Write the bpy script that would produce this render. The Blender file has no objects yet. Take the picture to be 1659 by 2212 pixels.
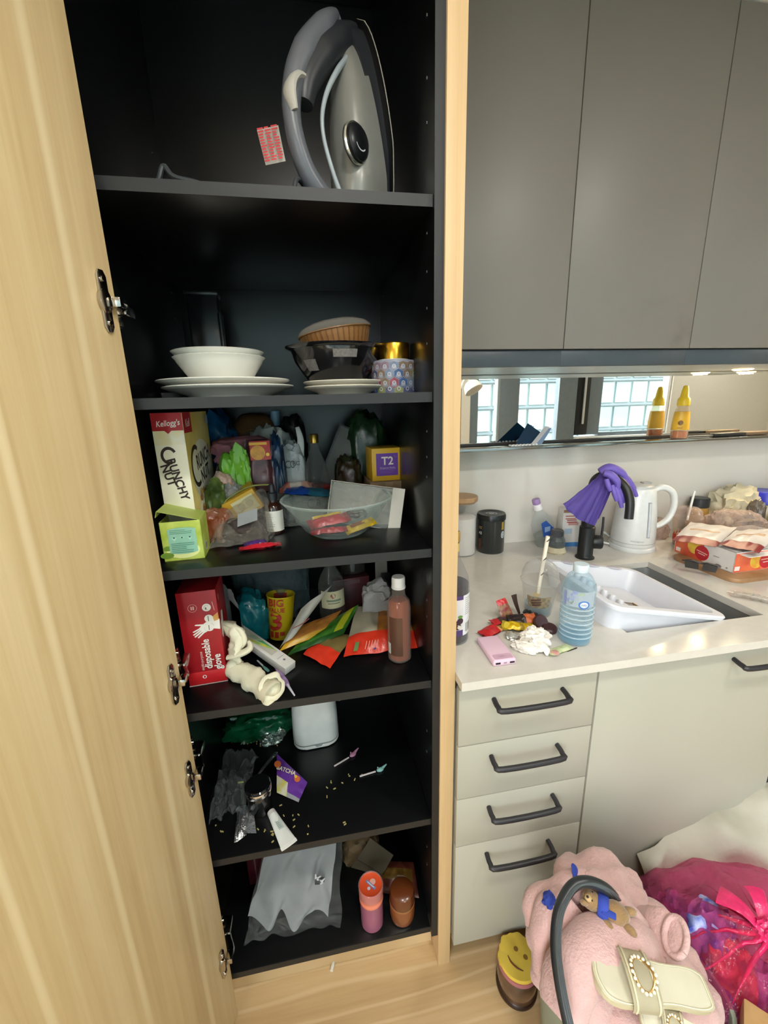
import bpy, bmesh, math, random
from mathutils import Vector, Matrix, Euler, noise

random.seed(7)
SC = bpy.context.scene
COL = SC.collection
V = Vector

# ------------------------------------------------------------------ camera
FPX, IW, IH = 900.0, 1659.0, 2212.0
PITCH, YAW, ROLL, CH = 0.25517504720525036, 0.16908599953338063, -0.02670067953285946, 1.475
_f = V((math.sin(YAW) * math.cos(PITCH), math.cos(YAW) * math.cos(PITCH), -math.sin(PITCH)))
_r = V((math.cos(YAW), -math.sin(YAW), 0))
_u = _r.cross(_f)
CR = math.cos(ROLL) * _r + math.sin(ROLL) * _u
CU = -math.sin(ROLL) * _r + math.cos(ROLL) * _u
CAM = V((0, 0, CH))
cd = bpy.data.cameras.new('camera')
cam = bpy.data.objects.new('camera', cd)
COL.objects.link(cam)
cd.sensor_fit = 'VERTICAL'
cd.sensor_height = 24.0
cd.sensor_width = 18.0
cd.lens = 24.0 * FPX / IH
cd.clip_start = 0.02
cam.matrix_world = Matrix(((CR.x, CU.x, -_f.x, 0), (CR.y, CU.y, -_f.y, 0), (CR.z, CU.z, -_f.z, CH), (0, 0, 0, 1)))
SC.camera = cam


def ray(px, py):
    return CR * ((px - IW / 2) / FPX) - CU * ((py - IH / 2) / FPX) + _f


def PZ(px, py, z):
    v = ray(px, py)
    return CAM + v * ((z - CH) / v.z)


def PY(px, py, y):
    v = ray(px, py)
    return CAM + v * (y / v.y)


# ------------------------------------------------------------------ sky, exposure
SC.view_settings.view_transform = 'Standard'
SC.view_settings.look = 'None'
SC.view_settings.gamma = 1.0
SC.view_settings.use_curve_mapping = False
SC.view_settings.exposure = 1.15
SC.cycles.transparent_max_bounces = 40
world = bpy.data.worlds.new('overcast_sky')
SC.world = world
world.use_nodes = True
_wn = world.node_tree
_bg = _wn.nodes['Background']
_bg.inputs[1].default_value = 8.5
_tc = _wn.nodes.new('ShaderNodeTexCoord')
_sx = _wn.nodes.new('ShaderNodeSeparateXYZ')
_cr = _wn.nodes.new('ShaderNodeValToRGB')
_mr = _wn.nodes.new('ShaderNodeMapRange')
_mr.inputs['From Min'].default_value = -1.0
_wn.links.new(_tc.outputs['Generated'], _sx.inputs[0])
_wn.links.new(_sx.outputs[2], _mr.inputs['Value'])
_wn.links.new(_mr.outputs[0], _cr.inputs[0])
_e = _cr.color_ramp.elements            # city below the horizon, even overcast above it
_e[0].position, _e[0].color = 0.47, (0.22, 0.21, 0.20, 1)
_e[1].position, _e[1].color = 0.52, (0.985, 0.985, 0.985, 1)
_wn.links.new(_cr.outputs[0], _bg.inputs[0])

# ------------------------------------------------------------------ ceiling downlights added to brighten the room; under-cabinet spots follow with the cabinet
def area(name, loc, size, power, col, rot=(0, 0, 0), sy=None, shape='DISK'):
    l = bpy.data.lights.new(name, 'AREA')
    l.energy = power
    l.color = col
    l.shape = shape
    l.size = size
    if sy:
        l.size_y = sy
    o = bpy.data.objects.new(name, l)
    COL.objects.link(o)
    o.location = loc
    o.rotation_euler = rot
    return o


ADDED_LAMPS = [(0.1, -0.1), (1.15, -0.1), (4.3, -0.45), (0.6, -0.95)]
for _i, (_x, _y) in enumerate(ADDED_LAMPS):
    area('ceiling_downlight_lamp', (_x, _y, 2.425), 0.16, 5.0, (1.0, 0.97, 0.91))
# guides sampling of the sky through the window
for _x, _w in ((2.84, 2.3), (0.1, 2.6)):
    _p = area('window_sky_portal', (_x, -1.19, 1.25), _w, 1.0, (1, 1, 1), (math.radians(90), 0, 0), 2.1, 'RECTANGLE')
    _p.data.cycles.is_portal = True


# ------------------------------------------------------------------ materials
def lin(h):
    if isinstance(h, tuple):
        return (*h, 1)
    h = h.lstrip('#')
    c = [int(h[i:i + 2], 16) / 255 for i in (0, 2, 4)]
    return tuple(x / 12.92 if x <= 0.04045 else ((x + 0.055) / 1.055) ** 2.4 for x in c) + (1,)


_MC = {}


def nodes(name):
    m = bpy.data.materials.new(name)
    m.use_nodes = True
    nt = m.node_tree
    nt.nodes.clear()
    out = nt.nodes.new('ShaderNodeOutputMaterial')
    return m, nt, out


def N(nt, t, **kw):
    n = nt.nodes.new(t)
    for k, v in kw.items():
        if k.startswith('i_'):
            key = k[2:]
            n.inputs[int(key) if key.isdigit() else key.replace('_', ' ')].default_value = v
        else:
            setattr(n, k, v)
    return n


def coords(nt, scale=(1, 1, 1)):
    tc = N(nt, 'ShaderNodeTexCoord')
    mp = N(nt, 'ShaderNodeMapping')
    mp.inputs['Scale'].default_value = scale
    nt.links.new(tc.outputs['Object'], mp.inputs[0])
    return mp.outputs[0]


def ramp(nt, src, stops):
    r = N(nt, 'ShaderNodeValToRGB')
    while len(r.color_ramp.elements) < len(stops):
        r.color_ramp.elements.new(0.5)
    for e, (p, c) in zip(r.color_ramp.elements, stops):
        e.position = p
        e.color = c
    nt.links.new(src, r.inputs[0])
    return r.outputs[0]


def M(hexc, r=0.5, m=0.0, var=0.06, vs=30.0, bump=0.0, bs=60.0, coat=0.0, sss=0.0, emit=0.0, sheen=0.0, hex2=None, det=3.0):
    key = (hexc, r, m, var, vs, bump, bs, coat, sss, emit, sheen, hex2)
    if key in _MC:
        return _MC[key]
    mt, nt, out = nodes('mat_%02d' % len(_MC))
    p = N(nt, 'ShaderNodeBsdfPrincipled')
    p.inputs['Roughness'].default_value = r
    p.inputs['Metallic'].default_value = m
    p.inputs['Coat Weight'].default_value = coat
    p.inputs['Coat Roughness'].default_value = 0.12
    if sheen:
        p.inputs['Sheen Weight'].default_value = sheen
    if sss:
        p.inputs['Subsurface Weight'].default_value = sss
        p.inputs['Subsurface Radius'].default_value = (0.01, 0.008, 0.006)
    c = lin(hexc)
    co = coords(nt)
    n = N(nt, 'ShaderNodeTexNoise')
    n.inputs['Scale'].default_value = vs
    n.inputs['Detail'].default_value = det
    nt.links.new(co, n.inputs['Vector'])
    if hex2:
        a, b = c, lin(hex2)
        st = [(0.38, a), (0.62, b)]
    else:
        st = [(0.25, tuple(x * (1 - var) for x in c[:3]) + (1,)), (0.75, tuple(min(1, x * (1 + var)) for x in c[:3]) + (1,))]
    nt.links.new(ramp(nt, n.outputs[0], st), p.inputs['Base Color'])
    if bump:
        n2 = N(nt, 'ShaderNodeTexNoise')
        n2.inputs['Scale'].default_value = bs
        n2.inputs['Detail'].default_value = 4
        nt.links.new(co, n2.inputs['Vector'])
        b = N(nt, 'ShaderNodeBump')
        b.inputs['Strength'].default_value = bump
        b.inputs['Distance'].default_value = 0.01
        nt.links.new(n2.outputs[0], b.inputs['Height'])
        nt.links.new(b.outputs[0], p.inputs['Normal'])
    if emit:
        p.inputs['Emission Color'].default_value = c
        p.inputs['Emission Strength'].default_value = emit
    nt.links.new(p.outputs[0], out.inputs[0])
    _MC[key] = mt
    return mt


def FILM(tint='#ffffff', body='#ffffff', base=0.12, rough=0.12, bump=0.5, bs=40.0, edge=0.55):
    """thin plastic film or thin glass wall: mostly clear, glossy and a little milky, more so at grazing angles"""
    key = ('film', tint, body, base, rough, bump, bs, edge)
    if key in _MC:
        return _MC[key]
    mt, nt, out = nodes('film_%02d' % len(_MC))
    t = N(nt, 'ShaderNodeBsdfTransparent')
    t.inputs[0].default_value = lin(tint)
    p = N(nt, 'ShaderNodeBsdfPrincipled')
    p.inputs['Base Color'].default_value = lin(body)
    p.inputs['Roughness'].default_value = rough
    p.inputs['Specular IOR Level'].default_value = 0.9
    lw = N(nt, 'ShaderNodeLayerWeight')
    lw.inputs[0].default_value = 0.3
    co = coords(nt)
    if bump:
        n2 = N(nt, 'ShaderNodeTexNoise')
        n2.inputs['Scale'].default_value = bs
        n2.inputs['Detail'].default_value = 3
        nt.links.new(co, n2.inputs['Vector'])
        b = N(nt, 'ShaderNodeBump')
        b.inputs['Strength'].default_value = bump
        b.inputs['Distance'].default_value = 0.02
        nt.links.new(n2.outputs[0], b.inputs['Height'])
        nt.links.new(b.outputs[0], p.inputs['Normal'])
    mr = N(nt, 'ShaderNodeMapRange')
    mr.inputs['To Min'].default_value = base
    mr.inputs['To Max'].default_value = min(1.0, base + edge)
    nt.links.new(lw.outputs['Facing'], mr.inputs['Value'])
    mx = N(nt, 'ShaderNodeMixShader')
    nt.links.new(mr.outputs[0], mx.inputs[0])
    nt.links.new(t.outputs[0], mx.inputs[1])
    nt.links.new(p.outputs[0], mx.inputs[2])
    nt.links.new(mx.outputs[0], out.inputs[0])
    _MC[key] = mt
    return mt


def WOOD(name, cols, grain=(60, 60, 1.6), band=(7, 7, 0.25), r=0.45, lines=None):
    mt, nt, out = nodes(name)
    p = N(nt, 'ShaderNodeBsdfPrincipled')
    p.inputs['Roughness'].default_value = r
    n1 = N(nt, 'ShaderNodeTexNoise', i_Scale=1.0, i_Detail=5.0, i_Roughness=0.6)
    nt.links.new(coords(nt, grain), n1.inputs['Vector'])
    n2 = N(nt, 'ShaderNodeTexNoise', i_Scale=1.0, i_Detail=2.0)
    nt.links.new(coords(nt, band), n2.inputs['Vector'])
    mx = N(nt, 'ShaderNodeMath', operation='MULTIPLY_ADD')
    mx.inputs[1].default_value = 0.4
    nt.links.new(n1.outputs[0], mx.inputs[0])
    sc = N(nt, 'ShaderNodeMath', operation='MULTIPLY')
    sc.inputs[1].default_value = 0.6
    nt.links.new(n2.outputs[0], sc.inputs[0])
    nt.links.new(sc.outputs[0], mx.inputs[2])
    k = [(0.33, lin(cols[0])), (0.5, lin(cols[1])), (0.66, lin(cols[2]))]
    col = ramp(nt, mx.outputs[0], k)
    if lines:
        w = N(nt, 'ShaderNodeTexWave', wave_type='BANDS', bands_direction=lines[1], i_Scale=lines[0], i_Distortion=lines[3], i_Detail=2.0)
        w.inputs['Detail Scale'].default_value = 0.7
        nt.links.new(coords(nt, lines[2]), w.inputs['Vector'])
        rr = ramp(nt, w.outputs[0], [(lines[6] if len(lines) > 6 else 0.86, (0, 0, 0, 1)), (1.0, (1, 1, 1, 1))])
        mm = N(nt, 'ShaderNodeMixRGB')
        mm.inputs['Color2'].default_value = lin(lines[4])
        f = N(nt, 'ShaderNodeMath', operation='MULTIPLY')
        f.inputs[1].default_value = lines[5]
        nt.links.new(rr, f.inputs[0])
        nt.links.new(f.outputs[0], mm.inputs[0])
        nt.links.new(col, mm.inputs[1])
        col = mm.outputs[0]
    nt.links.new(col, p.inputs['Base Color'])
    b = N(nt, 'ShaderNodeBump')
    b.inputs['Strength'].default_value = 0.08
    b.inputs['Distance'].default_value = 0.002
    nt.links.new(n1.outputs[0], b.inputs['Height'])
    nt.links.new(b.outputs[0], p.inputs['Normal'])
    nt.links.new(p.outputs[0], out.inputs[0])
    return mt


# ------------------------------------------------------------------ mesh helpers
def XF(loc=(0, 0, 0), rot=(0, 0, 0), sc=(1, 1, 1)):
    return Matrix.Translation(V(loc)) @ Euler([math.radians(a) for a in rot]).to_matrix().to_4x4() @ Matrix.Diagonal((*sc, 1))


def _fin(bm, vs, fs, mi, M_):
    if M_ is not None:
        bmesh.ops.transform(bm, matrix=M_, verts=vs)
    for f in fs:
        f.material_index = mi


def box(bm, c, s, bev=0.0, mi=0, M_=None, seg=2):
    r = bmesh.ops.create_cube(bm, size=1.0)
    vs = r['verts']
    bmesh.ops.transform(bm, matrix=Matrix.Translation(V(c)) @ Matrix.Diagonal((*s, 1)), verts=vs)
    fs = list({f for v in vs for f in v.link_faces})
    if bev:
        es = list({e for v in vs for e in v.link_edges})
        g = bmesh.ops.bevel(bm, geom=es, offset=bev, segments=seg, affect='EDGES', profile=0.5)
        fs = list({f for f in g['faces']} | {f for f in fs if f.is_valid})
        vs = list({v for f in fs for v in f.verts})
        fs = list({f for v in vs for f in v.link_faces})
    _fin(bm, vs, fs, mi, M_)
    return vs


def lathe(bm, prof, seg=32, mi=0, M_=None, a0=0.0, a1=2 * math.pi, sx=1.0, sy=1.0):
    full = abs(a1 - a0 - 2 * math.pi) < 1e-6
    n = seg if full else seg + 1
    rings, vs, fs = [], [], []
    for (r, z) in prof:
        if r < 1e-7:
            v = bm.verts.new((0, 0, z))
            rings.append([v])
            vs.append(v)
        else:
            ring = []
            for i in range(n):
                a = a0 + (a1 - a0) * i / seg
                ring.append(bm.verts.new((r * math.cos(a) * sx, r * math.sin(a) * sy, z)))
            rings.append(ring)
            vs += ring
    for A, B in zip(rings, rings[1:]):
        for i in range(seg):
            j = (i + 1) % n
            if len(A) == 1 and len(B) == 1:
                continue
            if len(A) == 1:
                q = (A[0], B[j], B[i])
            elif len(B) == 1:
                q = (A[i], A[j], B[0])
            else:
                q = (A[i], A[j], B[j], B[i])
            try:
                fs.append(bm.faces.new(q))
            except ValueError:
                pass
    _fin(bm, vs, fs, mi, M_)
    return vs


def smooth_path(pts, k=6):
    pts = [V(p) for p in pts]
    if len(pts) < 3:
        return pts
    out = []
    for i in range(len(pts) - 1):
        p0, p1, p2, p3 = pts[max(i - 1, 0)], pts[i], pts[i + 1], pts[min(i + 2, len(pts) - 1)]
        for j in range(k):
            t = j / k
            out.append(0.5 * ((2 * p1) + (p2 - p0) * t + (2 * p0 - 5 * p1 + 4 * p2 - p3) * t * t + (-p0 + 3 * p1 - 3 * p2 + p3) * t ** 3))
    out.append(pts[-1])
    return out


def tube(bm, pts, r, seg=10, mi=0, M_=None, cap=True, k=6, flat=1.0, up=None):
    n0 = len(pts)
    P = smooth_path(pts, k)
    if isinstance(r, (int, float)):
        R = [r] * len(P)
    else:
        R = []
        for i in range(len(P)):
            t = i / max(1, len(P) - 1) * (n0 - 1)
            a = min(int(t), n0 - 2)
            R.append(r[a] + (r[a + 1] - r[a]) * (t - a))
    vs, fs, rings = [], [], []
    pn = None
    for i, p in enumerate(P):
        d = (P[min(i + 1, len(P) - 1)] - P[max(i - 1, 0)]).normalized()
        if pn is None:
            ref = V(up) if up else (V((0, 0, 1)) if abs(d.z) < 0.9 else V((0, 1, 0)))
            pn = (ref - d * ref.dot(d)).normalized()
        else:
            pn = (pn - d * pn.dot(d)).normalized()
        b = d.cross(pn)
        ring = [bm.verts.new(p + pn * (R[i] * flat * math.cos(2 * math.pi * j / seg)) + b * (R[i] * math.sin(2 * math.pi * j / seg))) for j in range(seg)]
        rings.append(ring)
        vs += ring
    for A, B in zip(rings, rings[1:]):
        for j in range(seg):
            fs.append(bm.faces.new((A[j], A[(j + 1) % seg], B[(j + 1) % seg], B[j])))
    if cap:
        fs.append(bm.faces.new(rings[0][::-1]))
        fs.append(bm.faces.new(rings[-1]))
    _fin(bm, vs, fs, mi, M_)
    return vs


def prism(bm, pts, z0, z1, mi=0, M_=None, bev=0.0):
    a = [bm.verts.new((x, y, z0)) for x, y in pts]
    b = [bm.verts.new((x, y, z1)) for x, y in pts]
    n = len(pts)
    fs = [bm.faces.new(a[::-1]), bm.faces.new(b)]
    for i in range(n):
        fs.append(bm.faces.new((a[i], a[(i + 1) % n], b[(i + 1) % n], b[i])))
    vs = a + b
    if bev:
        es = [e for e in fs[0].edges] + [e for e in fs[1].edges]
        g = bmesh.ops.bevel(bm, geom=es, offset=bev, segments=2, affect='EDGES', profile=0.5)
        fs = list({f for f in fs if f.is_valid} | set(g['faces']))
        vs = list({v for f in fs for v in f.verts})
    _fin(bm, vs, fs, mi, M_)
    return vs


def sheet(bm, fn, nu, nv, mi=0, M_=None, mfn=None, thick=0.0, wrap=False):
    g = [[bm.verts.new(fn(i / nu, j / nv)) for j in range(nv + 1)] for i in range(nu + 1)]
    fs, vs = [], [v for c in g for v in c]
    for i in range(nu):
        for j in range(nv):
            f = bm.faces.new((g[i][j], g[i + 1][j], g[i + 1][j + 1], g[i][j + 1]))
            f.material_index = mfn((i + .5) / nu, (j + .5) / nv) if mfn else mi
            fs.append(f)
    if thick:
        r = bmesh.ops.solidify(bm, geom=fs, thickness=thick)
        vs = list(set(vs) | {v for v in r['geom'] if isinstance(v, bmesh.types.BMVert)})
    if M_ is not None:
        bmesh.ops.transform(bm, matrix=M_, verts=vs)
    return vs


def nz(p, s, seed=0.0):
    return noise.noise(V((p[0] * s + seed * 7.3, p[1] * s - seed * 3.1, p[2] * s + seed)))


def lump(bm, size, seed=1, amp=0.18, fr=3.0, sub=4, mi=0, M_=None, flat=0.35, ridge=0.1, rf=7.0, power=1.0, mfn=None):
    """a soft bag or heap: rounded body with folds, flattened where it stands (its base at z = 0)"""
    r = bmesh.ops.create_icosphere(bm, subdivisions=sub, radius=1.0)
    vs = r['verts']
    fs = list({f for v in vs for f in v.link_faces})
    for v in vs:
        p = v.co.copy()
        if power != 1.0:
            p = V([math.copysign(abs(c) ** power, c) for c in p])
        k = 1 + amp * nz(p, fr * 0.5, seed) + ridge * (0.5 - abs(nz(p, rf * 0.5, seed + 5)) * 2) + ridge * 0.5 * (0.5 - abs(nz(p, rf, seed + 9)) * 2)
        p *= k
        if p.z < -1 + flat:
            p.z = -1 + flat + (p.z + 1 - flat) * 0.08
        v.co = V((p.x * size[0] / 2, p.y * size[1] / 2, (p.z + 1 - flat) / (2 - flat) * size[2]))
    if mfn:
        for f in fs:
            f.material_index = mfn(f.calc_center_median())
    else:
        for f in fs:
            f.material_index = mi
    zm = min(v.co.z for v in vs)
    for v in vs:
        v.co.z -= zm
    if M_ is not None:
        bmesh.ops.transform(bm, matrix=M_, verts=vs)
    return vs


def packet(bm, L, W, T, bands=None, crimp=0.07, seed=1, amp=0.15, n=28, m=14, M_=None, zig=True):
    """a sealed flow-wrap packet lying on z = 0: pillow body between two crimped ends (length on x)"""
    vs = []

    def prof(u, v):
        e = 1 - max(0.0, (abs(2 * u - 1) - (1 - 2 * crimp)) / (2 * crimp)) if abs(2 * u - 1) > 1 - 2 * crimp else 1.0
        uu = min(1.0, abs(2 * u - 1) / (1 - 2 * crimp))
        a = (1 - uu ** 4) if uu < 1 else 0.0
        b = max(0.0, 1 - abs(2 * v - 1) ** 2.4)
        return a * b

    for s in (1, -1):
        g = []
        for i in range(n + 1):
            row = []
            for j in range(m + 1):
                u, v = i / n, j / m
                h = prof(u, v)
                x = (u - 0.5) * L
                if zig and i in (0, n):
                    x += (0.010 * L if j % 2 else 0) * (1 if i else -1)
                w = W * (1 - 0.06 * h)
                y = (v - 0.5) * w
                k = amp * T * nz((x / W, y / W, s), 3.0, seed)
                z = T / 2 + s * T / 2 * h * 0.98 + k * h + s * 0.0006 + (k * 0.6 if h == 0 else 0)
                row.append(bm.verts.new((x, y, max(0.0, z))))
            g.append(row)
            vs += row
        for i in range(n):
            for j in range(m):
                q = (g[i][j], g[i + 1][j], g[i + 1][j + 1], g[i][j + 1])
                f = bm.faces.new(q if s > 0 else q[::-1])
                u = (i + .5) / n
                f.material_index = 0
                if bands:
                    for (a, b, mi) in bands:
                        if a <= u < b:
                            f.material_index = mi
    zm = min(v.co.z for v in vs)
    for v in vs:
        v.co.z -= zm
    if M_ is not None:
        bmesh.ops.transform(bm, matrix=M_, verts=vs)
    return vs


# ------------------------------------------------------------------ objects
def link(name, bm, mats, parent=None, smooth=True, ang=40):
    bmesh.ops.recalc_face_normals(bm, faces=bm.faces)
    me = bpy.data.meshes.new(name)
    bm.to_mesh(me)
    bm.free()
    if not isinstance(mats, (list, tuple)):
        mats = [mats]
    for m in mats:
        me.materials.append(m)
    if smooth:
        me.polygons.foreach_set('use_smooth', [True] * len(me.polygons))
        me.set_sharp_from_angle(angle=math.radians(ang))
    o = bpy.data.objects.new(name, me)
    COL.objects.link(o)
    if parent is not None:
        o.parent = parent
    return o


def part(name, fn, mats, parent, smooth=True, ang=40, label=None):
    bm = bmesh.new()
    fn(bm)
    o = link(name, bm, mats, parent, smooth, ang)
    if label:
        o['label'] = label
    return o


def tag(o, label, cat, group=None, kind=None):
    o['label'] = label
    o['category'] = cat
    if group:
        o['group'] = group
    if kind:
        o['kind'] = kind
    return o


def thing(name, label, cat, loc=(0, 0, 0), rz=0.0, group=None, rot=None):
    o = bpy.data.objects.new(name, None)
    o.empty_display_size = 0.05
    COL.objects.link(o)
    o.location = loc
    o.rotation_euler = [math.radians(a) for a in rot] if rot else (0, 0, math.radians(rz))
    return tag(o, label, cat, group)


def single(name, fn, mats, label, cat, loc=(0, 0, 0), rz=0.0, group=None, rot=None, smooth=True, ang=40):
    bm = bmesh.new()
    fn(bm)
    o = link(name, bm, mats, None, smooth, ang)
    o.location = loc
    o.rotation_euler = [math.radians(a) for a in rot] if rot else (0, 0, math.radians(rz))
    return tag(o, label, cat, group)


def struct(name, fn, mats, smooth=False):
    bm = bmesh.new()
    fn(bm)
    o = link(name, bm, mats, None, smooth)
    o['kind'] = 'structure'
    return o


def dup(root, loc, rot=None, label=None, group=None):
    def cp(o, par):
        c = o.copy()
        COL.objects.link(c)
        if par is not None:
            c.parent = par
        for ch in [x for x in bpy.data.objects if x.parent == o]:
            cp(ch, c)
        return c
    r = cp(root, None)
    r.location = loc
    if rot is not None:
        r.rotation_euler = [math.radians(a) for a in rot]
    if label:
        r['label'] = label
    if group:
        r['group'] = group
    return r


_TX = {}


def text_mesh(s, bold=0.0):
    k = (s, bold)
    if k not in _TX:
        c = bpy.data.curves.new('lettering', 'FONT')
        c.body = s
        c.size = 1.0
        c.offset = bold
        c.resolution_u = 3
        c.align_x = 'CENTER'
        c.align_y = 'CENTER'
        o = bpy.data.objects.new('lettering', c)
        me = bpy.data.meshes.new_from_object(o)
        _TX[k] = ([v.co.copy() for v in me.vertices], [tuple(p.vertices) for p in me.polygons])
        bpy.data.objects.remove(o)
        bpy.data.meshes.remove(me)
    return _TX[k]


class Print:
    """flat print on a face: shapes in (x, y) metres on the frame (O, u, v), or wrapped about a cylinder of radius cyl"""

    def __init__(s, O, u=(1, 0, 0), v=(0, 0, 1), cyl=None, ang=0.0, lift=0.0003, step=0.00008):
        s.O, s.u, s.v = V(O), V(u).normalized(), V(v).normalized()
        s.n = s.u.cross(s.v)
        s.cyl, s.ang = cyl, math.radians(ang)
        s.bm = bmesh.new()
        s.mats, s.k, s.lift, s.step = [], 0, lift, step

    def mp(s, x, y):
        h = s.lift + s.k * s.step
        if s.cyl:
            a = s.ang + x / s.cyl
            R = s.cyl + h
            return s.O + V((R * math.sin(a), -R * math.cos(a), y))
        return s.O + s.u * x + s.v * y + s.n * h

    def mi(s, m):
        if m not in s.mats:
            s.mats.append(m)
        return s.mats.index(m)

    def poly(s, pts, m):
        i = s.mi(m)
        f = s.bm.faces.new([s.bm.verts.new(s.mp(x, y)) for x, y in pts])
        f.material_index = i
        s.k += 1
        return s

    def rect(s, x, y, w, h, m, rot=0.0):
        i = s.mi(m)
        n = max(1, int(w / s.cyl / 0.12)) if s.cyl else 1
        c, sn = math.cos(math.radians(rot)), math.sin(math.radians(rot))
        prev = None
        for q in range(n + 1):
            xx = -w / 2 + w * q / n
            cur = [s.bm.verts.new(s.mp(x + xx * c - yy * sn, y + xx * sn + yy * c)) for yy in (-h / 2, h / 2)]
            if prev:
                f = s.bm.faces.new((prev[0], cur[0], cur[1], prev[1]))
                f.material_index = i
            prev = cur
        s.k += 1
        return s

    def disc(s, x, y, r, m, ry=None, n=20, a0=0, a1=360):
        ry = ry or r
        pts = [(x + r * math.cos(math.radians(a0 + (a1 - a0) * k / n)), y + ry * math.sin(math.radians(a0 + (a1 - a0) * k / n))) for k in range(n + (0 if a1 - a0 == 360 else 1))]
        return s.poly(pts, m)

    def ring(s, x, y, r0, r1, m, n=20, a0=0, a1=360, e=1.0):
        i = s.mi(m)
        prev = None
        for k in range(n + 1):
            a = math.radians(a0 + (a1 - a0) * k / n)
            cur = [s.bm.verts.new(s.mp(x + r * math.cos(a), y + e * r * math.sin(a))) for r in (r0, r1)]
            if prev:
                f = s.bm.faces.new((prev[0], prev[1], cur[1], cur[0]))
                f.material_index = i
            prev = cur
        s.k += 1
        return s

    def text(s, t, x, y, size, m, rot=0.0, bold=0.0, sx=1.0, shear=0.0):
        i = s.mi(m)
        vs, ps = text_mesh(t, bold)
        c, sn = math.cos(math.radians(rot)), math.sin(math.radians(rot))
        vv = []
        for q in vs:
            a, b = (q.x + shear * q.y) * size * sx, q.y * size
            vv.append(s.bm.verts.new(s.mp(x + a * c - b * sn, y + a * sn + b * c)))
        for p in ps:
            try:
                f = s.bm.faces.new([vv[k] for k in p])
                f.material_index = i
            except ValueError:
                pass
        s.k += 1
        return s

    def lines(s, x, y, w, n, dy, h, m, seed=0, rot=0.0):
        rn = random.Random(seed)
        c, sn = math.cos(math.radians(rot)), math.sin(math.radians(rot))
        for k in range(n):
            ww = w * rn.uniform(0.6, 1.0)
            ox, oy = -(w - ww) / 2, -k * dy
            s.rect(x + ox * c - oy * sn, y + ox * sn + oy * c, ww, h, m, rot)
            s.k -= 1
        s.k += 1
        return s

    def done(s, parent, name='printed_label'):
        me = bpy.data.meshes.new(name)
        s.bm.to_mesh(me)
        s.bm.free()
        for m in s.mats:
            me.materials.append(m)
        o = bpy.data.objects.new(name, me)
        COL.objects.link(o)
        o.parent = parent
        return o


WHITE = M('#e9e8e2', 0.45)
BLACK = M('#0b0b0c', 0.4)
INK = M('#1d1a1c', 0.6)
CHROME = M('#d5d0cc', 0.12, 1.0)
STEEL = M('#9a9a98', 0.3, 1.0, bump=0.02, bs=300)
LAM = M('#0c0d0e', 0.28, bump=0.015, bs=900, var=0.1)
LAME = M('#161718', 0.5, var=0.1, bump=0.02, bs=700)
GLASS = FILM('#f6f6f6', '#f0f0f0', 0.05, 0.04, 0.0, 1, 0.45)
CLEAR = FILM('#fbfbfa', '#e8e8e6', 0.10, 0.1, 0.7, 35, 0.4)
# ================================================================== the room
CT = 0.906          # counter top height
WY = 1.517          # back wall face
OAK = WOOD('oak_floor', ['#b6956a', '#c4a478', '#cfb187'], grain=(3, 70, 3), band=(0.7, 6, 1), r=0.38, lines=(1.4, 'Y', (1.0, 5.5, 1), 7.0, '#dcc39b', 0.5))
DOORW = WOOD('oak_door', ['#b99d72', '#cdb487', '#d9c49a'], grain=(90, 90, 2.2), band=(9, 14, 0.22), r=0.42, lines=(0.28, 'Y', (9, 9, 0.22), 3.0, '#ead9b2', 0.6, 0.965))
EDGEW = WOOD('oak_edge', ['#bd9d71', '#c8a97d', '#d2b58b'], grain=(220, 220, 5), band=(30, 30, 0.6), r=0.5)
WALLM = M('#e6e1d4', 0.7, var=0.02)
SPLASH = M('#cfcbc3', 0.09, var=0.02, vs=4)
struct('floor', lambda b: box(b, (1.85, 0.12, -0.03), (7.1, 2.95, 0.06)), OAK)
struct('ceiling', lambda b: box(b, (1.85, 0.12, 2.48), (7.1, 2.95, 0.06)), M('#e6e4dc', 0.8, var=0.02))
struct('wall_back', lambda b: box(b, (1.85, WY + 0.04, 1.225), (7.1, 0.08, 2.45)), SPLASH)
struct('wall_left', lambda b: box(b, (-1.74, 0.12, 1.225), (0.08, 2.9, 2.45)), WALLM)
struct('wall_right', lambda b: box(b, (5.44, 0.12, 1.225), (0.08, 2.9, 2.45)), WALLM)


def _ww(b):
    y, t = -1.27, 0.14
    for (x0, x1) in ((-1.74, -1.25), (1.45, 1.65), (4.02, 5.4)):
        box(b, ((x0 + x1) / 2, y, 1.225), (x1 - x0, t, 2.45))
    for (x0, x1) in ((-1.25, 1.45), (1.65, 4.02)):
        box(b, ((x0 + x1) / 2, y, 2.375), (x1 - x0, t, 0.15))
        box(b, ((x0 + x1) / 2, y, 0.1), (x1 - x0, t, 0.2))
    box(b, (3.52, y, 0.63), (1.0, t, 0.86))


struct('wall_window', _ww, WALLM)
ALU = M('#7b8890', 0.4, 0.2)
DALU = M('#16191b', 0.45)
PANEW = FILM('#f8f9f9', '#f0f2f2', 0.04, 0.03, 0.0, 1, 0.3)
win = bpy.data.objects.new('window_1', None)
COL.objects.link(win)
win['kind'] = 'structure'
win.location = (0, -1.26, 0)


def vbar(x0, x1, z0, z1, mat, name='window_frame', y=0.0, d=0.08):
    part(name, lambda b: box(b, ((x0 + x1) / 2, y, (z0 + z1) / 2), (x1 - x0, d, z1 - z0), 0.004), mat, win)


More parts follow.
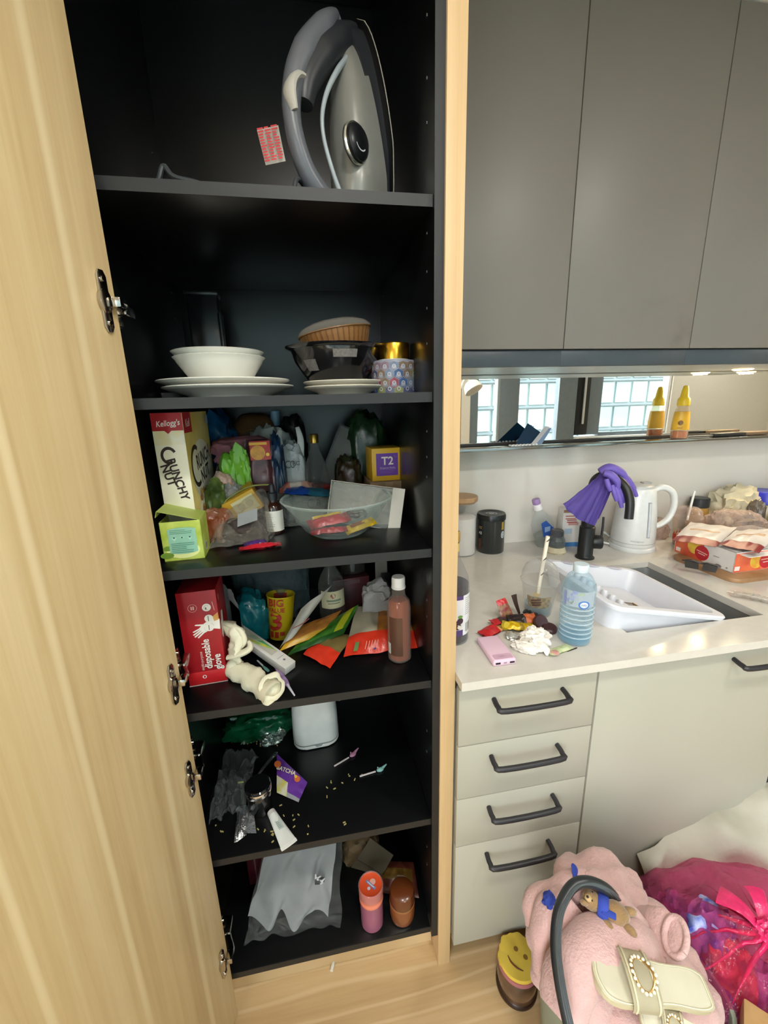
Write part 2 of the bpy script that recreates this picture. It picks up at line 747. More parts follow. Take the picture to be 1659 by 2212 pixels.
vbar(1.655, 1.745, 0.2, 2.3, ALU)
vbar(1.955, 1.985, 0.2, 2.3, M('#9aa4a6', 0.4), 'mullion')
vbar(1.985, 2.20, 0.2, 2.3, ALU, 'mullion')
vbar(2.655, 2.87, 0.2, 2.3, ALU, 'mullion')
vbar(2.87, 3.02, 1.08, 2.3, DALU, 'mullion', 0.03, 0.03)
vbar(3.02, 3.17, 1.08, 2.3, ALU, 'sash')
vbar(3.985, 4.02, 1.08, 2.3, WHITE)
vbar(3.17, 3.985, 1.06, 1.10, ALU, 'sash')
vbar(2.87, 4.02, 1.04, 1.062, WHITE, 'sill', 0.05, 0.16)
vbar(2.93, 2.955, 1.2, 2.1, M('#d6dadd', 0.3, 0.6), 'stay_arm', 0.07, 0.012)
for (a, c, z0) in ((1.745, 1.955, 0.2), (2.20, 2.655, 0.2), (3.17, 3.985, 1.1)):
    vbar(a, c, z0, 2.3, PANEW, 'pane', 0.0, 0.006)

win = bpy.data.objects.new('window_2', None)
COL.objects.link(win)
win['kind'] = 'structure'
win.location = (0, -1.26, 0)
for (a, c) in ((-1.25, -1.19), (-0.28, -0.22), (0.60, 0.66), (1.39, 1.45)):
    vbar(a, c, 0.2, 2.3, ALU, 'mullion')
for (a, c) in ((-1.19, -0.28), (-0.22, 0.60), (0.66, 1.39)):
    vbar(a, c, 0.2, 2.3, PANEW, 'pane', 0.0, 0.006)

# the glazed tower across the street, seen in the mirror
twr = thing('apartment_tower', 'pale green glass apartment tower outside the window, seen only in the mirror', 'building', (9.0, -9.0, 0))
part('facade', lambda b: box(b, (0, -1.5, 4), (26, 2.9, 34)), M('#4f6264', 0.5, var=0.1), twr)
_pg = [M('#5d7572', 0.3, var=0.3, vs=1.2), M('#536c6e', 0.3, var=0.3, vs=1.5), M('#6b817c', 0.3, var=0.25, vs=1.1)]
_pm = []
for k in range(3):
    bm = bmesh.new()
    box(bm, (0, 0, 0), (0.50, 0.06, 0.62), 0.01)
    o = link('pane', bm, _pg[k], twr, False)
    _pm.append(o.data)
    if k:
        bpy.data.objects.remove(o)
    else:
        _p0 = o
        o.location = (-4.5, -0.03, 0.4)
rn = random.Random(3)
for i in range(28):
    for j in range(9):
        if i == 0 and j == 0:
            continue
        o = _p0.copy()
        o.data = _pm[rn.randrange(3)]
        COL.objects.link(o)
        o.location = (-4.5 + i * 0.58, -0.03 + rn.uniform(-0.01, 0.01), -0.6 + j * 0.74)
for k in range(10):
    part('floor_band', lambda b: box(b, (2, 0.03, -0.97 + k * 0.74), (14, 0.08, 0.045)), M('#3d4d52', 0.5), twr)

for _i, (_x, _y) in enumerate(ADDED_LAMPS):  # fittings for the added, unseen ceiling lights
    d = thing('ceiling_downlight', ['round white recessed ceiling downlight nearest the tall cupboard', 'round white recessed ceiling downlight in front of the sink', 'round white recessed ceiling downlight farthest right over the room', 'round white recessed ceiling downlight nearest the window wall'][_i], 'light', (_x, _y, 2.45))
    part('trim_ring', lambda b: lathe(b, [(0.06, -0.002), (0.075, -0.004), (0.075, 0.0), (0.06, 0.0)], 28), WHITE, d)
    part('diffuser', lambda b: lathe(b, [(0, -0.001), (0.06, -0.001)], 28), M('#fff2dc', 0.5, emit=6.0), d)

# ------------------------------------------------------------------ tall pantry cupboard
XL, XR = -0.32, 0.226
pan = thing('pantry_cupboard', 'tall open pantry cupboard with black shelves and oak door', 'cupboard', (0, 0, 0))
sl = part('side_panel', lambda b: box(b, (XL - 0.009, 1.03, 1.275), (0.018, 0.546, 2.34), 0.0008), LAM, pan)
sr = part('side_panel', lambda b: box(b, (XR + 0.0085, 1.03, 1.275), (0.017, 0.546, 2.34), 0.0008), [LAM, LAME], pan)
part('edge_strip', lambda b: box(b, (0, 0, 0), (0.017, 0.0012, 2.34)), LAME, sr).location = (XR + 0.0085, 0.7565, 1.275)
part('back_panel', lambda b: box(b, ((XL + XR) / 2, 1.308, 1.275), (XR - XL, 0.012, 2.34)), LAM, pan)
part('top_panel', lambda b: box(b, ((XL + XR) / 2, 1.03, 2.435), (XR - XL, 0.54, 0.018)), LAM, pan)
SH = [(1.804, 'a'), (1.493, 'b'), (1.190, 'c'), (0.884, 'd'), (0.496, 'e'), (0.129, 'f')]
S2, S3, S4, S5, S6, S1 = 1.493, 1.190, 0.884, 0.496, 0.129, 1.804
for z, _ in SH:
    s = part('shelf', lambda b: box(b, ((XL + XR) / 2, 1.033, -0.009), (XR - XL - 0.001, 0.536, 0.018), 0.0006), LAM, pan)
    s.location = (0, 0, z)
    part('edge_strip', lambda b: box(b, ((XL + XR) / 2, 0.7642, -0.009), (XR - XL - 0.001, 0.0012, 0.018)), LAME, s)
part('end_panel', lambda b: box(b, (0.2595, 1.13, 1.2245), (0.033, 0.76, 2.449), 0.001), EDGEW, pan, label='oak end panel')
part('kickboard', lambda b: box(b, ((XL + XR) / 2, 0.815, 0.052), (XR - XL + 0.03, 0.016, 0.104)), OAK, pan)


def pins(b, x, sgn):
    for z in (0.3, 0.36, 0.66, 0.72, 1.02, 1.06, 1.33, 1.37, 1.42, 1.58, 1.64, 1.70, 1.76, 1.92, 1.98, 2.06):
        for y in (0.80, 1.24):
            box(b, (x, y, z), (0.002, 0.004, 0.004))


part('pin_holes', lambda b: pins(b, XR - 0.0005, 1), M('#4a4b4c', 0.4, 0.5), sr)['kind'] = 'stuff'
part('pin_holes', lambda b: pins(b, XL + 0.0005, 1), M('#4a4b4c', 0.4, 0.5), sl)['kind'] = 'stuff'
# door, swung open past square
DA = 22.0
door = part('door', lambda b: box(b, (-0.0095, -0.285, 1.22), (0.019, 0.57, 2.40), 0.0012), DOORW, pan)
door.location = (-0.2735, 0.746, 0)
door.rotation_euler = (0, 0, math.radians(-DA))
part('screw_cap', lambda b: lathe(b, [(0, 0.002), (0.004, 0.0015), (0.005, 0)], 12, M_=XF((0, -0.16, 0.27), (0, 90, 0))), M('#efe9dc', 0.3), door)
HN = M('#b9b4ad', 0.16, 1.0)


def hinge_bm(b):
    prism(b, [(-0.042, -0.004), (-0.034, -0.008), (0.034, -0.008), (0.042, -0.004), (0.042, 0.004), (0.034, 0.008), (-0.034, 0.008), (-0.042, 0.004)], 0, 0.003, M_=Matrix.Translation((0.0005, -0.022, 0)) @ Euler((0, math.radians(90), 0)).to_matrix().to_4x4(), bev=0.0006)
    lathe(b, [(0.0165, 0), (0.0165, 0.006), (0.012, 0.007), (0, 0.007)], 20, M_=XF((0.0005, -0.024, 0), (0, 90, 0)), sx=1.0, sy=0.62)
    for s in (-0.03, 0.03):
        lathe(b, [(0.004, 0), (0.0035, 0.003), (0, 0.0035)], 10, M_=XF((0.0035, -0.022, s), (0, 90, 0)))
    # knuckle over the edge, then the arm to the plate on the cabinet side
    K = Matrix.Rotation(math.radians(DA), 4, 'Z')
    box(b, (0.008, -0.010, 0), (0.012, 0.022, 0.014), 0.002, 0, K)
    tube(b, [(0.006, -0.014, 0), (0.008, 0.004, 0), (-0.002, 0.024, 0), (-0.008, 0.040, 0)], [0.007, 0.007, 0.008, 0.008], 8, 0, K, k=3, flat=0.7, up=(0, 0, 1))
    box(b, (-0.010, 0.052, 0), (0.022, 0.040, 0.016), 0.003, 0, K)
    box(b, (-0.028, 0.056, 0), (0.016, 0.030, 0.048), 0.003, 0, K)
    for s in (-0.018, 0.018):
        lathe(b, [(0.005, 0), (0.004, 0.004), (0, 0.004)], 10, M_=K @ XF((-0.020, 0.056, s), (0, 90, 0)))


_h = part('hinge', hinge_bm, HN, door)
_h.location = (0, 0, 1.629)
for z in (0.982, 0.765, 0.237):
    c = _h.copy()
    COL.objects.link(c)
    c.location = (0, 0, z)

# ------------------------------------------------------------------ kitchen run
GREIGE = M('#a7a598', 0.42, var=0.02, vs=3)
GREY = M('#74716b', 0.42, var=0.025, vs=4)
NAVY = M('#3b444b', 0.35)
STONE = M('#c8c4bc', 0.12, var=0.03, vs=60)
HBLK = M('#232226', 0.45)


def handle(parent, xc, z, w=0.165):
    h = part('handle', lambda b: tube(b, [(-w / 2, 0, 0.004), (-w / 2, -0.024, 0), (-w / 2 + 0.014, -0.035, -0.002), (w / 2 - 0.014, -0.035, -0.002), (w / 2, -0.024, 0), (w / 2, 0, 0.004)], [0.0055, 0.006, 0.0065, 0.0065, 0.006, 0.0055], 10, k=4), HBLK, parent)
    h.location = (xc, 0, z)
    return h


dr = thing('drawer_unit', 'cream base unit of four drawers with black bar handles beside the pantry', 'cabinet', (0.446, 0.735, 0))
part('body', lambda b: box(b, (0, 0.36, 0.47), (0.330, 0.66, 0.77)), GREIGE, dr)
part('plinth', lambda b: box(b, (0, 0.09, 0.043), (0.330, 0.018, 0.084)), M('#5d5347', 0.6), dr)
zs = [0.872] + [PY(1000, y, 0.735).z for y in (1613, 1727, 1828)] + [0.088]
hz = [0.848, 0.693, 0.548, 0.405]
for k in range(4):
    z0, z1 = zs[k + 1] + 0.0012, zs[k] - 0.0012
    d = part('drawer', lambda b: box(b, (0, 0.009, (z0 + z1) / 2), (0.332, 0.018, z1 - z0), 0.001), GREIGE, dr)
    handle(d, -0.003, [PY(1072, 1512, .735).z, PY(1065, 1635, .735).z, PY(1058, 1745, .735).z, PY(1052, 1845, .735).z][k])
su = thing('sink_unit', 'cream sink base unit with one wide door and bar handle', 'cabinet', (0.900, 0.735, 0))
part('body', lambda b: [box(b, (-0.275, 0.36, 0.47), (0.018, 0.66, 0.77)), box(b, (0.275, 0.36, 0.47), (0.018, 0.66, 0.77)), box(b, (0, 0.36, 0.10), (0.532, 0.66, 0.018))], GREIGE, su)
part('plinth', lambda b: box(b, (0, 0.09, 0.043), (0.56, 0.018, 0.084)), M('#5d5347', 0.6), su)
d = part('door', lambda b: box(b, (0, 0.009, 0.480), (0.566, 0.018, 0.784), 0.001), GREIGE, su)
handle(d, 0.165, PY(1590, 1428, .735).z + 0.004)
dw = thing('dishwasher', 'dark navy built-in dishwasher at the right end of the cream units', 'appliance', (1.49, 0.745, 0))
part('body', lambda b: box(b, (0, 0.33, 0.48), (0.59, 0.58, 0.78)), NAVY, dw)
part('door', lambda b: box(b, (0, 0.012, 0.46), (0.592, 0.024, 0.70), 0.003), M('#1c222c', 0.25), dw)
part('control_panel', lambda b: box(b, (0, 0.012, 0.845), (0.592, 0.024, 0.06), 0.003), M('#1a1d22', 0.3), dw)

SX0, SX1, SY0, SY1 = 0.745, 1.153, 0.812, 1.205


def _ctop(b):
    z, t = CT - 0.010, 0.020
    for (x0, x1, y0, y1) in ((0.2765, SX0, 0.712, WY), (SX1, 2.9, 0.712, WY), (SX0, SX1, 0.712, SY0), (SX0, SX1, SY1, WY)):
        box(b, ((x0 + x1) / 2, (y0 + y1) / 2, z), (x1 - x0, y1 - y0, t))
    bmesh.ops.remove_doubles(b, verts=b.verts, dist=1e-5)


tag(struct('countertop', _ctop, STONE), 'long white stone worktop cut out for the sink', 'worktop', kind='thing')


def _sink(b):
    def rr(x0, x1, y0, y1, z, r, n=5):
        out = []
        for (cx, cy, a) in ((x1 - r, y1 - r, 0), (x0 + r, y1 - r, 90), (x0 + r, y0 + r, 180), (x1 - r, y0 + r, 270)):
            for k in range(n + 1):
                t = math.radians(a + 90 * k / n)
                out.append(b.verts.new((cx + r * math.cos(t), cy + r * math.sin(t), z)))
        return out
    e = 0.002
    R = [rr(SX0 - e, SX1 + e, SY0 - e, SY1 + e, CT - 0.021, 0.018), rr(SX0 - e, SX1 + e, SY0 - e, SY1 + e, CT - 0.19, 0.018), rr(SX0 + .01, SX1 - .01, SY0 + .01, SY1 - .01, CT - 0.205, 0.018), rr(0.92, 0.96, 0.99, 1.03, CT - 0.21, 0.019)]
    for A, B in zip(R, R[1:]):
        for i in range(len(A)):
            j = (i + 1) % len(A)
            b.faces.new((A[i], A[j], B[j], B[i]))
    b.faces.new(R[-1])


snk = thing('sink', 'undermounted brushed steel sink bowl sunk in the white worktop', 'sink', (0, 0, 0))
part('basin', _sink, M('#a3a5a4', 0.42, 0.55, bump=0.03, bs=200), snk)
part('drain', lambda b: lathe(b, [(0, 0.0), (0.022, 0.0), (0.026, 0.004), (0.030, 0.002)], 24, M_=XF((0.94, 1.01, CT - 0.2085))), CHROME, snk)

# wall units
def smudge(o):
    # greasy handling marks low on the door: a darker, duller film with its own outline
    mt = GREY.copy()
    mt.name = 'grey_door_with_marks'
    nt = mt.node_tree
    p = [n for n in nt.nodes if n.type == 'BSDF_PRINCIPLED'][0]
    src = p.inputs['Base Color'].links[0].from_socket
    n1 = N(nt, 'ShaderNodeTexNoise', i_Scale=5.0, i_Detail=5.0, i_Roughness=0.6)
    nt.links.new(coords(nt, (1, 1, 1)), n1.inputs['Vector'])
    sz = N(nt, 'ShaderNodeSeparateXYZ')
    nt.links.new(coords(nt), sz.inputs[0])
    mr = N(nt, 'ShaderNodeMapRange')
    mr.inputs['From Min'].default_value = 0.20
    mr.inputs['From Max'].default_value = 0.0
    nt.links.new(sz.outputs[2], mr.inputs['Value'])
    mu = N(nt, 'ShaderNodeMath', operation='MULTIPLY')
    nt.links.new(mr.outputs[0], mu.inputs[0])
    nt.links.new(ramp(nt, n1.outputs[0], [(0.50, (0, 0, 0, 1)), (0.60, (1, 1, 1, 1))]), mu.inputs[1])
    mx = N(nt, 'ShaderNodeMixRGB', blend_type='MULTIPLY')
    mx.inputs['Color2'].default_value = (0.80, 0.79, 0.80, 1)
    nt.links.new(mu.outputs[0], mx.inputs[0])
    nt.links.new(src, mx.inputs[1])
    nt.links.new(mx.outputs[0], p.inputs['Base Color'])
    o.data.materials[0] = mt


for k in range(4):
    x0 = 0.317 + 0.42 * k
    u = thing('wall_cabinet', ['grey handleless wall cabinet next to the oak end panel', 'grey wall cabinet in the middle, smudged near its lower edge', 'grey wall cabinet over the honey bottle, cut by the frame', 'grey wall cabinet beyond the frame, last of the row'][k], 'cabinet', (x0 + 0.21, 1.17, 1.612), 0, 'grey wall cabinets')
    part('body', lambda b: box(b, (0, 0.185, 0.4175), (0.416, 0.318, 0.833)), NAVY, u)
    dd = part('door', lambda b: box(b, (0, 0.011, 0.4175), (0.4172, 0.022, 0.832), 0.0012), GREY, u)
    if k in (1, 2):
        smudge(dd)
    br = part('bottom_board', lambda b: box(b, (0, 0.178, -0.023), (0.4199, 0.336, 0.044), 0.0008), NAVY, u)
    part('underside', lambda b: box(b, (0, 0.185, -0.0455), (0.418, 0.318, 0.001)), M('#aeb6b7', 0.35), br)
    if k == 3:
        for lx in (1.65, 1.88):
            dl = part('cabinet_lamp', lambda b: lathe(b, [(0, -0.004), (0.026, -0.004), (0.032, -0.002), (0.033, 0.0)], 24), M('#ffd08a', 0.4, emit=7.0), u)
            dl.location = (lx - x0 - 0.21, 0.245, -0.0465)
            area('cabinet_spot', (lx, 1.415, 1.558), 0.05, 1.0, (1.0, 0.80, 0.52))

mir = thing('wall_mirror', 'long mirror strip above a steel ledge under the wall cabinets', 'mirror', (1.6, 1.505, 1.311))
mm, nt, out = nodes('mirror_silver')
gl = N(nt, 'ShaderNodeBsdfPrincipled', i_Metallic=1.0, i_Roughness=0.01)
gl.inputs['Base Color'].default_value = (0.88, 0.91, 0.90, 1)
nt.links.new(gl.outputs[0], out.inputs[0])
part('glass', lambda b: box(b, (0, 0.003, 0.126), (2.62, 0.006, 0.252)), mm, mir)
part('ledge', lambda b: box(b, (0, -0.046, -0.006), (2.62, 0.112, 0.010), 0.001), M('#8f918f', 0.12, 1.0), mir)
part('bottom_channel', lambda b: box(b, (0, -0.003, 0.004), (2.62, 0.007, 0.008)), M('#2b2523', 0.4), mir)
# ================================================================== pantry: top shelf
ir = thing('steam_iron', 'grey steam iron standing on its heel on the top pantry shelf', 'iron', (0.112, 0.925, S1), 32)
# local frame: z runs heel to tip, +x towards the sole, y across
IG, IG2, IDK = M('#606268', 0.34), M('#85847d', 0.26, 0.2), M('#2b2c30', 0.4)


def ihalf(t):          # half width of the sole at height t 0..1
    return 0.055 * math.sqrt(max(0.0, 1 - max(0.0, (t - 0.25) / 0.75) ** 2)) if t > 0.25 else 0.055 - 0.012 * (0.25 - t) / 0.25


def isole(b, x0, x1, w, h, mi=0, zoff=0.0):
    n = 22
    L = [(-ihalf(i / n) * w, i / n * h + zoff) for i in range(n + 1)]
    Rr = [(-a, z) for a, z in L[::-1]][1:]
    pts = L + Rr
    prism(b, [(y, z) for y, z in pts], x0, x1, mi, Matrix(((0, 0, 1, 0), (1, 0, 0, 0), (0, 1, 0, 0), (0, 0, 0, 1))), bev=0.001)


IL = 0.330
SW = Matrix.Rotation(math.radians(-9), 4, 'Y')


def _sole(b):
    isole(b, 0.0800, 0.0818, 1.0, IL - 0.055, 0, 0.058)
    bmesh.ops.transform(b, matrix=SW, verts=b.verts)


def _body(b):
    # shell lofted from the sole skirt to the spine, with the finger opening left free
    n, m = 30, 18
    g = []
    for i in range(n + 1):
        t = i / n
        z = 0.002 + t * (IL - 0.035)
        hw = max(0.002, ihalf(min(1, t * 1.02)) * 0.96)
        xin = 0.056
        dep = 0.078 * (1 - t) ** 0.5 + 0.012
        row = []
        for j in range(m + 1):
            a = -math.pi / 2 + math.pi * j / m
            row.append(b.verts.new((xin - dep * math.cos(a) ** 0.6 if abs(math.cos(a)) > 1e-6 else xin, hw * math.sin(a), z)))
        g.append(row)
    for i in range(n):
        for j in range(m):
            b.faces.new((g[i][j], g[i + 1][j], g[i + 1][j + 1], g[i][j + 1]))
    for e in (0, n):
        b.faces.new(g[e] if e else g[e][::-1])
    bmesh.ops.transform(b, matrix=SW, verts=b.verts)


def _ihandle(b):
    tube(b, [(0.006, 0, 0.034), (-0.046, 0, 0.036), (-0.088, 0, 0.085), (-0.100, 0, 0.150), (-0.086, 0, 0.205), (-0.050, 0, 0.255), (0.000, 0, 0.300), (0.030, 0, 0.325)], [0.028, 0.021, 0.0165, 0.015, 0.017, 0.022, 0.020, 0.008], 14, k=6)
    bmesh.ops.transform(b, matrix=SW, verts=b.verts)


part('sole_guard', lambda b: [isole(b, 0.0765, 0.0799, 0.99, IL - 0.057, 0, 0.059), bmesh.ops.transform(b, matrix=SW, verts=b.verts)], BLACK, ir)  # black plate added as the shade in the gap behind the soleplate
part('soleplate', _sole, M('#c9c5b4', 0.35, 0.2), ir)
part('body', _body, IG2, ir)
part('handle', _ihandle, IG, ir)
part('cheek', lambda b: tube(b, [(-0.026, -0.026, 0.004), (-0.056, -0.020, 0.070), (-0.074, -0.018, 0.130), (-0.066, -0.018, 0.180), (-0.034, -0.020, 0.235), (0.020, -0.012, 0.295)], [0.006, 0.004, 0.0035, 0.004, 0.005, 0.003], 10), M('#9aa3a8', 0.25), ir)
part('skirt', lambda b: [isole(b, 0.046, 0.079, 0.80, IL - 0.06, 0, 0.05), bmesh.ops.transform(b, matrix=SW, verts=b.verts)], IDK, ir)
dial = part('dial', lambda b: lathe(b, [(0.0, 0.012), (0.022, 0.012), (0.027, 0.008), (0.0275, 0.0), (0.031, 0.0), (0.031, -0.004)], 32), M('#17181a', 0.3), ir)
dial.matrix_local = Matrix.Translation((-0.024, -0.046, 0.118)) @ Euler((math.radians(90), 0, math.radians(12))).to_matrix().to_4x4()
part('dial_ring', lambda b: lathe(b, [(0.028, 0.002), (0.0305, 0.004), (0.032, 0.001), (0.031, -0.002)], 32), M('#d8d6c8', 0.2, 0.8), dial)
part('dial_mark', lambda b: lathe(b, [(0.013, 0.0125), (0.015, 0.0125)], 20, a0=3.6, a1=5.6), M('#cfd3d6', 0.4), dial)
part('front_cover', lambda b: [tube(b, [(-0.098, 0, 0.168), (-0.088, 0, 0.204), (-0.056, 0, 0.252), (-0.014, 0, 0.292), (0.022, 0, 0.326)], [0.016, 0.022, 0.028, 0.025, 0.007], 12)], IDK, ir)
part('steam_button', lambda b: box(b, (-0.100, 0, 0.228), (0.018, 0.026, 0.020), 0.004), M('#8e9092', 0.3), ir)
part('spray_trigger', lambda b: tube(b, [(-0.092, -0.006, 0.200), (-0.116, -0.010, 0.196), (-0.132, -0.012, 0.172), (-0.127, -0.012, 0.144)], [0.008, 0.013, 0.015, 0.010], 10, flat=0.5), M('#b9b5ac', 0.35), ir)
part('nozzle', lambda b: lathe(b, [(0.004, 0), (0.005, 0.012), (0, 0.014)], 10, M_=XF((-0.012, 0, 0.318), (0, -40, 0))), M('#707276', 0.4), ir)
CORD = M('#3c3f42', 0.5)
IRI = (Matrix.Translation((0.112, 0.925, S1)) @ Euler((0, 0, math.radians(32))).to_matrix().to_4x4()).inverted()
zc = S1 + 0.0045
part('cord', lambda b: tube(b, [(0.075, 0.925, S1 + 0.02), (0.03, 0.90, S1 + 0.05), (0.008, 0.86, S1 + 0.052), (-0.006, 0.85, zc), (-0.045, 0.88, zc + 0.02), (-0.090, 0.865, zc + 0.03), (-0.110, 0.862, zc), (-0.150, 0.868, zc + 0.034), (-0.196, 0.875, zc + 0.047), (-0.212, 0.88, zc + 0.064), (-0.225, 0.88, zc + 0.040), (-0.262, 0.90, zc), (-0.25, 1.0, zc), (-0.10, 1.05, zc)], 0.0042, 8, k=6, M_=IRI), CORD, ir)
q4 = [PY(555, 281, 0.885), PY(601, 270, 0.88), PY(617, 348, 0.872), PY(574, 357, 0.877)]
ct = part('care_tag', lambda b: sheet(b, lambda u, v: q4[0] * (1 - u) * v + q4[1] * u * v + q4[2] * u * (1 - v) + q4[3] * (1 - u) * (1 - v) + V((0, 0.003 * math.sin(3 * v), 0)), 6, 8, thick=0.0007, M_=IRI), M('#efe9dc', 0.6), ir, label='white care tag with red print')
uu, vv = (q4[2] - q4[3]).normalized(), (q4[0] - q4[3]).normalized()
p = Print((q4[0] + q4[1] + q4[2] + q4[3]) / 4, uu, vv, lift=0.0045)
RED = M('#c4343a', 0.5)
for k in range(3):
    p.lines(-0.012 + k * 0.012, 0.026, 0.011, 12, 0.0046, 0.0026, RED, k)
pt = p.done(ct)
pt.matrix_local = IRI

# ================================================================== plates shelf
CER = M('#e6e3d8', 0.15, coat=0.4, var=0.02)
CER2 = M('#d9d3c2', 0.18, coat=0.4, var=0.02)


def plate_bm(b, R, h):
    f = R * 0.58
    lathe(b, [(0, 0.003), (f, 0.003), (f + 0.002, 0.0), (f + 0.005, 0.0), (f + 0.009, 0.006), (R * 0.93, h - 0.003), (R, h), (R + 0.0015, h + 0.002), (R, h + 0.0038), (R * 0.92, h + 0.0015), (f + 0.004, 0.009), (0, 0.008)], 56)


pc = (-0.163, 0.955)
single('dinner_plate', lambda b: plate_bm(b, 0.130, 0.020), CER, 'large white dinner plate lowest in the stack on the plates shelf', 'plate', (pc[0] + 0.006, pc[1], S2 + 0.0005))
single('dinner_plate', lambda b: plate_bm(b, 0.131, 0.020), CER, 'large white dinner plate directly under the two white bowls', 'plate', (pc[0] - 0.003, pc[1] + 0.004, S2 + 0.0128))


def bowl_bm(b, R=0.089, h=0.056, f=0.052):
    lathe(b, [(0, 0.004), (f - 0.004, 0.004), (f - 0.003, 0), (f, 0), (f + 0.003, 0.006), (R * 0.93, h * 0.84), (R * 0.955, h * 0.93), (R, h), (R + 0.0014, h + 0.002), (R - 0.002, h + 0.0035), (R * 0.93, h * 0.95), (R * 0.9, h * 0.86), (f - 0.002, 0.010), (0, 0.008)], 56)


single('cereal_bowl', bowl_bm, CER, 'white bowl standing on the large plates, lower of the two', 'bowl', (pc[0] - 0.008, pc[1], S2 + 0.0225))
single('cereal_bowl', bowl_bm, CER, 'white bowl nested on top of another white bowl', 'bowl', (pc[0] - 0.010, pc[1] + 0.002, S2 + 0.0335))
single('ramekin', lambda b: lathe(b, [(0, 0.0), (0.019, 0.0), (0.021, 0.003), (0.022, 0.016), (0.020, 0.016), (0.019, 0.004), (0, 0.004)], 28), M('#9a9c9c', 0.3), 'small grey dish half hidden behind the large plates by the hinge side', 'dish', (-0.292, 1.02, S2))
single('side_plate', lambda b: plate_bm(b, 0.087, 0.016), CER2, 'small cream side plate, lower of two under the black bowl', 'plate', (0.083, 0.952, S2 + 0.0005))
single('side_plate', lambda b: plate_bm(b, 0.087, 0.016), CER2, 'small cream side plate directly under the black bowl', 'plate', (0.082, 0.952, S2 + 0.0105))
single('mixing_bowl', lambda b: lathe(b, [(0, 0.003), (0.050, 0.003), (0.052, 0), (0.056, 0), (0.062, 0.008), (0.090, 0.050), (0.097, 0.072), (0.108, 0.077), (0.109, 0.079), (0.096, 0.077), (0.088, 0.055), (0.058, 0.012), (0, 0.010)], 48), M('#0e0e10', 0.12, coat=0.6, var=0.5, vs=40, hex2='#1b1b1d'), 'glossy black bowl with flour smears on two small cream plates', 'bowl', (0.069, 0.965, S2 + 0.022))
bpy.context.view_layer.update()
fl = M('#6f6b66', 0.9, var=0.3, vs=200)
mb = [o for o in bpy.data.objects if o.name.startswith('mixing_bowl')][0]
part('flour_smear', lambda b: lathe(b, [(0.0770, 0.028), (0.0850, 0.040), (0.0905, 0.049)], 8, a0=math.radians(218), a1=math.radians(238)), fl, mb)
part('flour_smear', lambda b: lathe(b, [(0.0915, 0.051), (0.0965, 0.066)], 8, a0=math.radians(262), a1=math.radians(292)), fl, mb)
bt = thing('takeaway_tray', 'brown ribbed takeaway tray with clear dome lid tilted on the black bowl', 'container', (0.075, 0.985, S2 + 0.0985), rot=(0, -9, 0))
part('tray', lambda b: lathe(b, [(0.0, 0.0), (0.060, 0.0)] + [(0.064 + 0.012 * k / 6 + (0.0012 if k % 2 else 0), 0.034 * k / 6) for k in range(7)] + [(0.080, 0.035), (0.080, 0.037), (0.072, 0.035), (0.060, 0.003), (0, 0.003)], 44), M('#9a6c3e', 0.5, var=0.12), bt)
part('ribs', lambda b: [box(b, (0, 0, 0), (0.0022, 0.0022, 0.034), 0, 0, XF((0.0715 * math.cos(a), 0.0715 * math.sin(a), 0.018), (0, 0, math.degrees(a))) @ XF(rot=(0, 19, 0))) for a in [2 * math.pi * k / 40 for k in range(40)]], M('#7f5730', 0.5), bt)
part('dome_lid', lambda b: lathe(b, [(0.082, 0.036), (0.081, 0.040), (0.074, 0.048), (0.055, 0.056), (0.0, 0.058)], 40), FILM('#e0d6c8', '#d9d2c6', 0.12, 0.06, 0.1, 20, 0.4), bt)
pw = thing('storage_box', 'slim black plastic box standing upright behind the white bowls', 'box', (-0.237, 1.19, S2), 4)
part('body', lambda b: box(b, (0, 0, 0.128), (0.072, 0.05, 0.256), 0.006), M('#15171a', 0.22), pw)
part('lid', lambda b: box(b, (0, 0, 0.252), (0.078, 0.056, 0.012), 0.004), M('#101214', 0.3), pw)
part('rim', lambda b: box(b, (0.038, -0.005, 0.11), (0.006, 0.052, 0.20), 0.002), M('#2a2d30', 0.3), pw)
tn = thing('tea_tin', 'round tin with hexagon patchwork print and gold lid beside the black bowl', 'tin', (0.190, 0.935, S2))
part('body', lambda b: lathe(b, [(0, 0.0), (0.047, 0.0), (0.0485, 0.002), (0.0485, 0.066), (0.046, 0.069), (0.034, 0.069), (0, 0.069)], 48), M('#8e8f9a', 0.35), tn)
hexc = [M(c, 0.4, var=0.25, vs=120) for c in ('#8a3145', '#7d6a58', '#3f5a86', '#6c7a92', '#85707c', '#4a4f6b', '#7a7f52')]
p = Print((0, 0, 0), cyl=0.0486)
rn = random.Random(5)
for r_ in range(4):
    for c in range(-6, 7):
        x, y = (c + (0.5 if r_ % 2 else 0)) * 0.0195, 0.006 + r_ * 0.0172
        pts = [(x + 0.0108 * math.cos(math.radians(30 + 60 * k)), min(0.0655, max(0.003, y + 0.0108 * math.sin(math.radians(30 + 60 * k))))) for k in range(6)]
        p.poly(pts, hexc[rn.randrange(7)])
        p.k = 1
        p.ring(x, min(0.056, max(0.011, y)), 0.003, 0.0042, M('#c6c8cc', 0.5), 8)
        p.k = 0
p.done(tn, 'patchwork_print')
part('neck', lambda b: lathe(b, [(0.033, 0.068), (0.033, 0.074), (0.030, 0.074)], 36), M('#d8d6cc', 0.3), tn)
part('lid', lambda b: lathe(b, [(0.0335, 0.072), (0.0335, 0.102), (0.032, 0.1045), (0, 0.105)], 40), M('#c89a34', 0.25, 1.0), tn, label='gold screw lid')

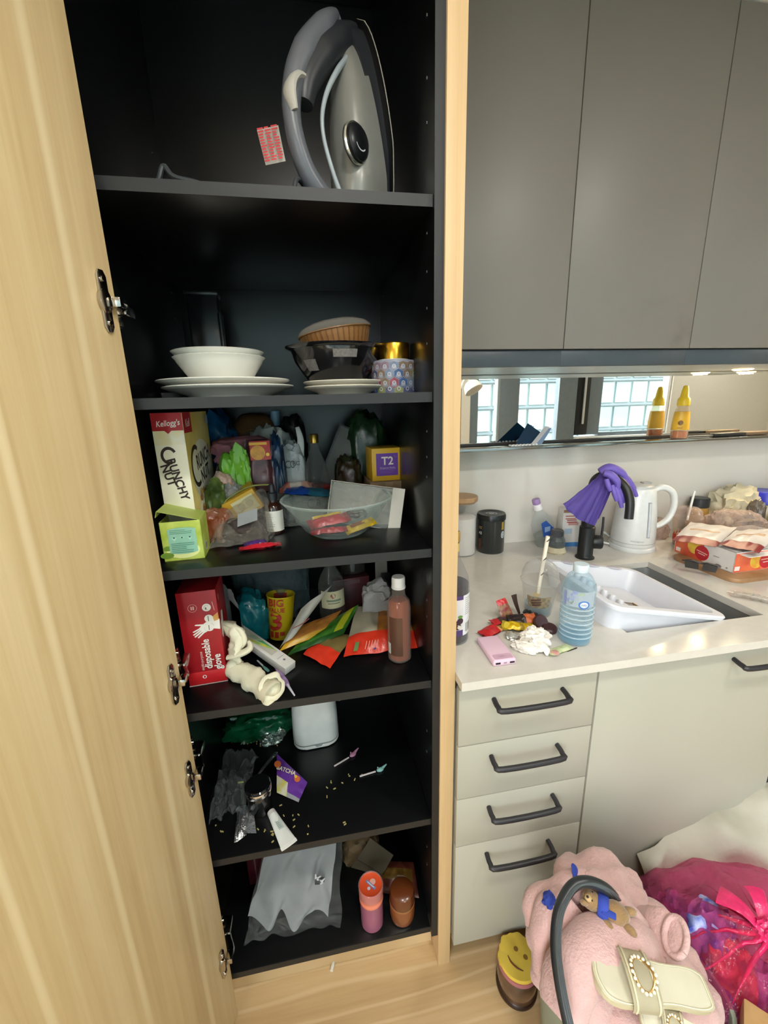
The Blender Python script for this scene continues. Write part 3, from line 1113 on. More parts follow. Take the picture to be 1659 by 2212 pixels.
# ================================================================== cereal shelf
cb = thing('cereal_box', 'tall white and yellow cereal box with red top band at the hinge side', 'box', (-0.2995, 0.885, S3))
CW, CD, CHH = 0.0575, 0.205, 0.278
part('carton', lambda b: box(b, (CW / 2, CD / 2, CHH / 2), (CW, CD, CHH), 0.001), M('#e9e3c8', 0.5, hex2='#efe9d2', vs=9), cb)
KR, YE, BR = M('#b5222c', 0.45), M('#e7c53c', 0.45, var=0.15), M('#33221c', 0.5)
p = Print((0, 0, 0), (1, 0, 0), (0, 0, 1))
p.rect(CW / 2, 0.030, CW - 0.001, 0.058, M('#f2d967', 0.5, hex2='#f3ecd0', vs=25))
p.rect(CW / 2, 0.232, CW - 0.001, 0.03, M('#efe0a0', 0.5, hex2='#f2ecd6', vs=25))
p.rect(CW / 2, CHH - 0.017, CW - 0.001, 0.034, KR)
p.poly([(0.022, CHH - 0.034), (0.0285, CHH - 0.040), (0.035, CHH - 0.034)], KR)
WT = M('#f4f1ea', 0.5)
p.text("Kellogg's", CW / 2 + 0.002, CHH - 0.020, 0.0155, WT, 4, 0.012, 0.80, 0.25)
p.ring(0.0235, 0.196, 0.0100, 0.0152, BR, 24, 25, 290, 1.15)
p.text('RUNCHY', 0.0335, 0.148, 0.0225, BR, -78, 0.03, 0.92)
p.text('NUT', 0.0165, 0.157, 0.0225, BR, -76, 0.03, 0.95)
p.done(cb, 'side_print')
p = Print((CW, 0, 0), (0, 1, 0), (0, 0, 1))
p.rect(CD / 2, CHH / 2, CD - 0.001, CHH - 0.001, M('#ecd98a', 0.5, hex2='#e2c96a', vs=12))
p.rect(0.03, CHH - 0.020, 0.058, 0.040, KR)
p.text('Kell', 0.032, CHH - 0.021, 0.022, WT, 4, 0.012, 0.9, 0.25)
p.disc(0.110, 0.150, 0.085, M('#f0ead4', 0.5), 0.070)
p.ring(0.058, 0.166, 0.032, 0.041, BR, 28, 60, 300, 1.1)
p.text('RUNCH', 0.118, 0.178, 0.043, BR, 8, 0.03, 0.8)
p.text('NUT', 0.120, 0.142, 0.040, BR, 8, 0.03, 0.9)
p.disc(0.120, 0.050, 0.085, M('#4a3a1e', 0.5), 0.048)
p.disc(0.120, 0.066, 0.080, M('#f0ead4', 0.5), 0.044)
fk = [M(c, 0.6, var=0.2, vs=90) for c in ('#c08a4a', '#a9743a', '#d3a765')]
for k in range(26):
    p.disc(0.058 + 0.124 * rn.random(), 0.060 + 0.05 * rn.random(), 0.011, fk[k % 3], 0.008, 7)
p.rect(CD - 0.022, CHH - 0.018, 0.026, 0.018, M('#b9cbd9', 0.5))
p.done(cb, 'front_print')

LIME, LIME2 = M('#a5b73c', 0.5, hex2='#c0cf62', vs=30), M('#94ab35', 0.5)
gb = thing('tea_box', 'open lime green tea box with its lid flap up, at the shelf front', 'box', (-0.291, 0.816, S3), 4)
GW, GH, GD = 0.0715, 0.078, 0.072


def _gbox(b):
    t = 0.001
    box(b, (GW / 2, t / 2, GH / 2), (GW, t, GH))
    box(b, (GW / 2, GD, GH / 2), (GW, t, GH))
    box(b, (t / 2, GD / 2, GH / 2), (t, GD, GH))
    box(b, (GW, GD / 2, GH / 2), (t, GD, GH), 0)
    box(b, (GW / 2, GD / 2, t / 2), (GW, GD, t))


part('carton', _gbox, LIME, gb)
part('inside_tray', lambda b: box(b, (GW / 2, GD / 2, 0.030), (GW - 0.004, GD - 0.004, 0.05)), M('#57493a', 0.7), gb)
part('lid_flap', lambda b: [box(b, (-GW * 0.53, 0, 0), (GW * 1.06, GD, 0.001)), box(b, (-GW * 1.06, 0, -0.006), (0.001, GD, 0.012))], M('#a9b95a', 0.5), gb).matrix_local = Matrix.Translation((GW, GD / 2, GH)) @ Euler((0, math.radians(17), 0)).to_matrix().to_4x4()
p = Print((0, -0.0005, 0))
AQ = M('#8fc0a6', 0.5, var=0.06)
p.disc(0.036, 0.020, 0.030, M('#e3e79a', 0.5), 0.016)
p.disc(0.006, 0.012, 0.012, M('#6d8f2c', 0.5, var=0.3), 0.006).disc(0.009, 0.026, 0.008, M('#6d8f2c', 0.5, var=0.3), 0.005)
p.rect(0.037, 0.040, 0.050, 0.046, AQ).disc(0.037, 0.018, 0.025, AQ, 0.005).disc(0.037, 0.062, 0.025, AQ, 0.004)
G2 = M('#5b8d78', 0.5)
p.lines(0.037, 0.061, 0.042, 3, 0.0032, 0.0012, G2, 1)
for k in range(3):
    p.poly([(0.018 + k * 0.014, 0.046), (0.027 + k * 0.014, 0.046), (0.0225 + k * 0.014, 0.040 + 0.010 * (k % 2))], M('#a9d2bb', 0.5))
    p.disc(0.0225 + k * 0.014, 0.0465, 0.0016, M('#2f5b52', 0.5), n=8)
p.lines(0.037, 0.035, 0.042, 6, 0.0036, 0.0012, G2, 2)
p.done(gb, 'front_label')
p = Print((GW + 0.0005, 0, 0), (0, 1, 0))
p.rect(0.030, 0.018, 0.016, 0.016, WT)
for k in range(6):
    p.rect(0.0245 + k * 0.0022, 0.018, 0.0011, 0.013, INK)
p.done(gb, 'barcode_label')

# things packed behind, standing on the shelf
def bag(name, label, cat, loc, size, hexc, seed, rz=0, rough=0.3, hex2=None, amp=0.2, ridge=0.16, power=0.75, sub=4, film=None, group=None, flat=0.3):
    return single(name, lambda b: lump(b, size, seed, amp, 3.0, sub, flat=flat, ridge=ridge, power=power), film or M(hexc, rough, hex2=hex2, vs=26, bump=0.15, bs=50), label, cat, loc, rz, group=group, ang=60)


bag('snack_bag', 'dark blue snack bag at the back corner behind the cereal box', 'bag', (-0.245, 1.19, S3), (0.115, 0.12, 0.262), '#14476a', 3, hex2='#1b5f8f')
br_ = thing('bread_loaf', 'brown sliced loaf on its side at the back of the cereal shelf', 'bread', (-0.150, 1.235, S3))
part('crust', lambda b: lump(b, (0.125, 0.11, 0.265), 8, 0.06, 2, 4, flat=0.2, ridge=0.02, power=0.6), M('#5a3a20', 0.6, hex2='#76502b', vs=24), br_)
for k in range(5):
    part('slice_edge', lambda b: tube(b, [(-0.055, -0.045 + 0.002 * k, 0.120 + 0.025 * k), (0, -0.058, 0.126 + 0.025 * k), (0.055, -0.040, 0.120 + 0.025 * k)], 0.0022, 6, k=3), M('#8a6234', 0.6), br_)
bs = thing('squeeze_bottle', 'slim blue bottle standing at the very back, only its top showing', 'bottle', (-0.092, 1.235, S3))
part('body', lambda b: lathe(b, [(0, 0), (0.016, 0), (0.017, 0.004), (0.017, 0.22), (0.012, 0.235), (0, 0.236)], 24), M('#1f3c5c', 0.35), bs)
part('cap', lambda b: lathe(b, [(0.013, 0.232), (0.013, 0.272), (0, 0.274)], 20), M('#7fa3bd', 0.35), bs)
p = Print((0, 0, 0), cyl=0.0171)
p.text('17', 0, 0.205, 0.016, WT, 90, 0.01).done(bs, 'lettering')
bag('paper_bag', 'crumpled whitish paper bag above the pink bag', 'bag', (-0.110, 1.165, S3), (0.120, 0.10, 0.222), '#b9bdb8', 21, hex2='#a3a9a6', rough=0.6, ridge=0.22)
bag('pink_bag', 'dusty pink bag lying folded over the snacks behind the cereal box', 'bag', (-0.165, 1.09, S3 + 0.152), (0.140, 0.10, 0.060), '#b87784', 12, hex2='#a76773', rough=0.6)
bag('snack_pile', 'brown rumpled packet stacked under the pink bag', 'bag', (-0.175, 1.10, S3), (0.135, 0.11, 0.165), '#3c2c22', 31, hex2='#4c3b2c')
gbag = single('frozen_pouch', lambda b: [lump(b, (0.052, 0.045, 0.135), 17, 0.2, 3, 4, flat=0.2, ridge=0.2, power=0.8), lump(b, (0.030, 0.04, 0.08), 6, 0.2, 3, 3, flat=0.2, ridge=0.15, M_=XF((-0.030, 0.0, 0.05)))], M('#6aa52c', 0.3, hex2='#7dbb3a', vs=20, bump=0.1), 'bright green plastic pouch standing behind the yellow box', 'bag', (-0.166, 1.015, S3 + 0.055))
bag('orange_packet', 'small orange and white packet beside the green pouch', 'packet', (-0.205, 1.00, S3 + 0.06), (0.055, 0.05, 0.075), '#b9622a', 41, hex2='#c9c4bc')
bag('salad_bag', 'dark green leafy bag squeezed behind the cereal box corner', 'bag', (-0.216, 0.985, S3), (0.060, 0.07, 0.125), '#35491c', 44, hex2='#6b7d3d')
bag('tomato_bag', 'orange-red bag low beside the cereal box', 'bag', (-0.213, 0.935, S3), (0.060, 0.06, 0.070), '#7c3d20', 47, hex2='#8e6a55', rough=0.3)
bag('clear_wrapper', 'pale clear wrapper standing behind the yellow box', 'wrapper', (-0.185, 0.985, S3), (0.055, 0.05, 0.12), '', 50, film=FILM('#e2e4e2', '#c9cfd0', 0.35, 0.2, 0.8, 40, 0.4))

sp = thing('biscuit_packet', 'red and brown biscuit packet with a golden picture, standing upright', 'packet', (-0.122, 1.03, S3 + 0.085), rot=(78, 0, 6))
part('wrapper', lambda b: packet(b, 0.062, 0.125, 0.035, None, 0.06, 5, 0.3, M_=XF((0, 0.062, 0))), M('#43262a', 0.3, hex2='#552f35', bump=0.1), sp)
p = Print((0, 0, 0.036), (1, 0, 0), (0, 1, 0), lift=0.002)
p.rect(0.004, 0.095, 0.046, 0.044, M('#a8281f', 0.35, var=0.2)).disc(-0.002, 0.090, 0.017, M('#c98c30', 0.4, var=0.25, vs=80)).rect(0.0, 0.111, 0.04, 0.006, M('#d9a935', 0.4)).disc(0.020, 0.085, 0.004, M('#e2c13b', 0.4))
p.done(sp, 'picture_print')
bag('navy_bag', 'dark navy blue bag wedged between the red packet and the cup', 'bag', (-0.086, 1.055, S3), (0.045, 0.06, 0.205), '#0f2237', 61, hex2='#173253')

cc = thing('carrier_bag', 'white takeaway carrier bag with handwritten letters and tied handles', 'bag', (-0.052, 1.11, S3))
part('bag_body', lambda b: lump(b, (0.075, 0.07, 0.190), 66, 0.12, 2.5, 4, flat=0.2, ridge=0.12, power=0.7), M('#a9abaa', 0.45, bump=0.2), cc)
part('handle', lambda b: tube(b, [(-0.022, -0.01, 0.17), (-0.026, -0.012, 0.205), (-0.020, -0.012, 0.226)], [0.010, 0.008, 0.005], 8, flat=0.3), M('#b5b7b4', 0.4), cc)
part('handle', lambda b: tube(b, [(0.024, -0.01, 0.16), (0.028, -0.008, 0.200), (0.022, -0.004, 0.232)], [0.010, 0.008, 0.005], 8, flat=0.3), M('#b5b7b4', 0.4), cc)
p = Print((0.004, -0.037, 0.142), (1, 0, 0), (0, 0.1, 1), lift=0.003)
p.ring(-0.010, 0, 0.0062, 0.0078, INK, 18, 50, 310, 1.2).ring(0.001, 0, 0.0048, 0.0062, INK, 14, 40, 320, 1.5).text('BC', 0.010, 0.001, 0.015, INK, 8, 0.0).done(cc, 'handwriting')
bag('dark_pouch', 'black crumpled pouch standing behind the white carrier bag', 'bag', (-0.045, 1.195, S3), (0.075, 0.07, 0.248), '#101112', 70)

gl_ = thing('glass_bottle', 'empty clear glass bottle with gold screw cap on the cereal shelf', 'bottle', (0.010, 1.09, S3))
part('glass', lambda b: lathe(b, [(0, 0.002), (0.030, 0.0), (0.031, 0.006), (0.031, 0.110), (0.027, 0.135), (0.013, 0.172), (0.0105, 0.180), (0.0105, 0.200)], 32), FILM('#eceeec', '#8f9391', 0.10, 0.05, 0.2, 30, 0.45), gl_)
part('cap', lambda b: lathe(b, [(0.0115, 0.192), (0.0115, 0.212), (0.010, 0.214), (0, 0.214)], 20), M('#a88a3e', 0.3, 0.9), gl_)
gx = thing('grey_carton', 'flat grey carton leaning tilted against the back of the cereal shelf', 'box', (0.052, 1.185, S3 + 0.02), rot=(-8, 24, -6))
part('carton', lambda b: box(b, (0.005, 0, 0.122), (0.118, 0.030, 0.165), 0.001), M('#5f615c', 0.6), gx)
part('dark_edge', lambda b: [box(b, (-0.055, -0.0005, 0.122), (0.005, 0.032, 0.168)), box(b, (0.005, -0.0005, 0.2055), (0.122, 0.032, 0.004))], BLACK, gx)
Print((0.0, -0.0152, 0.13)).rect(0.01, 0.0, 0.012, 0.006, M('#7a4a3a', 0.6)).lines(0.02, -0.03, 0.06, 3, 0.006, 0.0015, M('#54554f', 0.6)).done(gx, 'print')
bag('green_crisps', 'dark green bag with pale marks in the back corner behind the yellow cube box', 'bag', (0.158, 1.215, S3), (0.120, 0.10, 0.255), '#17291a', 74, hex2='#223d24')
bag('red_crisps', 'dark red and green packet behind the yellow cube box', 'bag', (0.098, 1.150, S3), (0.075, 0.07, 0.140), '#3a1515', 78, hex2='#28321c')
tb = thing('cardboard_box', 'low tan cardboard box that carries the yellow cube box', 'box', (0.192, 1.105, S3), 2)
part('carton', lambda b: box(b, (0, 0, 0.0445), (0.100, 0.12, 0.089), 0.001), M('#8f7453', 0.7), tb)
part('tape', lambda b: box(b, (0, -0.0605, 0.06), (0.02, 0.0006, 0.055)), M('#a58a63', 0.4), tb)
t2 = thing('tea_cube_box', 'yellow cube box with a purple square label and white lettering', 'box', (0.192, 1.100, S3 + 0.0895), 3)
part('carton', lambda b: box(b, (0, 0, 0.042), (0.084, 0.084, 0.084), 0.0008), M('#d8a927', 0.45, var=0.04), t2)
PUR = M('#6b3d97', 0.45)
p = Print((0, -0.042, 0.042))
p.rect(-0.002, 0.000, 0.058, 0.058, PUR).text('T2', -0.001, 0.0085, 0.029, M('#e4dccb', 0.5), 0, 0.02, 1.0)
p.text('Gorgeous Geisha', -0.001, -0.0085, 0.0058, M('#cfc2d9', 0.5)).rect(-0.001, -0.0125, 0.044, 0.0006, M('#a98cc4', 0.5)).lines(-0.001, -0.017, 0.04, 2, 0.004, 0.0008, M('#8a66ad', 0.5)).ring(0.021, 0.023, 0.0042, 0.0048, M('#a98cc4', 0.5), 10, 180, 300)
p.done(t2, 'front_label')
oc = thing('orange_carton', 'orange carton against the dark side wall beyond the yellow cube box', 'box', (0.210, 1.235, S3), 0)
part('carton', lambda b: box(b, (-0.004, 0.02, 0.085), (0.030, 0.07, 0.17), 0.001), M('#54401f', 0.6), oc)
Print((-0.004, -0.015, 0.085)).rect(0, 0.02, 0.026, 0.06, M('#4a3126', 0.6)).done(oc, 'print')
# front items
wb = thing('window_box', 'white carton with a clear wrinkled window, tipped behind the glass bowl', 'box', (0.112, 0.955, S3 + 0.001), rot=(-14, 8, -14))
BW, BH, BD = 0.175, 0.100, 0.030
BWH = M('#b9b4a8', 0.6)


def _frame(b):
    t = 0.0012
    box(b, (0, 0, BH - t), (BW, BD, t))
    box(b, (-BW / 2, 0, BH / 2), (t, BD, BH))
    box(b, (BW / 2, 0, BH / 2), (t, BD, BH))
    box(b, (0, 0, t), (BW, BD, t))
    box(b, (BW / 2 - 0.014, -BD / 2, BH / 2), (0.028, t, BH))
    box(b, (0, BD / 2, BH / 2), (BW, t, BH))


part('carton', _frame, BWH, wb)
part('window_film', lambda b: sheet(b, lambda u, v: V((-BW / 2 + 0.002 + u * (BW - 0.03), -BD / 2 - 0.001 + 0.007 * nz((u, v, 0), 7, 3) + 0.004 * nz((u, v, 0), 18, 5), 0.002 + v * (BH - 0.006))), 26, 16), FILM('#eeeeec', '#b9bcb8', 0.28, 0.10, 0.9, 40, 0.3), wb)
Print((0, 0, BH), (1, 0, 0), (0, 1, 0)).lines(-0.05, -0.004, 0.02, 1, 0.004, 0.002, INK, 3).lines(-0.01, -0.003, 0.03, 1, 0.004, 0.0015, M('#6a6560', .5), 4).lines(0.04, -0.004, 0.03, 1, 0.004, 0.0015, M('#6a6560', .5), 5).done(wb, 'print')

gw = thing('glass_bowl', 'large clear glass bowl holding red and yellow sweets on the cereal shelf', 'bowl', (0.050, 0.930, S3 + 0.0005))
part('glass', lambda b: lathe(b, [(0, 0.003), (0.055, 0.003), (0.060, 0.0), (0.075, 0.010), (0.100, 0.045), (0.117, 0.072), (0.124, 0.079), (0.1255, 0.082), (0.123, 0.083), (0.114, 0.074), (0.097, 0.048), (0.072, 0.015), (0.058, 0.008), (0, 0.008)], 64), FILM('#f8fbf9', '#b9c4c0', 0.03, 0.03, 0.0, 1, 0.42), gw)
part('rim', lambda b: lathe(b, [(0.1205, 0.0775), (0.124, 0.0785), (0.1262, 0.082), (0.1235, 0.0838), (0.1205, 0.0815)], 64), FILM('#f0f5f2', '#c2cdc9', 0.30, 0.05, 0, 1, 0.4), gw)
part('foot', lambda b: lathe(b, [(0.054, 0.0015), (0.060, -0.0002), (0.066, 0.004)], 48), FILM('#f0f5f2', '#a2b0aa', 0.25, 0.05, 0, 1, 0.4), gw)
SRED = M('#b3202d', 0.28, bump=0.1, bs=90)
SYEL = M('#e0b711', 0.3, bump=0.1, bs=90)


def sweet(name, label, loc, rot, L, W, T, mat, mat2, words, seed, wmat=WT, cat='sweet', group=None):
    t = thing(name, label, cat, loc, group=group, rot=rot)
    part('wrapper', lambda b: packet(b, L, W, T, [(0, 0.09, 1), (0.91, 1.01, 1)], 0.09, seed, 0.3), [mat, mat2], t)
    if words:
        Print((0, 0, T), (1, 0, 0), (0, 1, 0), lift=0.0004).text(words, 0, 0, W * 0.42, wmat, 0, 0.015, min(1.0, L * 0.7 / (len(words) * W * 0.26))).done(t, 'lettering')
    return t


gz = S3 + 0.009
sweet('chocolate_bar', 'red wrapped chocolate bar lying lowest at the front of the glass bowl', (0.028, 0.893, gz), (14, 0, 6), 0.080, 0.022, 0.013, SRED, M('#8e1722', 0.3), '', 1)
sweet('chocolate_bar', 'large red wrapped chocolate bar on top inside the glass bowl', (0.030, 0.922, gz + 0.014), (20, -4, 16), 0.096, 0.034, 0.016, SRED, M('#8e1722', 0.3), '', 2)
sweet('yellow_sweet', 'yellow wrapped sweet standing behind the red bars in the glass bowl', (0.030, 0.953, gz + 0.012), (52, -6, 8), 0.072, 0.030, 0.013, SYEL, M('#c99d10', 0.3), '', 3)
y2 = sweet('yellow_sweet', 'yellow wrapped sweet with red marks right of the red bars', (0.098, 0.905, gz + 0.003), (18, -12, 16), 0.074, 0.030, 0.013, SYEL, M('#d3a90f', 0.3), '', 4)
Print((0, 0, 0.013), (1, 0, 0), (0, 1, 0), lift=0.0006).lines(0, 0.005, 0.045, 3, 0.004, 0.003, M('#8e2a1c', 0.4), 4).done(y2, 'red_marks')
bag('dark_sweet', 'dark brown foil sweet at the back of the glass bowl', 'sweet', (0.095, 0.962, gz + 0.012), (0.05, 0.03, 0.02), '#3b1f1c', 81, rough=0.25)
sweet('chocolate_bar', 'red wrapped chocolate bar lying on the shelf in front of the brown bottle', (-0.116, 0.848, S3 + 0.0005), (0, 0, 10), 0.082, 0.022, 0.011, SRED, M('#9a1722', 0.3), 'KitKat', 6)
sweet('purple_chocolate', 'small purple wrapped chocolate lying behind the red bar', (-0.128, 0.868, S3 + 0.0005), (10, 0, 16), 0.046, 0.024, 0.012, M('#4b2a70', 0.28), M('#38205a', 0.3), '', 7)
db = thing('dropper_bottle', 'small brown glass bottle with white label and dark pipette cap', 'bottle', (-0.094, 0.963, S3))
part('glass', lambda b: lathe(b, [(0, 0.001), (0.019, 0.0), (0.0205, 0.003), (0.0205, 0.058), (0.018, 0.067), (0.0095, 0.073), (0.009, 0.082)], 32), M('#2c1710', 0.08, coat=0.5), db)
part('cap', lambda b: lathe(b, [(0.0115, 0.078), (0.0115, 0.094), (0.0075, 0.096), (0.0065, 0.112), (0.003, 0.116), (0, 0.116)], 24), M('#1c1f26', 0.4), db)
p = Print((0, 0, 0), cyl=0.0206)
p.rect(0.004, 0.031, 0.052, 0.048, M('#d9d6cc', 0.5)).lines(-0.006, 0.049, 0.018, 8, 0.0042, 0.001, M('#8d8a84', 0.5), 4).ring(-0.013, 0.011, 0.0015, 0.0024, INK, 10).ring(-0.006, 0.011, 0.0015, 0.0024, INK, 10)
p.done(db, 'white_label')
zb = thing('zip_bag', 'clear zip bag with dark contents slumped across the shelf front', 'bag', (-0.170, 0.905, S3))


def _zip(b):
    def f(u, v):
        x = -0.062 + 0.125 * u + 0.018 * v
        y = -0.045 + 0.085 * v + 0.02 * u
        h = (0.022 + 0.085 * v * (0.4 + 0.75 * u)) * (1 - (2 * u - 1) ** 6) + 0.012 * nz((u, v, 0), 5, 2)
        return V((x, y, max(0.001, h * (0.25 + 0.75 * min(1, v * 2.2)))))
    sheet(b, f, 30, 24)


part('film', _zip, FILM('#f1efe9', '#bdb8ae', 0.14, 0.08, 1.0, 45, 0.4), zb)
part('zip_strip', lambda b: tube(b, [(-0.060 + 0.018, 0.042, 0.052), (-0.02, 0.048, 0.088), (0.03, 0.056, 0.112), (0.078, 0.062, 0.112)], 0.0045, 8, flat=0.35), M('#9b9f60', 0.3), zb)
part('contents', lambda b: lump(b, (0.088, 0.050, 0.050), 9, 0.2, 4, 4, flat=0.3, ridge=0.1, M_=XF((0.008, 0.012, 0.001))), M('#33261f', 0.7), zb)
part('paper_slip', lambda b: sheet(b, lambda u, v: V((0.006 + 0.042 * u, -0.018 + 0.02 * v, 0.040 + 0.022 * v + 0.012 * u)), 4, 3, thick=0.0005), M('#b9bcbe', 0.6), zb)
yb = thing('teabag_box', 'small yellow box with pale label lying tilted behind the zip bag', 'box', (-0.152, 0.985, S3 + 0.052), rot=(14, -26, 4))
part('carton', lambda b: box(b, (0, 0, 0.026), (0.076, 0.05, 0.052), 0.001), M('#c79a26', 0.45), yb)
Print((0, -0.025, 0.026)).rect(0.005, 0.0, 0.052, 0.037, M('#cfc59a', 0.5)).disc(-0.004, 0.0, 0.009, M('#b9ae84', 0.5)).disc(0.016, 0.0, 0.009, M('#b9ae84', 0.5)).done(yb, 'front_label')
bag('snack_pile', 'dark packets heaped under the tilted yellow box', 'bag', (-0.150, 1.005, S3), (0.085, 0.07, 0.058), '#2c2522', 90)
nt_ = single('noodle_packet', lambda b: packet(b, 0.085, 0.055, 0.028, [(0, 0.3, 1), (0.3, 0.62, 0), (0.62, 1.01, 1)], 0.06, 11, 0.3), [M('#b9b3aa', 0.35), M('#b0553a', 0.35, hex2='#b9a89a', vs=30)], 'white and orange noodle packet behind the glass bowl', 'packet', (-0.040, 1.035, S3 + 0.075), rot=(18, 4, 4))
nt2 = single('noodle_packet', lambda b: packet(b, 0.075, 0.055, 0.028, [(0.55, 1.01, 1)], 0.06, 13, 0.3), [M('#4d3a38', 0.35), M('#6e2320', 0.35)], 'dull brown and red packet beside the white noodle packet', 'packet', (0.022, 1.05, S3 + 0.065), rot=(16, 8, -14))
bp = single('tuna_pouch', lambda b: packet(b, 0.105, 0.05, 0.016, [(0.55, 1.01, 1)], 0.06, 15, 0.3), [M('#173a86', 0.3), M('#1f4f63', 0.3)], 'blue and teal pouch lying flat behind the glass bowl rim', 'packet', (-0.014, 0.992, S3 + 0.078), rot=(8, 6, -8))
bag('clear_wrapper', 'clear crackly wrapper heaped between the dropper bottle and the glass bowl', 'wrapper', (-0.035, 1.025, S3), (0.15, 0.075, 0.085), '', 93, film=FILM('#e3e3de', '#a9aba6', 0.3, 0.12, 0.9, 50, 0.4))
sc = thing('snack_carton', 'white carton with handwritten letters seen through the glass bowl', 'box', (-0.010, 1.055, S3), 8)
part('carton', lambda b: box(b, (0, 0, 0.036), (0.085, 0.03, 0.072), 0.001), M('#b9b4aa', 0.5, hex2='#a68f80', vs=18), sc)
Print((0.012, -0.015, 0.045)).ring(-0.012, 0, 0.0075, 0.0095, INK, 18, 50, 310, 1.3).text('B', 0.006, 0, 0.022, INK, -6).done(sc, 'handwriting')
# ================================================================== glove-box shelf
gv = thing('glove_box', 'tall red cardboard dispenser box of disposable gloves at the hinge side', 'box', (-0.296, 0.852, S4), 4)
GBW, GBH, GBD = 0.078, 0.222, 0.105
CRIM = M('#a3141f', 0.42, var=0.05)


def _gvbox(b):
    box(b, (GBW / 2, GBD / 2, GBH / 2), (GBW, GBD, GBH), 0.0008)


part('carton', _gvbox, CRIM, gv)
part('bright_base', lambda b: box(b, (GBW / 2, GBD / 2, 0.018), (GBW + 0.0006, GBD + 0.0006, 0.030), 0.0008), M('#c21c22', 0.42), gv)
part('white_edge', lambda b: box(b, (GBW / 2, GBD / 2, 0.001), (GBW + 0.0012, GBD + 0.0012, 0.0014)), M('#c9b8b2', 0.6), gv)


def hand(p, x, y, s, rot, m):
    c, sn = math.cos(math.radians(rot)), math.sin(math.radians(rot))
    def q(a, b_):
        return (x + s * (a * c - b_ * sn), y + s * (a * sn + b_ * c))
    p.poly([q(*t) for t in ((-0.42, -0.9), (0.42, -0.9), (0.46, 0.0), (0.40, 0.42), (-0.36, 0.42), (-0.46, 0.0))], m)
    for (x0, x1, x2, h) in ((-0.36, -0.18, -0.40, 1.20), (-0.15, 0.03, -0.10, 1.36), (0.06, 0.22, 0.16, 1.30), (0.24, 0.40, 0.42, 1.08)):
        p.k -= 1
        p.poly([q(x0, 0.38), q(x1, 0.38), q(x2 + 0.15, h), q(x2 + 0.07, h + 0.07), q(x2, h)], m)
    p.k -= 1
    p.poly([q(0.40, -0.30), q(0.46, 0.05), q(0.92, 0.46), q(0.98, 0.38), q(0.94, 0.28)], m)


p = Print((0, -0.0004, 0))
OFF = M('#ece6df', 0.5)
hand(p, 0.047, 0.136, 0.0200, 128, OFF)
p.poly([(0.058, 0.160), (0.079, 0.154), (0.0776, 0.130), (0.054, 0.136)], OFF)
p.poly([(0.0655, 0.161), (0.077, 0.170), (0.0776, 0.153), (0.068, 0.150)], M('#d39a52', 0.5))
hand(p, 0.058, 0.139, 0.010, 125, M('#dfd8d0', 0.5))
for (x, y) in ((0.058, 0.158), (0.057, 0.137)):
    p.disc(x, y, 0.0088, OFF)
    for k in range(3):
        p.rect(x - 0.001, y + 0.003 - 0.003 * k, 0.006, 0.0015, M('#6d5a58', 0.5), 90)
        p.k -= 1
    p.k += 1
p.disc(0.0565, 0.184, 0.0088, OFF).ring(0.0565, 0.184, 0.0045, 0.0052, M('#b7837c', .5), 10, 30, 300).rect(0.055, 0.182, 0.005, 0.002, INK, 90)
p.ring(0.029, 0.186, 0.0082, 0.0090, M('#dbaaa4', 0.5)).rect(0.027, 0.186, 0.003, 0.008, M('#d8a49e', .5)).rect(0.031, 0.186, 0.003, 0.008, M('#d8a49e', .5))
p.rect(0.070, 0.186, 0.0012, 0.020, M('#d8a49e', 0.5), 8)
p.text('disposable', 0.045, 0.075, 0.0215, OFF, 90, 0.022, 0.80).text('glove', 0.064, 0.053, 0.0215, OFF, 90, 0.022, 0.82).text('multi-purpose', 0.0325, 0.060, 0.0085, M('#e2b9b2', 0.5), 90, 0.01, 0.95)
p.ring(0.033, 0.021, 0.0028, 0.0042, OFF).rect(0.0305, 0.0215, 0.005, 0.0012, OFF, 90)
p.done(gv, 'front_print')
p = Print((GBW + 0.0004, 0, 0), (0, 1, 0))
hand(p, 0.030, 0.134, 0.026, 165, OFF)
p.disc(0.018, 0.196, 0.005, M('#c98a84', .5), 0.008)
p.done(gv, 'side_print')
LATEX = M('#dcd6bd', 0.5, var=0.05, sss=0.15, bump=0.12, bs=60)
lg = thing('latex_gloves', 'crumpled cream latex gloves pulled out of the red box onto the shelf', 'gloves', (0, 0, 0))
g0 = [PY(478, 1368, 0.90), PY(500, 1388, 0.87), PY(505, 1410, 0.855), PY(500, 1432, 0.848)]


def _gl1(b):
    a = [PY(476, 1352, 0.905), PY(505, 1362, 0.885), PY(512, 1385, 0.872), PY(506, 1412, 0.862), PY(515, 1432, 0.856)]
    tube(b, a, [0.012, 0.021, 0.017, 0.020, 0.012], 18, flat=0.55, up=(0, 1, 0), k=8)
    for v in b.verts:
        d = 0.006 * nz(v.co, 55, 3) + 0.004 * nz(v.co, 120, 4)
        v.co += V((d, d, -d * 0.5))


def _gl2(b):
    tube(b, [PY(512, 1428, 0.866), PZ(508, 1445, S4 + 0.024), PZ(540, 1462, S4 + 0.022), PZ(566, 1482, S4 + 0.020), PZ(588, 1500, S4 + 0.022)], [0.014, 0.022, 0.024, 0.022, 0.024], 20, flat=0.7, k=9, cap=False)
    for v in b.verts:
        d = 0.006 * nz(v.co, 45, 8) + 0.003 * nz(v.co, 110, 9)
        v.co += V((d, d * 0.4, d))
        v.co.z = max(v.co.z, S4 + 0.001)


part('glove', _gl1, LATEX, lg, ang=70)
part('glove', _gl2, LATEX, lg, ang=70)
cuffc = PZ(586, 1484, S4 + 0.024)


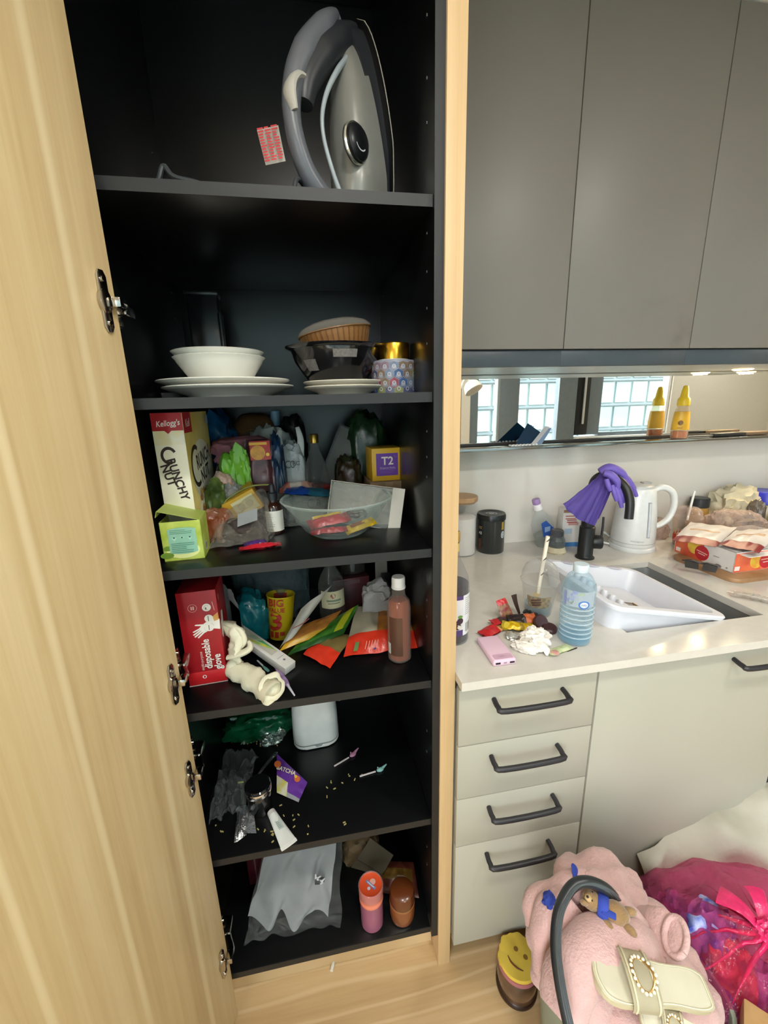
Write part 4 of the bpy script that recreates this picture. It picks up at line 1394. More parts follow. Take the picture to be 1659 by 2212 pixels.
def _cuff(b):
    lathe(b, [(0.0, 0.004), (0.010, 0.003), (0.020, -0.002), (0.0262, 0.004), (0.0275, 0.006), (0.0265, 0.008), (0.019, 0.010), (0.022, -0.018)], 32, M_=Matrix.Translation(cuffc) @ Euler((math.radians(58), 0, math.radians(18))).to_matrix().to_4x4())
    for v in b.verts:
        d = 0.005 * nz(v.co, 70, 2)
        v.co += V((d * 0.5, d, d))
        v.co.z = max(v.co.z, S4 + 0.001)


part('cuff', _cuff, LATEX, lg, ang=70)
part('cuff', lambda b: [tube(b, [PY(478, 1346, 0.90), PY(496, 1350, 0.885), PY(519, 1362, 0.872), PY(528, 1385, 0.868), PY(517, 1402, 0.862)], [0.004, 0.006, 0.006, 0.007, 0.004], 12)], LATEX, lg)
part('cuff', lambda b: [tube(b, [PY(492, 1420, 0.858), PY(520, 1412, 0.85), PY(540, 1400, 0.852), PY(537, 1385, 0.862)], [0.008, 0.011, 0.011, 0.005], 12, flat=0.6)], LATEX, lg)

wx = thing('picture_box', 'long white box with a green leafy picture, lying aslant beside the gloves', 'box', PZ(600, 1442, S4), rot=(0, 0, 0))
A_, B_ = PZ(627, 1452, S4), PZ(500, 1352, S4 + 0.06)
wx.location = A_ + V((0.0, 0.0, 0.002))
dirv = (PY(487, 1352, 1.02) - PY(622, 1448, 0.868)).normalized()
sidev = V((0.86, 0.5, 0.0)).normalized()
sidev = (sidev - dirv * sidev.dot(dirv)).normalized()
upv = sidev.cross(dirv) * -1
upv = dirv.cross(sidev)
if upv.z < 0:
    upv = -upv
wx.rotation_euler = Matrix((sidev, dirv, sidev.cross(dirv))).transposed().to_euler()
WL = 0.225
part('carton', lambda b: box(b, (0, WL / 2, 0.010), (0.032, WL, 0.020), 0.0008), M('#cfccc6', 0.5), wx)
p = Print((0, 0, 0.020), (1, 0, 0), (0, 1, 0))
p.rect(0.001, 0.110, 0.019, 0.115, M('#bdb9ab', 0.5)).poly([(-0.008, 0.140), (-0.008, 0.110), (0.010, 0.055), (0.010, 0.075)], M('#c3c34a', 0.5, hex2='#7fb060', vs=60)).poly([(-0.004, 0.150), (0.010, 0.078), (0.0105, 0.135)], M('#9fb79c', 0.5)).poly([(0.002, 0.115), (0.010, 0.060), (0.0105, 0.105)], M('#4f9a5f', 0.5))
p.disc(0.002, 0.022, 0.003, M('#77747a', 0.5)).rect(0.002, 0.034, 0.020, 0.001, M('#8b888c', .5)).rect(-0.002, 0.185, 0.008, 0.003, M('#9a979a', .5))
p.done(wx, 'printed_label')
cp = thing('promo_cup', 'yellow paper cup with large red letters and a 3 on its side', 'cup', (-0.112, 1.02, S4 + 0.002), rot=(-7, 4, -4))
part('cup', lambda b: lathe(b, [(0, 0.002), (0.027, 0.002), (0.028, 0.0), (0.0355, 0.112), (0.037, 0.114), (0.0365, 0.116), (0.0345, 0.112), (0.027, 0.006), (0, 0.006)], 40), M('#c3a80d', 0.5), cp)
CRD = M('#a8260f', 0.5)
for (z, t, s_, sx) in ((0.101, 'BIG', 0.026, 1.05), (0.082, 'VALUE', 0.0155, 1.0), (0.050, '3', 0.062, 1.25)):
    r_ = 0.028 + 0.0075 * (z + 0.40 * s_) / 0.112 + 0.0003
    Print((0, 0, 0), cyl=r_ + 0.0006, ang=-14).text(t, 0, z, s_, CRD, 0, 0.028, sx).done(cp, 'lettering')
Print((0, 0, 0), cyl=0.0312, ang=-14).rect(-0.012, 0.016, 0.010, 0.016, CRD).rect(0.002, 0.016, 0.010, 0.016, CRD).rect(0.016, 0.019, 0.012, 0.010, CRD).done(cp, 'lettering')
part('inside_mark', lambda b: lathe(b, [(0.0325, 0.085), (0.034, 0.108)], 6, a0=math.radians(70), a1=math.radians(130)), CRD, cp)
bag('teal_bag', 'teal plastic bag squeezed behind the long white box', 'bag', (-0.182, 1.03, S4), (0.085, 0.08, 0.125), '#0c5a66', 101, hex2='#0f6e78', rough=0.2)
bag('clear_sack', 'big clear plastic bag filling the back above the yellow cup', 'bag', (-0.135, 1.15, S4), (0.190, 0.17, 0.262), '', 103, film=FILM('#dfe7e8', '#8fa0a4', 0.16, 0.07, 1.0, 45, 0.4), power=0.8)
en = thing('envelope_stack', 'white plastic sleeve with papers standing beside the red glove box', 'envelope', (0, 0, 0))
part('sleeve', lambda b: sheet(b, lambda u, v: V((-0.238 + 0.036 * u + 0.014 * (1 - v) * u, 0.975 + 0.03 * (1 - u) - 0.02 * v, S4 + 0.002 + 0.185 * v - 0.02 * u * v)) + V((0.004 * nz((u, v, 0), 4, 1),) * 3), 10, 14, thick=0.004), M('#c9ccce', 0.35, bump=0.2), en)
part('paper', lambda b: sheet(b, lambda u, v: V((-0.250 + 0.026 * u, 1.01, S4 + 0.002 + 0.20 * v)), 4, 6, thick=0.003), M('#5e5038', 0.6), en)
part('paper', lambda b: sheet(b, lambda u, v: V((-0.214 + 0.020 * u, 0.955, S4 + 0.04 + 0.11 * v - 0.03 * u)), 4, 6, thick=0.001), M('#dfe1e2', 0.4), en)
# sachet, spice packets and noodles
sa = thing('paper_sachet', 'tall narrow white paper sachet leaning up over the spice packets', 'sachet', (0, 0, 0))
s4 = [PY(602, 1404, 0.905), PY(612, 1406, 0.90), PY(718, 1262, 0.955), PY(650, 1314, 0.915)]


def _sach(b):
    bl, br_, tr, tl = PY(603, 1402, 0.905), PY(640, 1368, 0.93), PY(718, 1262, 0.965), PY(650, 1316, 0.915)
    sheet(b, lambda u, v: (bl * (1 - u) + br_ * u) * (1 - v) + (tl * (1 - u) + tr * u) * v + V((0, 0.005 * math.sin(6 * u), 0)), 10, 14, thick=0.0025)


part('paper', _sach, M('#cfcdc4', 0.5, bump=0.15), sa)
part('stripe', lambda b: tube(b, [PY(632, 1358, 0.9065), PY(655, 1346, 0.915), PY(668, 1336, 0.925)], 0.0012, 6), M('#8e4a48', 0.5), sa)


def quad_packet(name, label, cat, c, T, mats, bands, seed, group=None):
    """packet whose corner points (near left, near right, far right, far left) are given"""
    o = V((c[0] + c[1] + c[2] + c[3])) / 4
    t = thing(name, label, cat, o, group=group)

    def f(b):
        n, m = 24, 14
        nn = ((c[1] - c[0]).cross(c[3] - c[0])).normalized()
        for s in (1, -1):
            g = []
            for i in range(n + 1):
                row = []
                for j in range(m + 1):
                    u, v = i / n, j / m
                    h = max(0, 1 - abs(2 * u - 1) ** 3) * max(0, 1 - abs(2 * v - 1) ** 2.5)
                    p_ = (c[0] * (1 - u) + c[1] * u) * (1 - v) + (c[3] * (1 - u) + c[2] * u) * v
                    row.append(b.verts.new(p_ - o + nn * (s * T / 2 * h + T * 0.22 * nz((u * 3, v * 3, 0), 1.6, seed) + s * 0.0004)))
                g.append(row)
            for i in range(n):
                for j in range(m):
                    q = (g[i][j], g[i + 1][j], g[i + 1][j + 1], g[i][j + 1])
                    fc = b.faces.new(q if s > 0 else q[::-1])
                    fc.material_index = 0
                    for (u0, u1, v0, v1, mi) in bands:
                        if u0 <= (i + .5) / n < u1 and v0 <= (j + .5) / m < v1:
                            fc.material_index = mi
    part('wrapper', f, mats, t, ang=60)
    return t


def Q(*pts):
    return [PZ(x, y, z) for (x, y, z) in pts]


OR, YL, GN = M('#8c5a28', 0.3, hex2='#a66a2c', vs=40), M('#b98d16', 0.3), M('#2d5a1d', 0.3, hex2='#3f7426', vs=40)
quad_packet('spice_packet', 'orange and yellow spice packet lying on the green packet', 'packet', Q((602, 1408, S4 + .030), (700, 1368, S4 + .034), (738, 1318, S4 + .060), (640, 1356, S4 + .055)), 0.012, [OR, YL], [(0, 1, 0, .28, 1)], 3)
quad_packet('herb_packet', 'green packet with lime stripe under the orange spice packet', 'packet', Q((618, 1418, S4 + .016), (742, 1370, S4 + .030), (775, 1306, S4 + .066), (660, 1372, S4 + .030)), 0.012, [GN, M('#a3a624', 0.3), M('#1f4a1a', 0.3)], [(.0, 1, .0, .2, 2), (.75, .9, .2, 1, 1)], 4)
LR = M('#c9341f', 0.28, bump=0.15, bs=60)
quad_packet('noodle_bag', 'red cornered noodle packet poking forward from under the green packet', 'packet', Q((655, 1412, S4 + .012), (713, 1444, S4 + .004), (762, 1372, S4 + .024), (690, 1368, S4 + .020)), 0.018, [LR, M('#6e5f36', 0.35)], [(0.3, 1.01, .42, 1.01, 1)], 6)
rn_ = quad_packet('crisps_bag', 'large red and cream snack bag lying beside the orange bottle', 'packet', Q((742, 1418, S4 + .010), (905, 1398, S4 + .006), (885, 1312, S4 + .048), (770, 1310, S4 + .055)), 0.034, [LR, M('#a49c86', 0.4), M('#a86a24', 0.35, hex2='#8c5a30', vs=50)], [(0, .42, .38, 1.01, 1), (.42, 1.01, .38, 1.01, 2)], 8)
c_ = (PZ(742, 1418, S4 + .012) + PZ(905, 1398, S4 + .010)) / 2 - rn_.location
pu = (PZ(905, 1398, S4 + .010) - PZ(742, 1418, S4 + .012)).normalized()
pv = (PZ(770, 1340, S4 + .05) - PZ(755, 1400, S4 + .02)).normalized()
p = Print(c_ + pv * 0.014 - pu * 0.02, pu, pv, lift=0.012)
p.rect(-0.045, 0.002, 0.010, 0.026, M('#5d7a45', 0.5))
for k in range(5):
    p.rect(-0.022 + k * 0.007, 0.003, 0.0016, 0.024, M('#e0a79a', 0.5))
p.disc(0.002, -0.011, 0.003, M('#3d3f86', .5)).rect(0.034, 0.01, 0.008, 0.034, M('#8d6a45', 0.5), 8)
p.done(rn_, 'printed_label')
ob = thing('cordial_bottle', 'clear square bottle of pinkish orange drink with a white screw cap', 'bottle', (0.176, 0.862, S4 + 0.0005))
part('bottle', lambda b: lathe(b, [(0, 0.003), (0.020, 0.003), (0.024, 0.0), (0.0275, 0.004), (0.0275, 0.135), (0.025, 0.150), (0.0155, 0.163), (0.0145, 0.190)], 36), FILM('#efe6dd', '#d8cfc6', 0.06, 0.05, 0.0, 1, 0.3), ob)
lqm, nt, out = nodes('orange_drink')
pb = N(nt, 'ShaderNodeBsdfPrincipled', i_Roughness=0.1)
pb.inputs['Base Color'].default_value = lin('#b5623a')
tr_ = N(nt, 'ShaderNodeBsdfTransparent')
tr_.inputs[0].default_value = lin('#d98a5c')
mxs = N(nt, 'ShaderNodeMixShader')
mxs.inputs[0].default_value = 0.5
nt.links.new(tr_.outputs[0], mxs.inputs[1])
nt.links.new(pb.outputs[0], mxs.inputs[2])
nt.links.new(mxs.outputs[0], out.inputs[0])
part('drink', lambda b: lathe(b, [(0, 0.005), (0.0245, 0.005), (0.0255, 0.010), (0.0255, 0.136), (0.0235, 0.148), (0.018, 0.153), (0, 0.153)], 36), lqm, ob)
part('cap', lambda b: lathe(b, [(0.0165, 0.182), (0.0165, 0.186), (0.0155, 0.187), (0.0155, 0.206), (0.014, 0.209), (0, 0.2095)], 32), M('#d5d1cb', 0.45), ob)
part('label', lambda b: lathe(b, [(0.0278, 0.020), (0.0278, 0.118)], 16, a0=math.radians(205), a1=math.radians(275)), FILM('#b98a68', '#6d5140', 0.45, 0.2, 0, 1, 0.2), ob)
part('price_sticker', lambda b: lathe(b, [(0.0279, 0.022), (0.0279, 0.050)], 6, a0=math.radians(190), a1=math.radians(212)), M('#b5b8b0', 0.5), ob)
rb = thing('liqueur_bottle', 'clear bottle with a cream label and red emblem at the back of the shelf', 'bottle', (0.030, 1.075, S4))
part('bottle', lambda b: lathe(b, [(0, 0.002), (0.034, 0.0), (0.036, 0.004), (0.036, 0.115), (0.030, 0.135), (0.014, 0.165), (0.0125, 0.255)], 32), FILM('#eeeeea', '#8b8b86', 0.10, 0.05, 0, 1, 0.4), rb)
p = Print((0, 0, 0), cyl=0.0365)
p.rect(0.004, 0.080, 0.075, 0.050, M('#c0b795', 0.5)).disc(0.002, 0.092, 0.007, M('#8e2f2c', 0.5)).rect(0.004, 0.078, 0.04, 0.006, M('#6f7d66', 0.5)).lines(0.004, 0.070, 0.034, 1, 0.004, 0.003, M('#6f6d56', 0.5), 2).done(rb, 'cream_label')
j2 = thing('pickle_jar', 'empty dark glass jar at the back right of the glove-box shelf', 'jar', (0.100, 1.16, S4))
part('glass', lambda b: lathe(b, [(0, 0.002), (0.036, 0.0), (0.038, 0.004), (0.038, 0.19), (0.030, 0.205), (0.030, 0.225)], 32), FILM('#8b8984', '#59564f', 0.3, 0.06, 0, 1, 0.35), j2)
part('lid', lambda b: lathe(b, [(0.032, 0.215), (0.032, 0.235), (0, 0.236)], 28), M('#3a2a26', 0.4), j2)
part('contents', lambda b: lathe(b, [(0, 0.004), (0.0345, 0.006), (0.0345, 0.12), (0, 0.122)], 28), M('#3a2b22', 0.5), j2)
bx = thing('maroon_box', 'maroon cardboard packet standing at the back beside the dark jar', 'box', (0.085, 1.105, S4), 8)
part('carton', lambda b: box(b, (0, 0, 0.058), (0.105, 0.03, 0.116), 0.001), M('#33161a', 0.5, hex2='#4d1c1e', vs=20), bx)
part('lid_edge', lambda b: box(b, (-0.01, -0.0152, 0.105), (0.07, 0.001, 0.012)), M('#52383a', 0.5), bx)
tp = thing('tissue_pack', 'grey-white crumpled soft pack behind the orange bottle', 'packet', (0.150, 1.02, S4))
part('wrapper', lambda b: lump(b, (0.085, 0.05, 0.125), 110, 0.15, 3, 4, flat=0.25, ridge=0.15, power=0.7), M('#7d7b78', 0.5, bump=0.2), tp)
Print((0.0, -0.026, 0.085), (1, 0, 0), (0, 0.1, 1), lift=0.003).poly([(0.010, 0.0), (0.026, 0.010), (0.025, 0.004)], INK).done(tp, 'print')
ph = thing('ladle', 'black kitchen ladle handle leaning beside a strip of white paper', 'utensil', (0, 0, 0))
part('handle', lambda b: tube(b, [PY(850, 1330, 1.0), PY(838, 1285, 1.04), PY(832, 1238, 1.08)], [0.010, 0.012, 0.013], 10, flat=0.45), M('#1d1e20', 0.4), ph)
single('paper_strip', lambda b: sheet(b, lambda u, v: PY(812 + 26 * u + 6 * v * 0, 1252 - 46 * v + 30 * (1 - v), 1.13) + V((0, 0.02 * v, 0)), 4, 6, thick=0.002), M('#a3a094', 0.6), 'cream paper strip standing behind the ladle at the back of the shelf', 'paper')
def pick(name, label, a, b_, head, mat, cat, w=0.0022):
    t = thing(name, label, cat, (0, 0, 0))
    part('stick', lambda b: tube(b, [a, (a + b_) / 2, b_], [w, w * 1.0, w * 0.9], 8, k=2), M('#cfd0d2', 0.4) if head else mat, t)
    return t


tbz = thing('toothbrush', 'lilac and white interdental brush lying under the end of the white box', 'brush', (0, 0, 0))
a_, b_ = PZ(590, 1432, S4 + .005), PZ(636, 1502, S4 + .004)
part('handle', lambda b: tube(b, [a_, a_.lerp(b_, .3), a_.lerp(b_, .6), a_.lerp(b_, .75)], [0.003, 0.0048, 0.0062, 0.003], 10, flat=0.6), M('#8a6d9f', 0.4, hex2='#a98fbd', vs=60), tbz)
part('bristle_stem', lambda b: tube(b, [a_.lerp(b_, .7), a_.lerp(b_, .85), b_], [0.003, 0.0024, 0.0016], 8), M('#cfcbd6', 0.4), tbz)
tq = thing('floss_pick', 'teal and white floss pick lying behind the rolled glove cuff', 'pick', (0, 0, 0))
a_, b_ = PZ(556, 1427, S4 + .004), PZ(580, 1450, S4 + .004)
part('stem', lambda b: tube(b, [a_, a_.lerp(b_, .5)], [0.0018, 0.002], 8, k=2), M('#c5cfcd', 0.4), tq)
part('head', lambda b: tube(b, [a_.lerp(b_, .5), a_.lerp(b_, .8), b_], [0.002, 0.0042, 0.003], 8, flat=0.5), M('#5f8f88', 0.4), tq)

# ================================================================== toaster shelf
ts = thing('toaster', 'white toaster with grey base line pushed under the shelf above', 'toaster', (-0.047, 1.150, S5), 3)


def rrect(w, d, r, n=6):
    out = []
    for (cx, cy, a) in ((w / 2 - r, d / 2 - r, 0), (-w / 2 + r, d / 2 - r, 90), (-w / 2 + r, -d / 2 + r, 180), (w / 2 - r, -d / 2 + r, 270)):
        for k in range(n + 1):
            t = math.radians(a + 90 * k / n)
            out.append((cx + r * math.cos(t), cy + r * math.sin(t)))
    return out


part('base', lambda b: prism(b, rrect(0.134, 0.234, 0.036), 0.004, 0.013, 0, None, 0.003), M('#dfdfdb', 0.3), ts)
part('base_line', lambda b: prism(b, rrect(0.132, 0.232, 0.036), 0.0125, 0.019), M('#8b8d8c', 0.4), ts)


def _tshell(b):
    prev = None
    for (z, s) in ((0.0185, 1.0), (0.03, 1.005), (0.10, 0.985), (0.155, 0.94), (0.17, 0.89), (0.175, 0.80)):
        ring = [b.verts.new((x * s, y * s, z)) for x, y in rrect(0.134, 0.234, 0.036)]
        if prev:
            for i in range(len(ring)):
                j = (i + 1) % len(ring)
                b.faces.new((prev[i], prev[j], ring[j], ring[i]))
        prev = ring
    b.faces.new(prev)


part('shell', _tshell, M('#d5d6d3', 0.3, coat=0.2), ts)
part('crumb_tray_tab', lambda b: prism(b, [(-0.014, 0.016), (0.014, 0.016), (0.006, 0.008), (-0.006, 0.008)], 0, 0.002, M_=XF((0.005, -0.1155, 0), (90, 0, 0))), M('#8f9192', 0.4), ts)
for s in (-0.022, 0.022):
    part('slot', lambda b: box(b, (s, 0, 0.1752), (0.020, 0.15, 0.002)), BLACK, ts)
part('foot', lambda b: [box(b, (x, y, 0.002), (0.02, 0.02, 0.004)) for x in (-.045, .045) for y in (-.09, .09)], BLACK, ts)
part('cord', lambda b: tube(b, [(0.055, 0.09, 0.155), (0.078, 0.02, 0.145), (0.086, -0.03, 0.12), (0.080, -0.03, 0.085), (0.062, 0.02, 0.070)], 0.0038, 8), M('#a8aaa2', 0.4), ts)
bag('crisp_wrapper', 'shiny green and silver wrapper at the back left of the toaster shelf', 'wrapper', (-0.215, 1.16, S5), (0.19, 0.14, 0.075), '#0a4a2c', 120, rough=0.15, hex2='#0c5a38', ridge=0.25)
single('foil_wrapper', lambda b: lump(b, (0.075, 0.06, 0.035), 122, 0.3, 4, 4, flat=0.3, ridge=0.35), M('#a9b5b0', 0.18, 0.8, bump=0.4), 'silver torn end of wrapper in front of the green wrapper', 'wrapper', (-0.175, 1.10, S5), ang=30)


def lying(nm, lbl, cat, px, z):
    return thing(nm, lbl, cat, PZ(px[0], px[1], z))


ps = quad_packet('spice_sachet', 'purple spice sachet with orange lettering leaning beside the black jar', 'sachet', [PZ(598, 1712, S5 + .010), PZ(645, 1733, S5 + .004), PZ(664, 1690, S5 + .012), PZ(598, 1628, S5 + .045)], 0.010, [M('#62348f', 0.3, bump=0.2), M('#b9b04e', 0.35, hex2='#c9c5bd', vs=40), M('#8f8d95', 0.25)], [(0, .45, .0, .45, 1), (.45, 1.01, 0, .12, 2)], 12)
pu = (PZ(655, 1668, S5 + .01) - PZ(592, 1640, S5 + .04)).normalized()
pv0 = (PZ(598, 1630, S5 + .045) - PZ(620, 1720, S5 + .006))
pv0 = (pv0 - pu * pv0.dot(pu)).normalized()
p = Print(PZ(622, 1668, S5 + .030) - ps.location, pu, pv0, lift=0.004)
p.text('BATCHA', -0.006, 0.0, 0.015, M('#d8cfae', 0.5), 4, 0.02, 0.9).disc(-0.034, 0.006, 0.009, M('#c5622e', .5)).disc(0.030, -0.008, 0.008, M('#c5622e', .5)).disc(0.024, -0.004, 0.004, M('#d9b23c', .5))
p.done(ps, 'lettering')
part('foil_seam', lambda b: tube(b, [PZ(598, 1625, S5 + .047) - ps.location, PZ(580, 1645, S5 + .046) - ps.location, PZ(558, 1673, S5 + .040) - ps.location], [0.004, 0.005, 0.003], 10, flat=0.4), M('#b5b7b8', 0.15, 0.9, bump=0.5), ps)
jr = thing('spice_jar', 'black jar with a shiny chrome-edged lid on the toaster shelf', 'jar', (-0.186, 0.872, S5))
part('body', lambda b: lathe(b, [(0, 0.0), (0.026, 0.0), (0.028, 0.003), (0.0285, 0.052), (0.026, 0.058), (0.024, 0.062)], 36), M('#0d0d0f', 0.1, coat=0.5), jr)
part('lid', lambda b: lathe(b, [(0.030, 0.058), (0.0315, 0.060), (0.0315, 0.076), (0.0285, 0.079), (0, 0.0785)], 40), M('#0f1012', 0.08, coat=0.5), jr)
part('chrome_band', lambda b: lathe(b, [(0.0316, 0.059), (0.0322, 0.061), (0.0322, 0.070), (0.0316, 0.072)], 40), CHROME, jr)
sb = quad_packet('foil_sachet', 'torn silver foil sachet lying in front of the black jar', 'sachet', [PZ(505, 1822, S5 + .006), PZ(532, 1805, S5 + .006), PZ(541, 1738, S5 + .016), PZ(514, 1742, S5 + .014)], 0.016, [M('#b9bbc0', 0.16, 0.9, bump=0.6, bs=80)], [], 14)
part('clear_edge', lambda b: sheet(b, lambda u, v: PZ(528 + 26 * u - 8 * u * v, 1800 - 58 * v, S5 + .006 + .006 * v) - sb.location, 6, 8), FILM('#d0d3d6', '#b9bcc0', 0.3, 0.12, 0.6, 60, 0.3), sb)
cg = thing('cling_bag', 'clear thin plastic bag crumpled along the hinge side of the toaster shelf', 'bag', (0, 0, 0))


def _cling(b):
    c = [PZ(452, 1790, S5 + .004), PZ(530, 1770, S5 + .004), PZ(560, 1640, S5 + .02), PZ(490, 1630, S5 + .02)]
    sheet(b, lambda u, v: (c[0] * (1 - u) + c[1] * u) * (1 - v) + (c[3] * (1 - u) + c[2] * u) * v + V((0, 0, 0.022 + 0.030 * nz((u * 2, v * 3, 0), 2.2, 4) + 0.012 * nz((u * 2, v * 3, 0), 6, 5))), 30, 40)
    for v in b.verts:
        v.co.z = max(v.co.z, S5 + 0.001)


part('film', _cling, FILM('#e4e6e8', '#b9bfc4', 0.07, 0.12, 0.9, 50, 0.35), cg)
spn = thing('plastic_spoon', 'dull green plastic stick poking out of the silver sachet', 'utensil', (0, 0, 0))
part('handle', lambda b: tube(b, [PZ(523, 1738, S5 + .012), PZ(524, 1710, S5 + .02), PZ(521, 1690, S5 + .028)], [0.003, 0.0045, 0.006], 8, flat=0.4), M('#4f5348', 0.4), spn)
part('tip', lambda b: tube(b, [PZ(514, 1691, S5 + .030), PZ(527, 1689, S5 + .030)], 0.0024, 8, k=2), M('#8a9a58', 0.4), spn)
tu = thing('cream_tube', 'small white squeeze tube lying at the front of the toaster shelf', 'tube', (0, 0, 0))
a_, b_ = PZ(590, 1762, S5 + .011), PZ(624, 1824, S5 + .004)
ax = (b_ - a_).normalized()


def _tubeb(b):
    n = 16
    sd = ax.cross(V((0, 0, 1))).normalized()
    u_ = sd.cross(ax)
    prev = None
    for k in range(11):
        t = k / 10
        c = a_.lerp(b_, t)
        rw, rh = 0.0105 + 0.0085 * t, 0.0105 * (1 - t) + 0.0008
        ring = [b.verts.new(c + sd * (rw * math.cos(2 * math.pi * i / n)) + u_ * (rh * math.sin(2 * math.pi * i / n))) for i in range(n)]
        if prev:
            for i in range(n):
                b.faces.new((prev[i], prev[(i + 1) % n], ring[(i + 1) % n], ring[i]))
        else:
            b.faces.new(ring[::-1])
        prev = ring
    b.faces.new(prev)


part('body', _tubeb, M('#d9dbd6', 0.4), tu)
part('crimp', lambda b: tube(b, [b_ - ax * 0.004, b_ + ax * 0.004], [0.0195, 0.0195], 12, flat=0.08, k=1, up=(0, 0, 1)), M('#e4e4e0', 0.35), tu)
part('cap', lambda b: tube(b, [a_ - ax * 0.012, a_ - ax * 0.002, a_ + ax * 0.001], [0.0095, 0.0105, 0.0105], 20, k=1), M('#c9c3be', 0.4), tu)
sd = ax.cross(V((0, 0, 1))).normalized()
Print(a_.lerp(b_, .45) + V((0, 0, 0.0066)), sd * -1, ax * -1, lift=0.0015).rect(0.001, 0.006, 0.012, 0.03, M('#b9c4bf', 0.5)).lines(0.0, 0.012, 0.010, 5, 0.004, 0.0012, M('#7d8d88', 0.5), 3).done(tu, 'printed_label')


def cake_pick(name, label, tip, base, mat, heart):
    t = thing(name, label, 'party pick', (0, 0, 0))
    part('stick', lambda b: tube(b, [base, base.lerp(tip, .62)], [0.0022, 0.0022], 8, k=1), M('#cbbfc0', 0.4), t)
    c = base.lerp(tip, .80)
    d = (tip - base).normalized()
    part('charm', lambda b: [lump(b, (0.020, 0.012, 0.010), 3, 0.1, 2, 3, flat=0.2, M_=Matrix.Translation(c - V((0, 0, .003))) @ Euler((0, 0, math.atan2(d.y, d.x))).to_matrix().to_4x4()), tube(b, [c, c + d * 0.012 + V((-0.002, 0.003, 0.003)), c + d * 0.020 + V((0.0, 0.007, 0.006))], [0.005, 0.0036, 0.0012], 8), tube(b, [c - d * 0.004, c + V((-0.006, 0.006, 0.006))], [0.004, 0.0015], 8, k=2)], mat, t)


cake_pick('party_pick', 'small pink animal-shaped party pick on the black toaster shelf', PZ(772, 1625, S5 + .004), PZ(722, 1655, S5 + .003), M('#b87fa0', 0.4), 1)
cake_pick('party_pick', 'small teal animal-shaped party pick on the black toaster shelf', PZ(832, 1660, S5 + .004), PZ(777, 1677, S5 + .003), M('#7fb0ab', 0.4), 0)
rn = random.Random(11)
cr = []
for (cx, cy, sx, sy, n) in ((545, 1600, 70, 20, 34), (520, 1590, 30, 10, 10), (610, 1775, 45, 30, 18), (580, 1800, 25, 25, 8), (760, 1675, 30, 20, 5), (745, 1780, 6, 6, 2), (470, 1795, 10, 10, 3), (716, 1700, 12, 12, 5)):
    for k in range(n):
        cr.append((cx + rn.gauss(0, sx * .5), cy + rn.gauss(0, sy * .5)))


def _crumbs(b):
    for (x, y) in cr:
        w = PZ(x, y, S5 + 0.0012)
        if not (XL + .01 < w.x < XR - .01 and 0.78 < w.y < 1.28):
            continue
        box(b, (0, 0, 0), (rn.uniform(.003, .007), 0.0022, 0.0018), 0, 0, XF(w, (0, 0, rn.uniform(0, 180))))


tag(link('crumbs', (lambda b: (_crumbs(b), b)[1])(bmesh.new()), M('#b3a468', 0.7), None, False), 'pale crumbs scattered over the black toaster shelf', 'crumbs', kind='stuff')

# ================================================================== lowest shelf
pk = thing('bagged_linen', 'white folded cloth in a clear plastic bag on the lowest pantry shelf', 'linen', (0, 0, 0))


def _linen(b):
    tl, tr, br2, bl = PY(575, 1828, 0.93), PY(727, 1798, 0.93), PZ(708, 1975, S6 + .03), PZ(535, 1985, S6 + .03)

    def f(u, v):
        p_ = (bl * (1 - u) + br2 * u) * (1 - v) + (tl * (1 - u) + tr * u) * v
        w = 0.016 * math.sin(u * 17 + 3.5 * nz((u, v, 0), 2, 2)) * (0.45 + 0.55 * (1 - v)) + 0.012 * nz((u * 3, v * 2, 0), 2, 6)
        e = -0.020 * (1 - v) ** 3 * (abs(math.sin(u * 7.5)))
        return p_ + V((0, w - 0.004, e * 0.8 + w * 0.3))
    sheet(b, f, 60, 34, thick=0.006)
    for v in b.verts:
        v.co.z = max(v.co.z, S6 + 0.004)


part('cloth', _linen, M('#cfd0d2', 0.7, bump=0.15, bs=30), pk, ang=70)


def _pbag(b):
    c = [PZ(528, 2040, S6 + .004), PZ(735, 2000, S6 + .004), PY(736, 1800, 0.912), PY(566, 1832, 0.912)]
    sheet(b, lambda u, v: (c[0] * (1 - u) + c[1] * u) * (1 - v) + (c[3] * (1 - u) + c[2] * u) * v + V((0.004 * math.sin(9 * v), -0.020 * math.sin(3.1 * v) - 0.01 + 0.010 * nz((u * 3, v * 3, 0), 2, 9), 0.018 * (1 - v) * (1 + nz((u * 4, v * 4, 0), 2, 4)))), 44, 40)
    for v in b.verts:
        v.co.z = max(v.co.z, S6 + 0.001)


part('film', _pbag, FILM('#eef0f1', '#c3c7ca', 0.05, 0.08, 0.9, 45, 0.3), pk)
part('label', lambda b: sheet(b, lambda u, v: PY(680 + 22 * u, 1912 - 24 * v + 8 * u, 0.868), 3, 3, thick=0.0006), M('#dfe1e3', 0.4), pk)
fm = thing('drink_bottle', 'orange-lidded pink bottle standing on the lowest pantry shelf', 'bottle', (0.076, 0.806, S6))
part('body', lambda b: lathe(b, [(0, 0.0), (0.026, 0.0), (0.0295, 0.004), (0.030, 0.075), (0.0295, 0.088)], 40), FILM('#d9a0b4', '#b46f8a', 0.55, 0.1, 0, 1, 0.2), fm)
part('contents', lambda b: lathe(b, [(0, 0.003), (0.028, 0.003), (0.028, 0.07), (0, 0.072)], 32), M('#9c4f6c', 0.5, hex2='#8a7590', vs=60), fm)
part('collar', lambda b: lathe(b, [(0.0305, 0.086), (0.0315, 0.088), (0.0315, 0.094), (0.0305, 0.096), (0.0305, 0.104), (0.0318, 0.106), (0.0318, 0.111), (0.0305, 0.113)], 40), M('#e08067', 0.25, coat=0.3), fm)
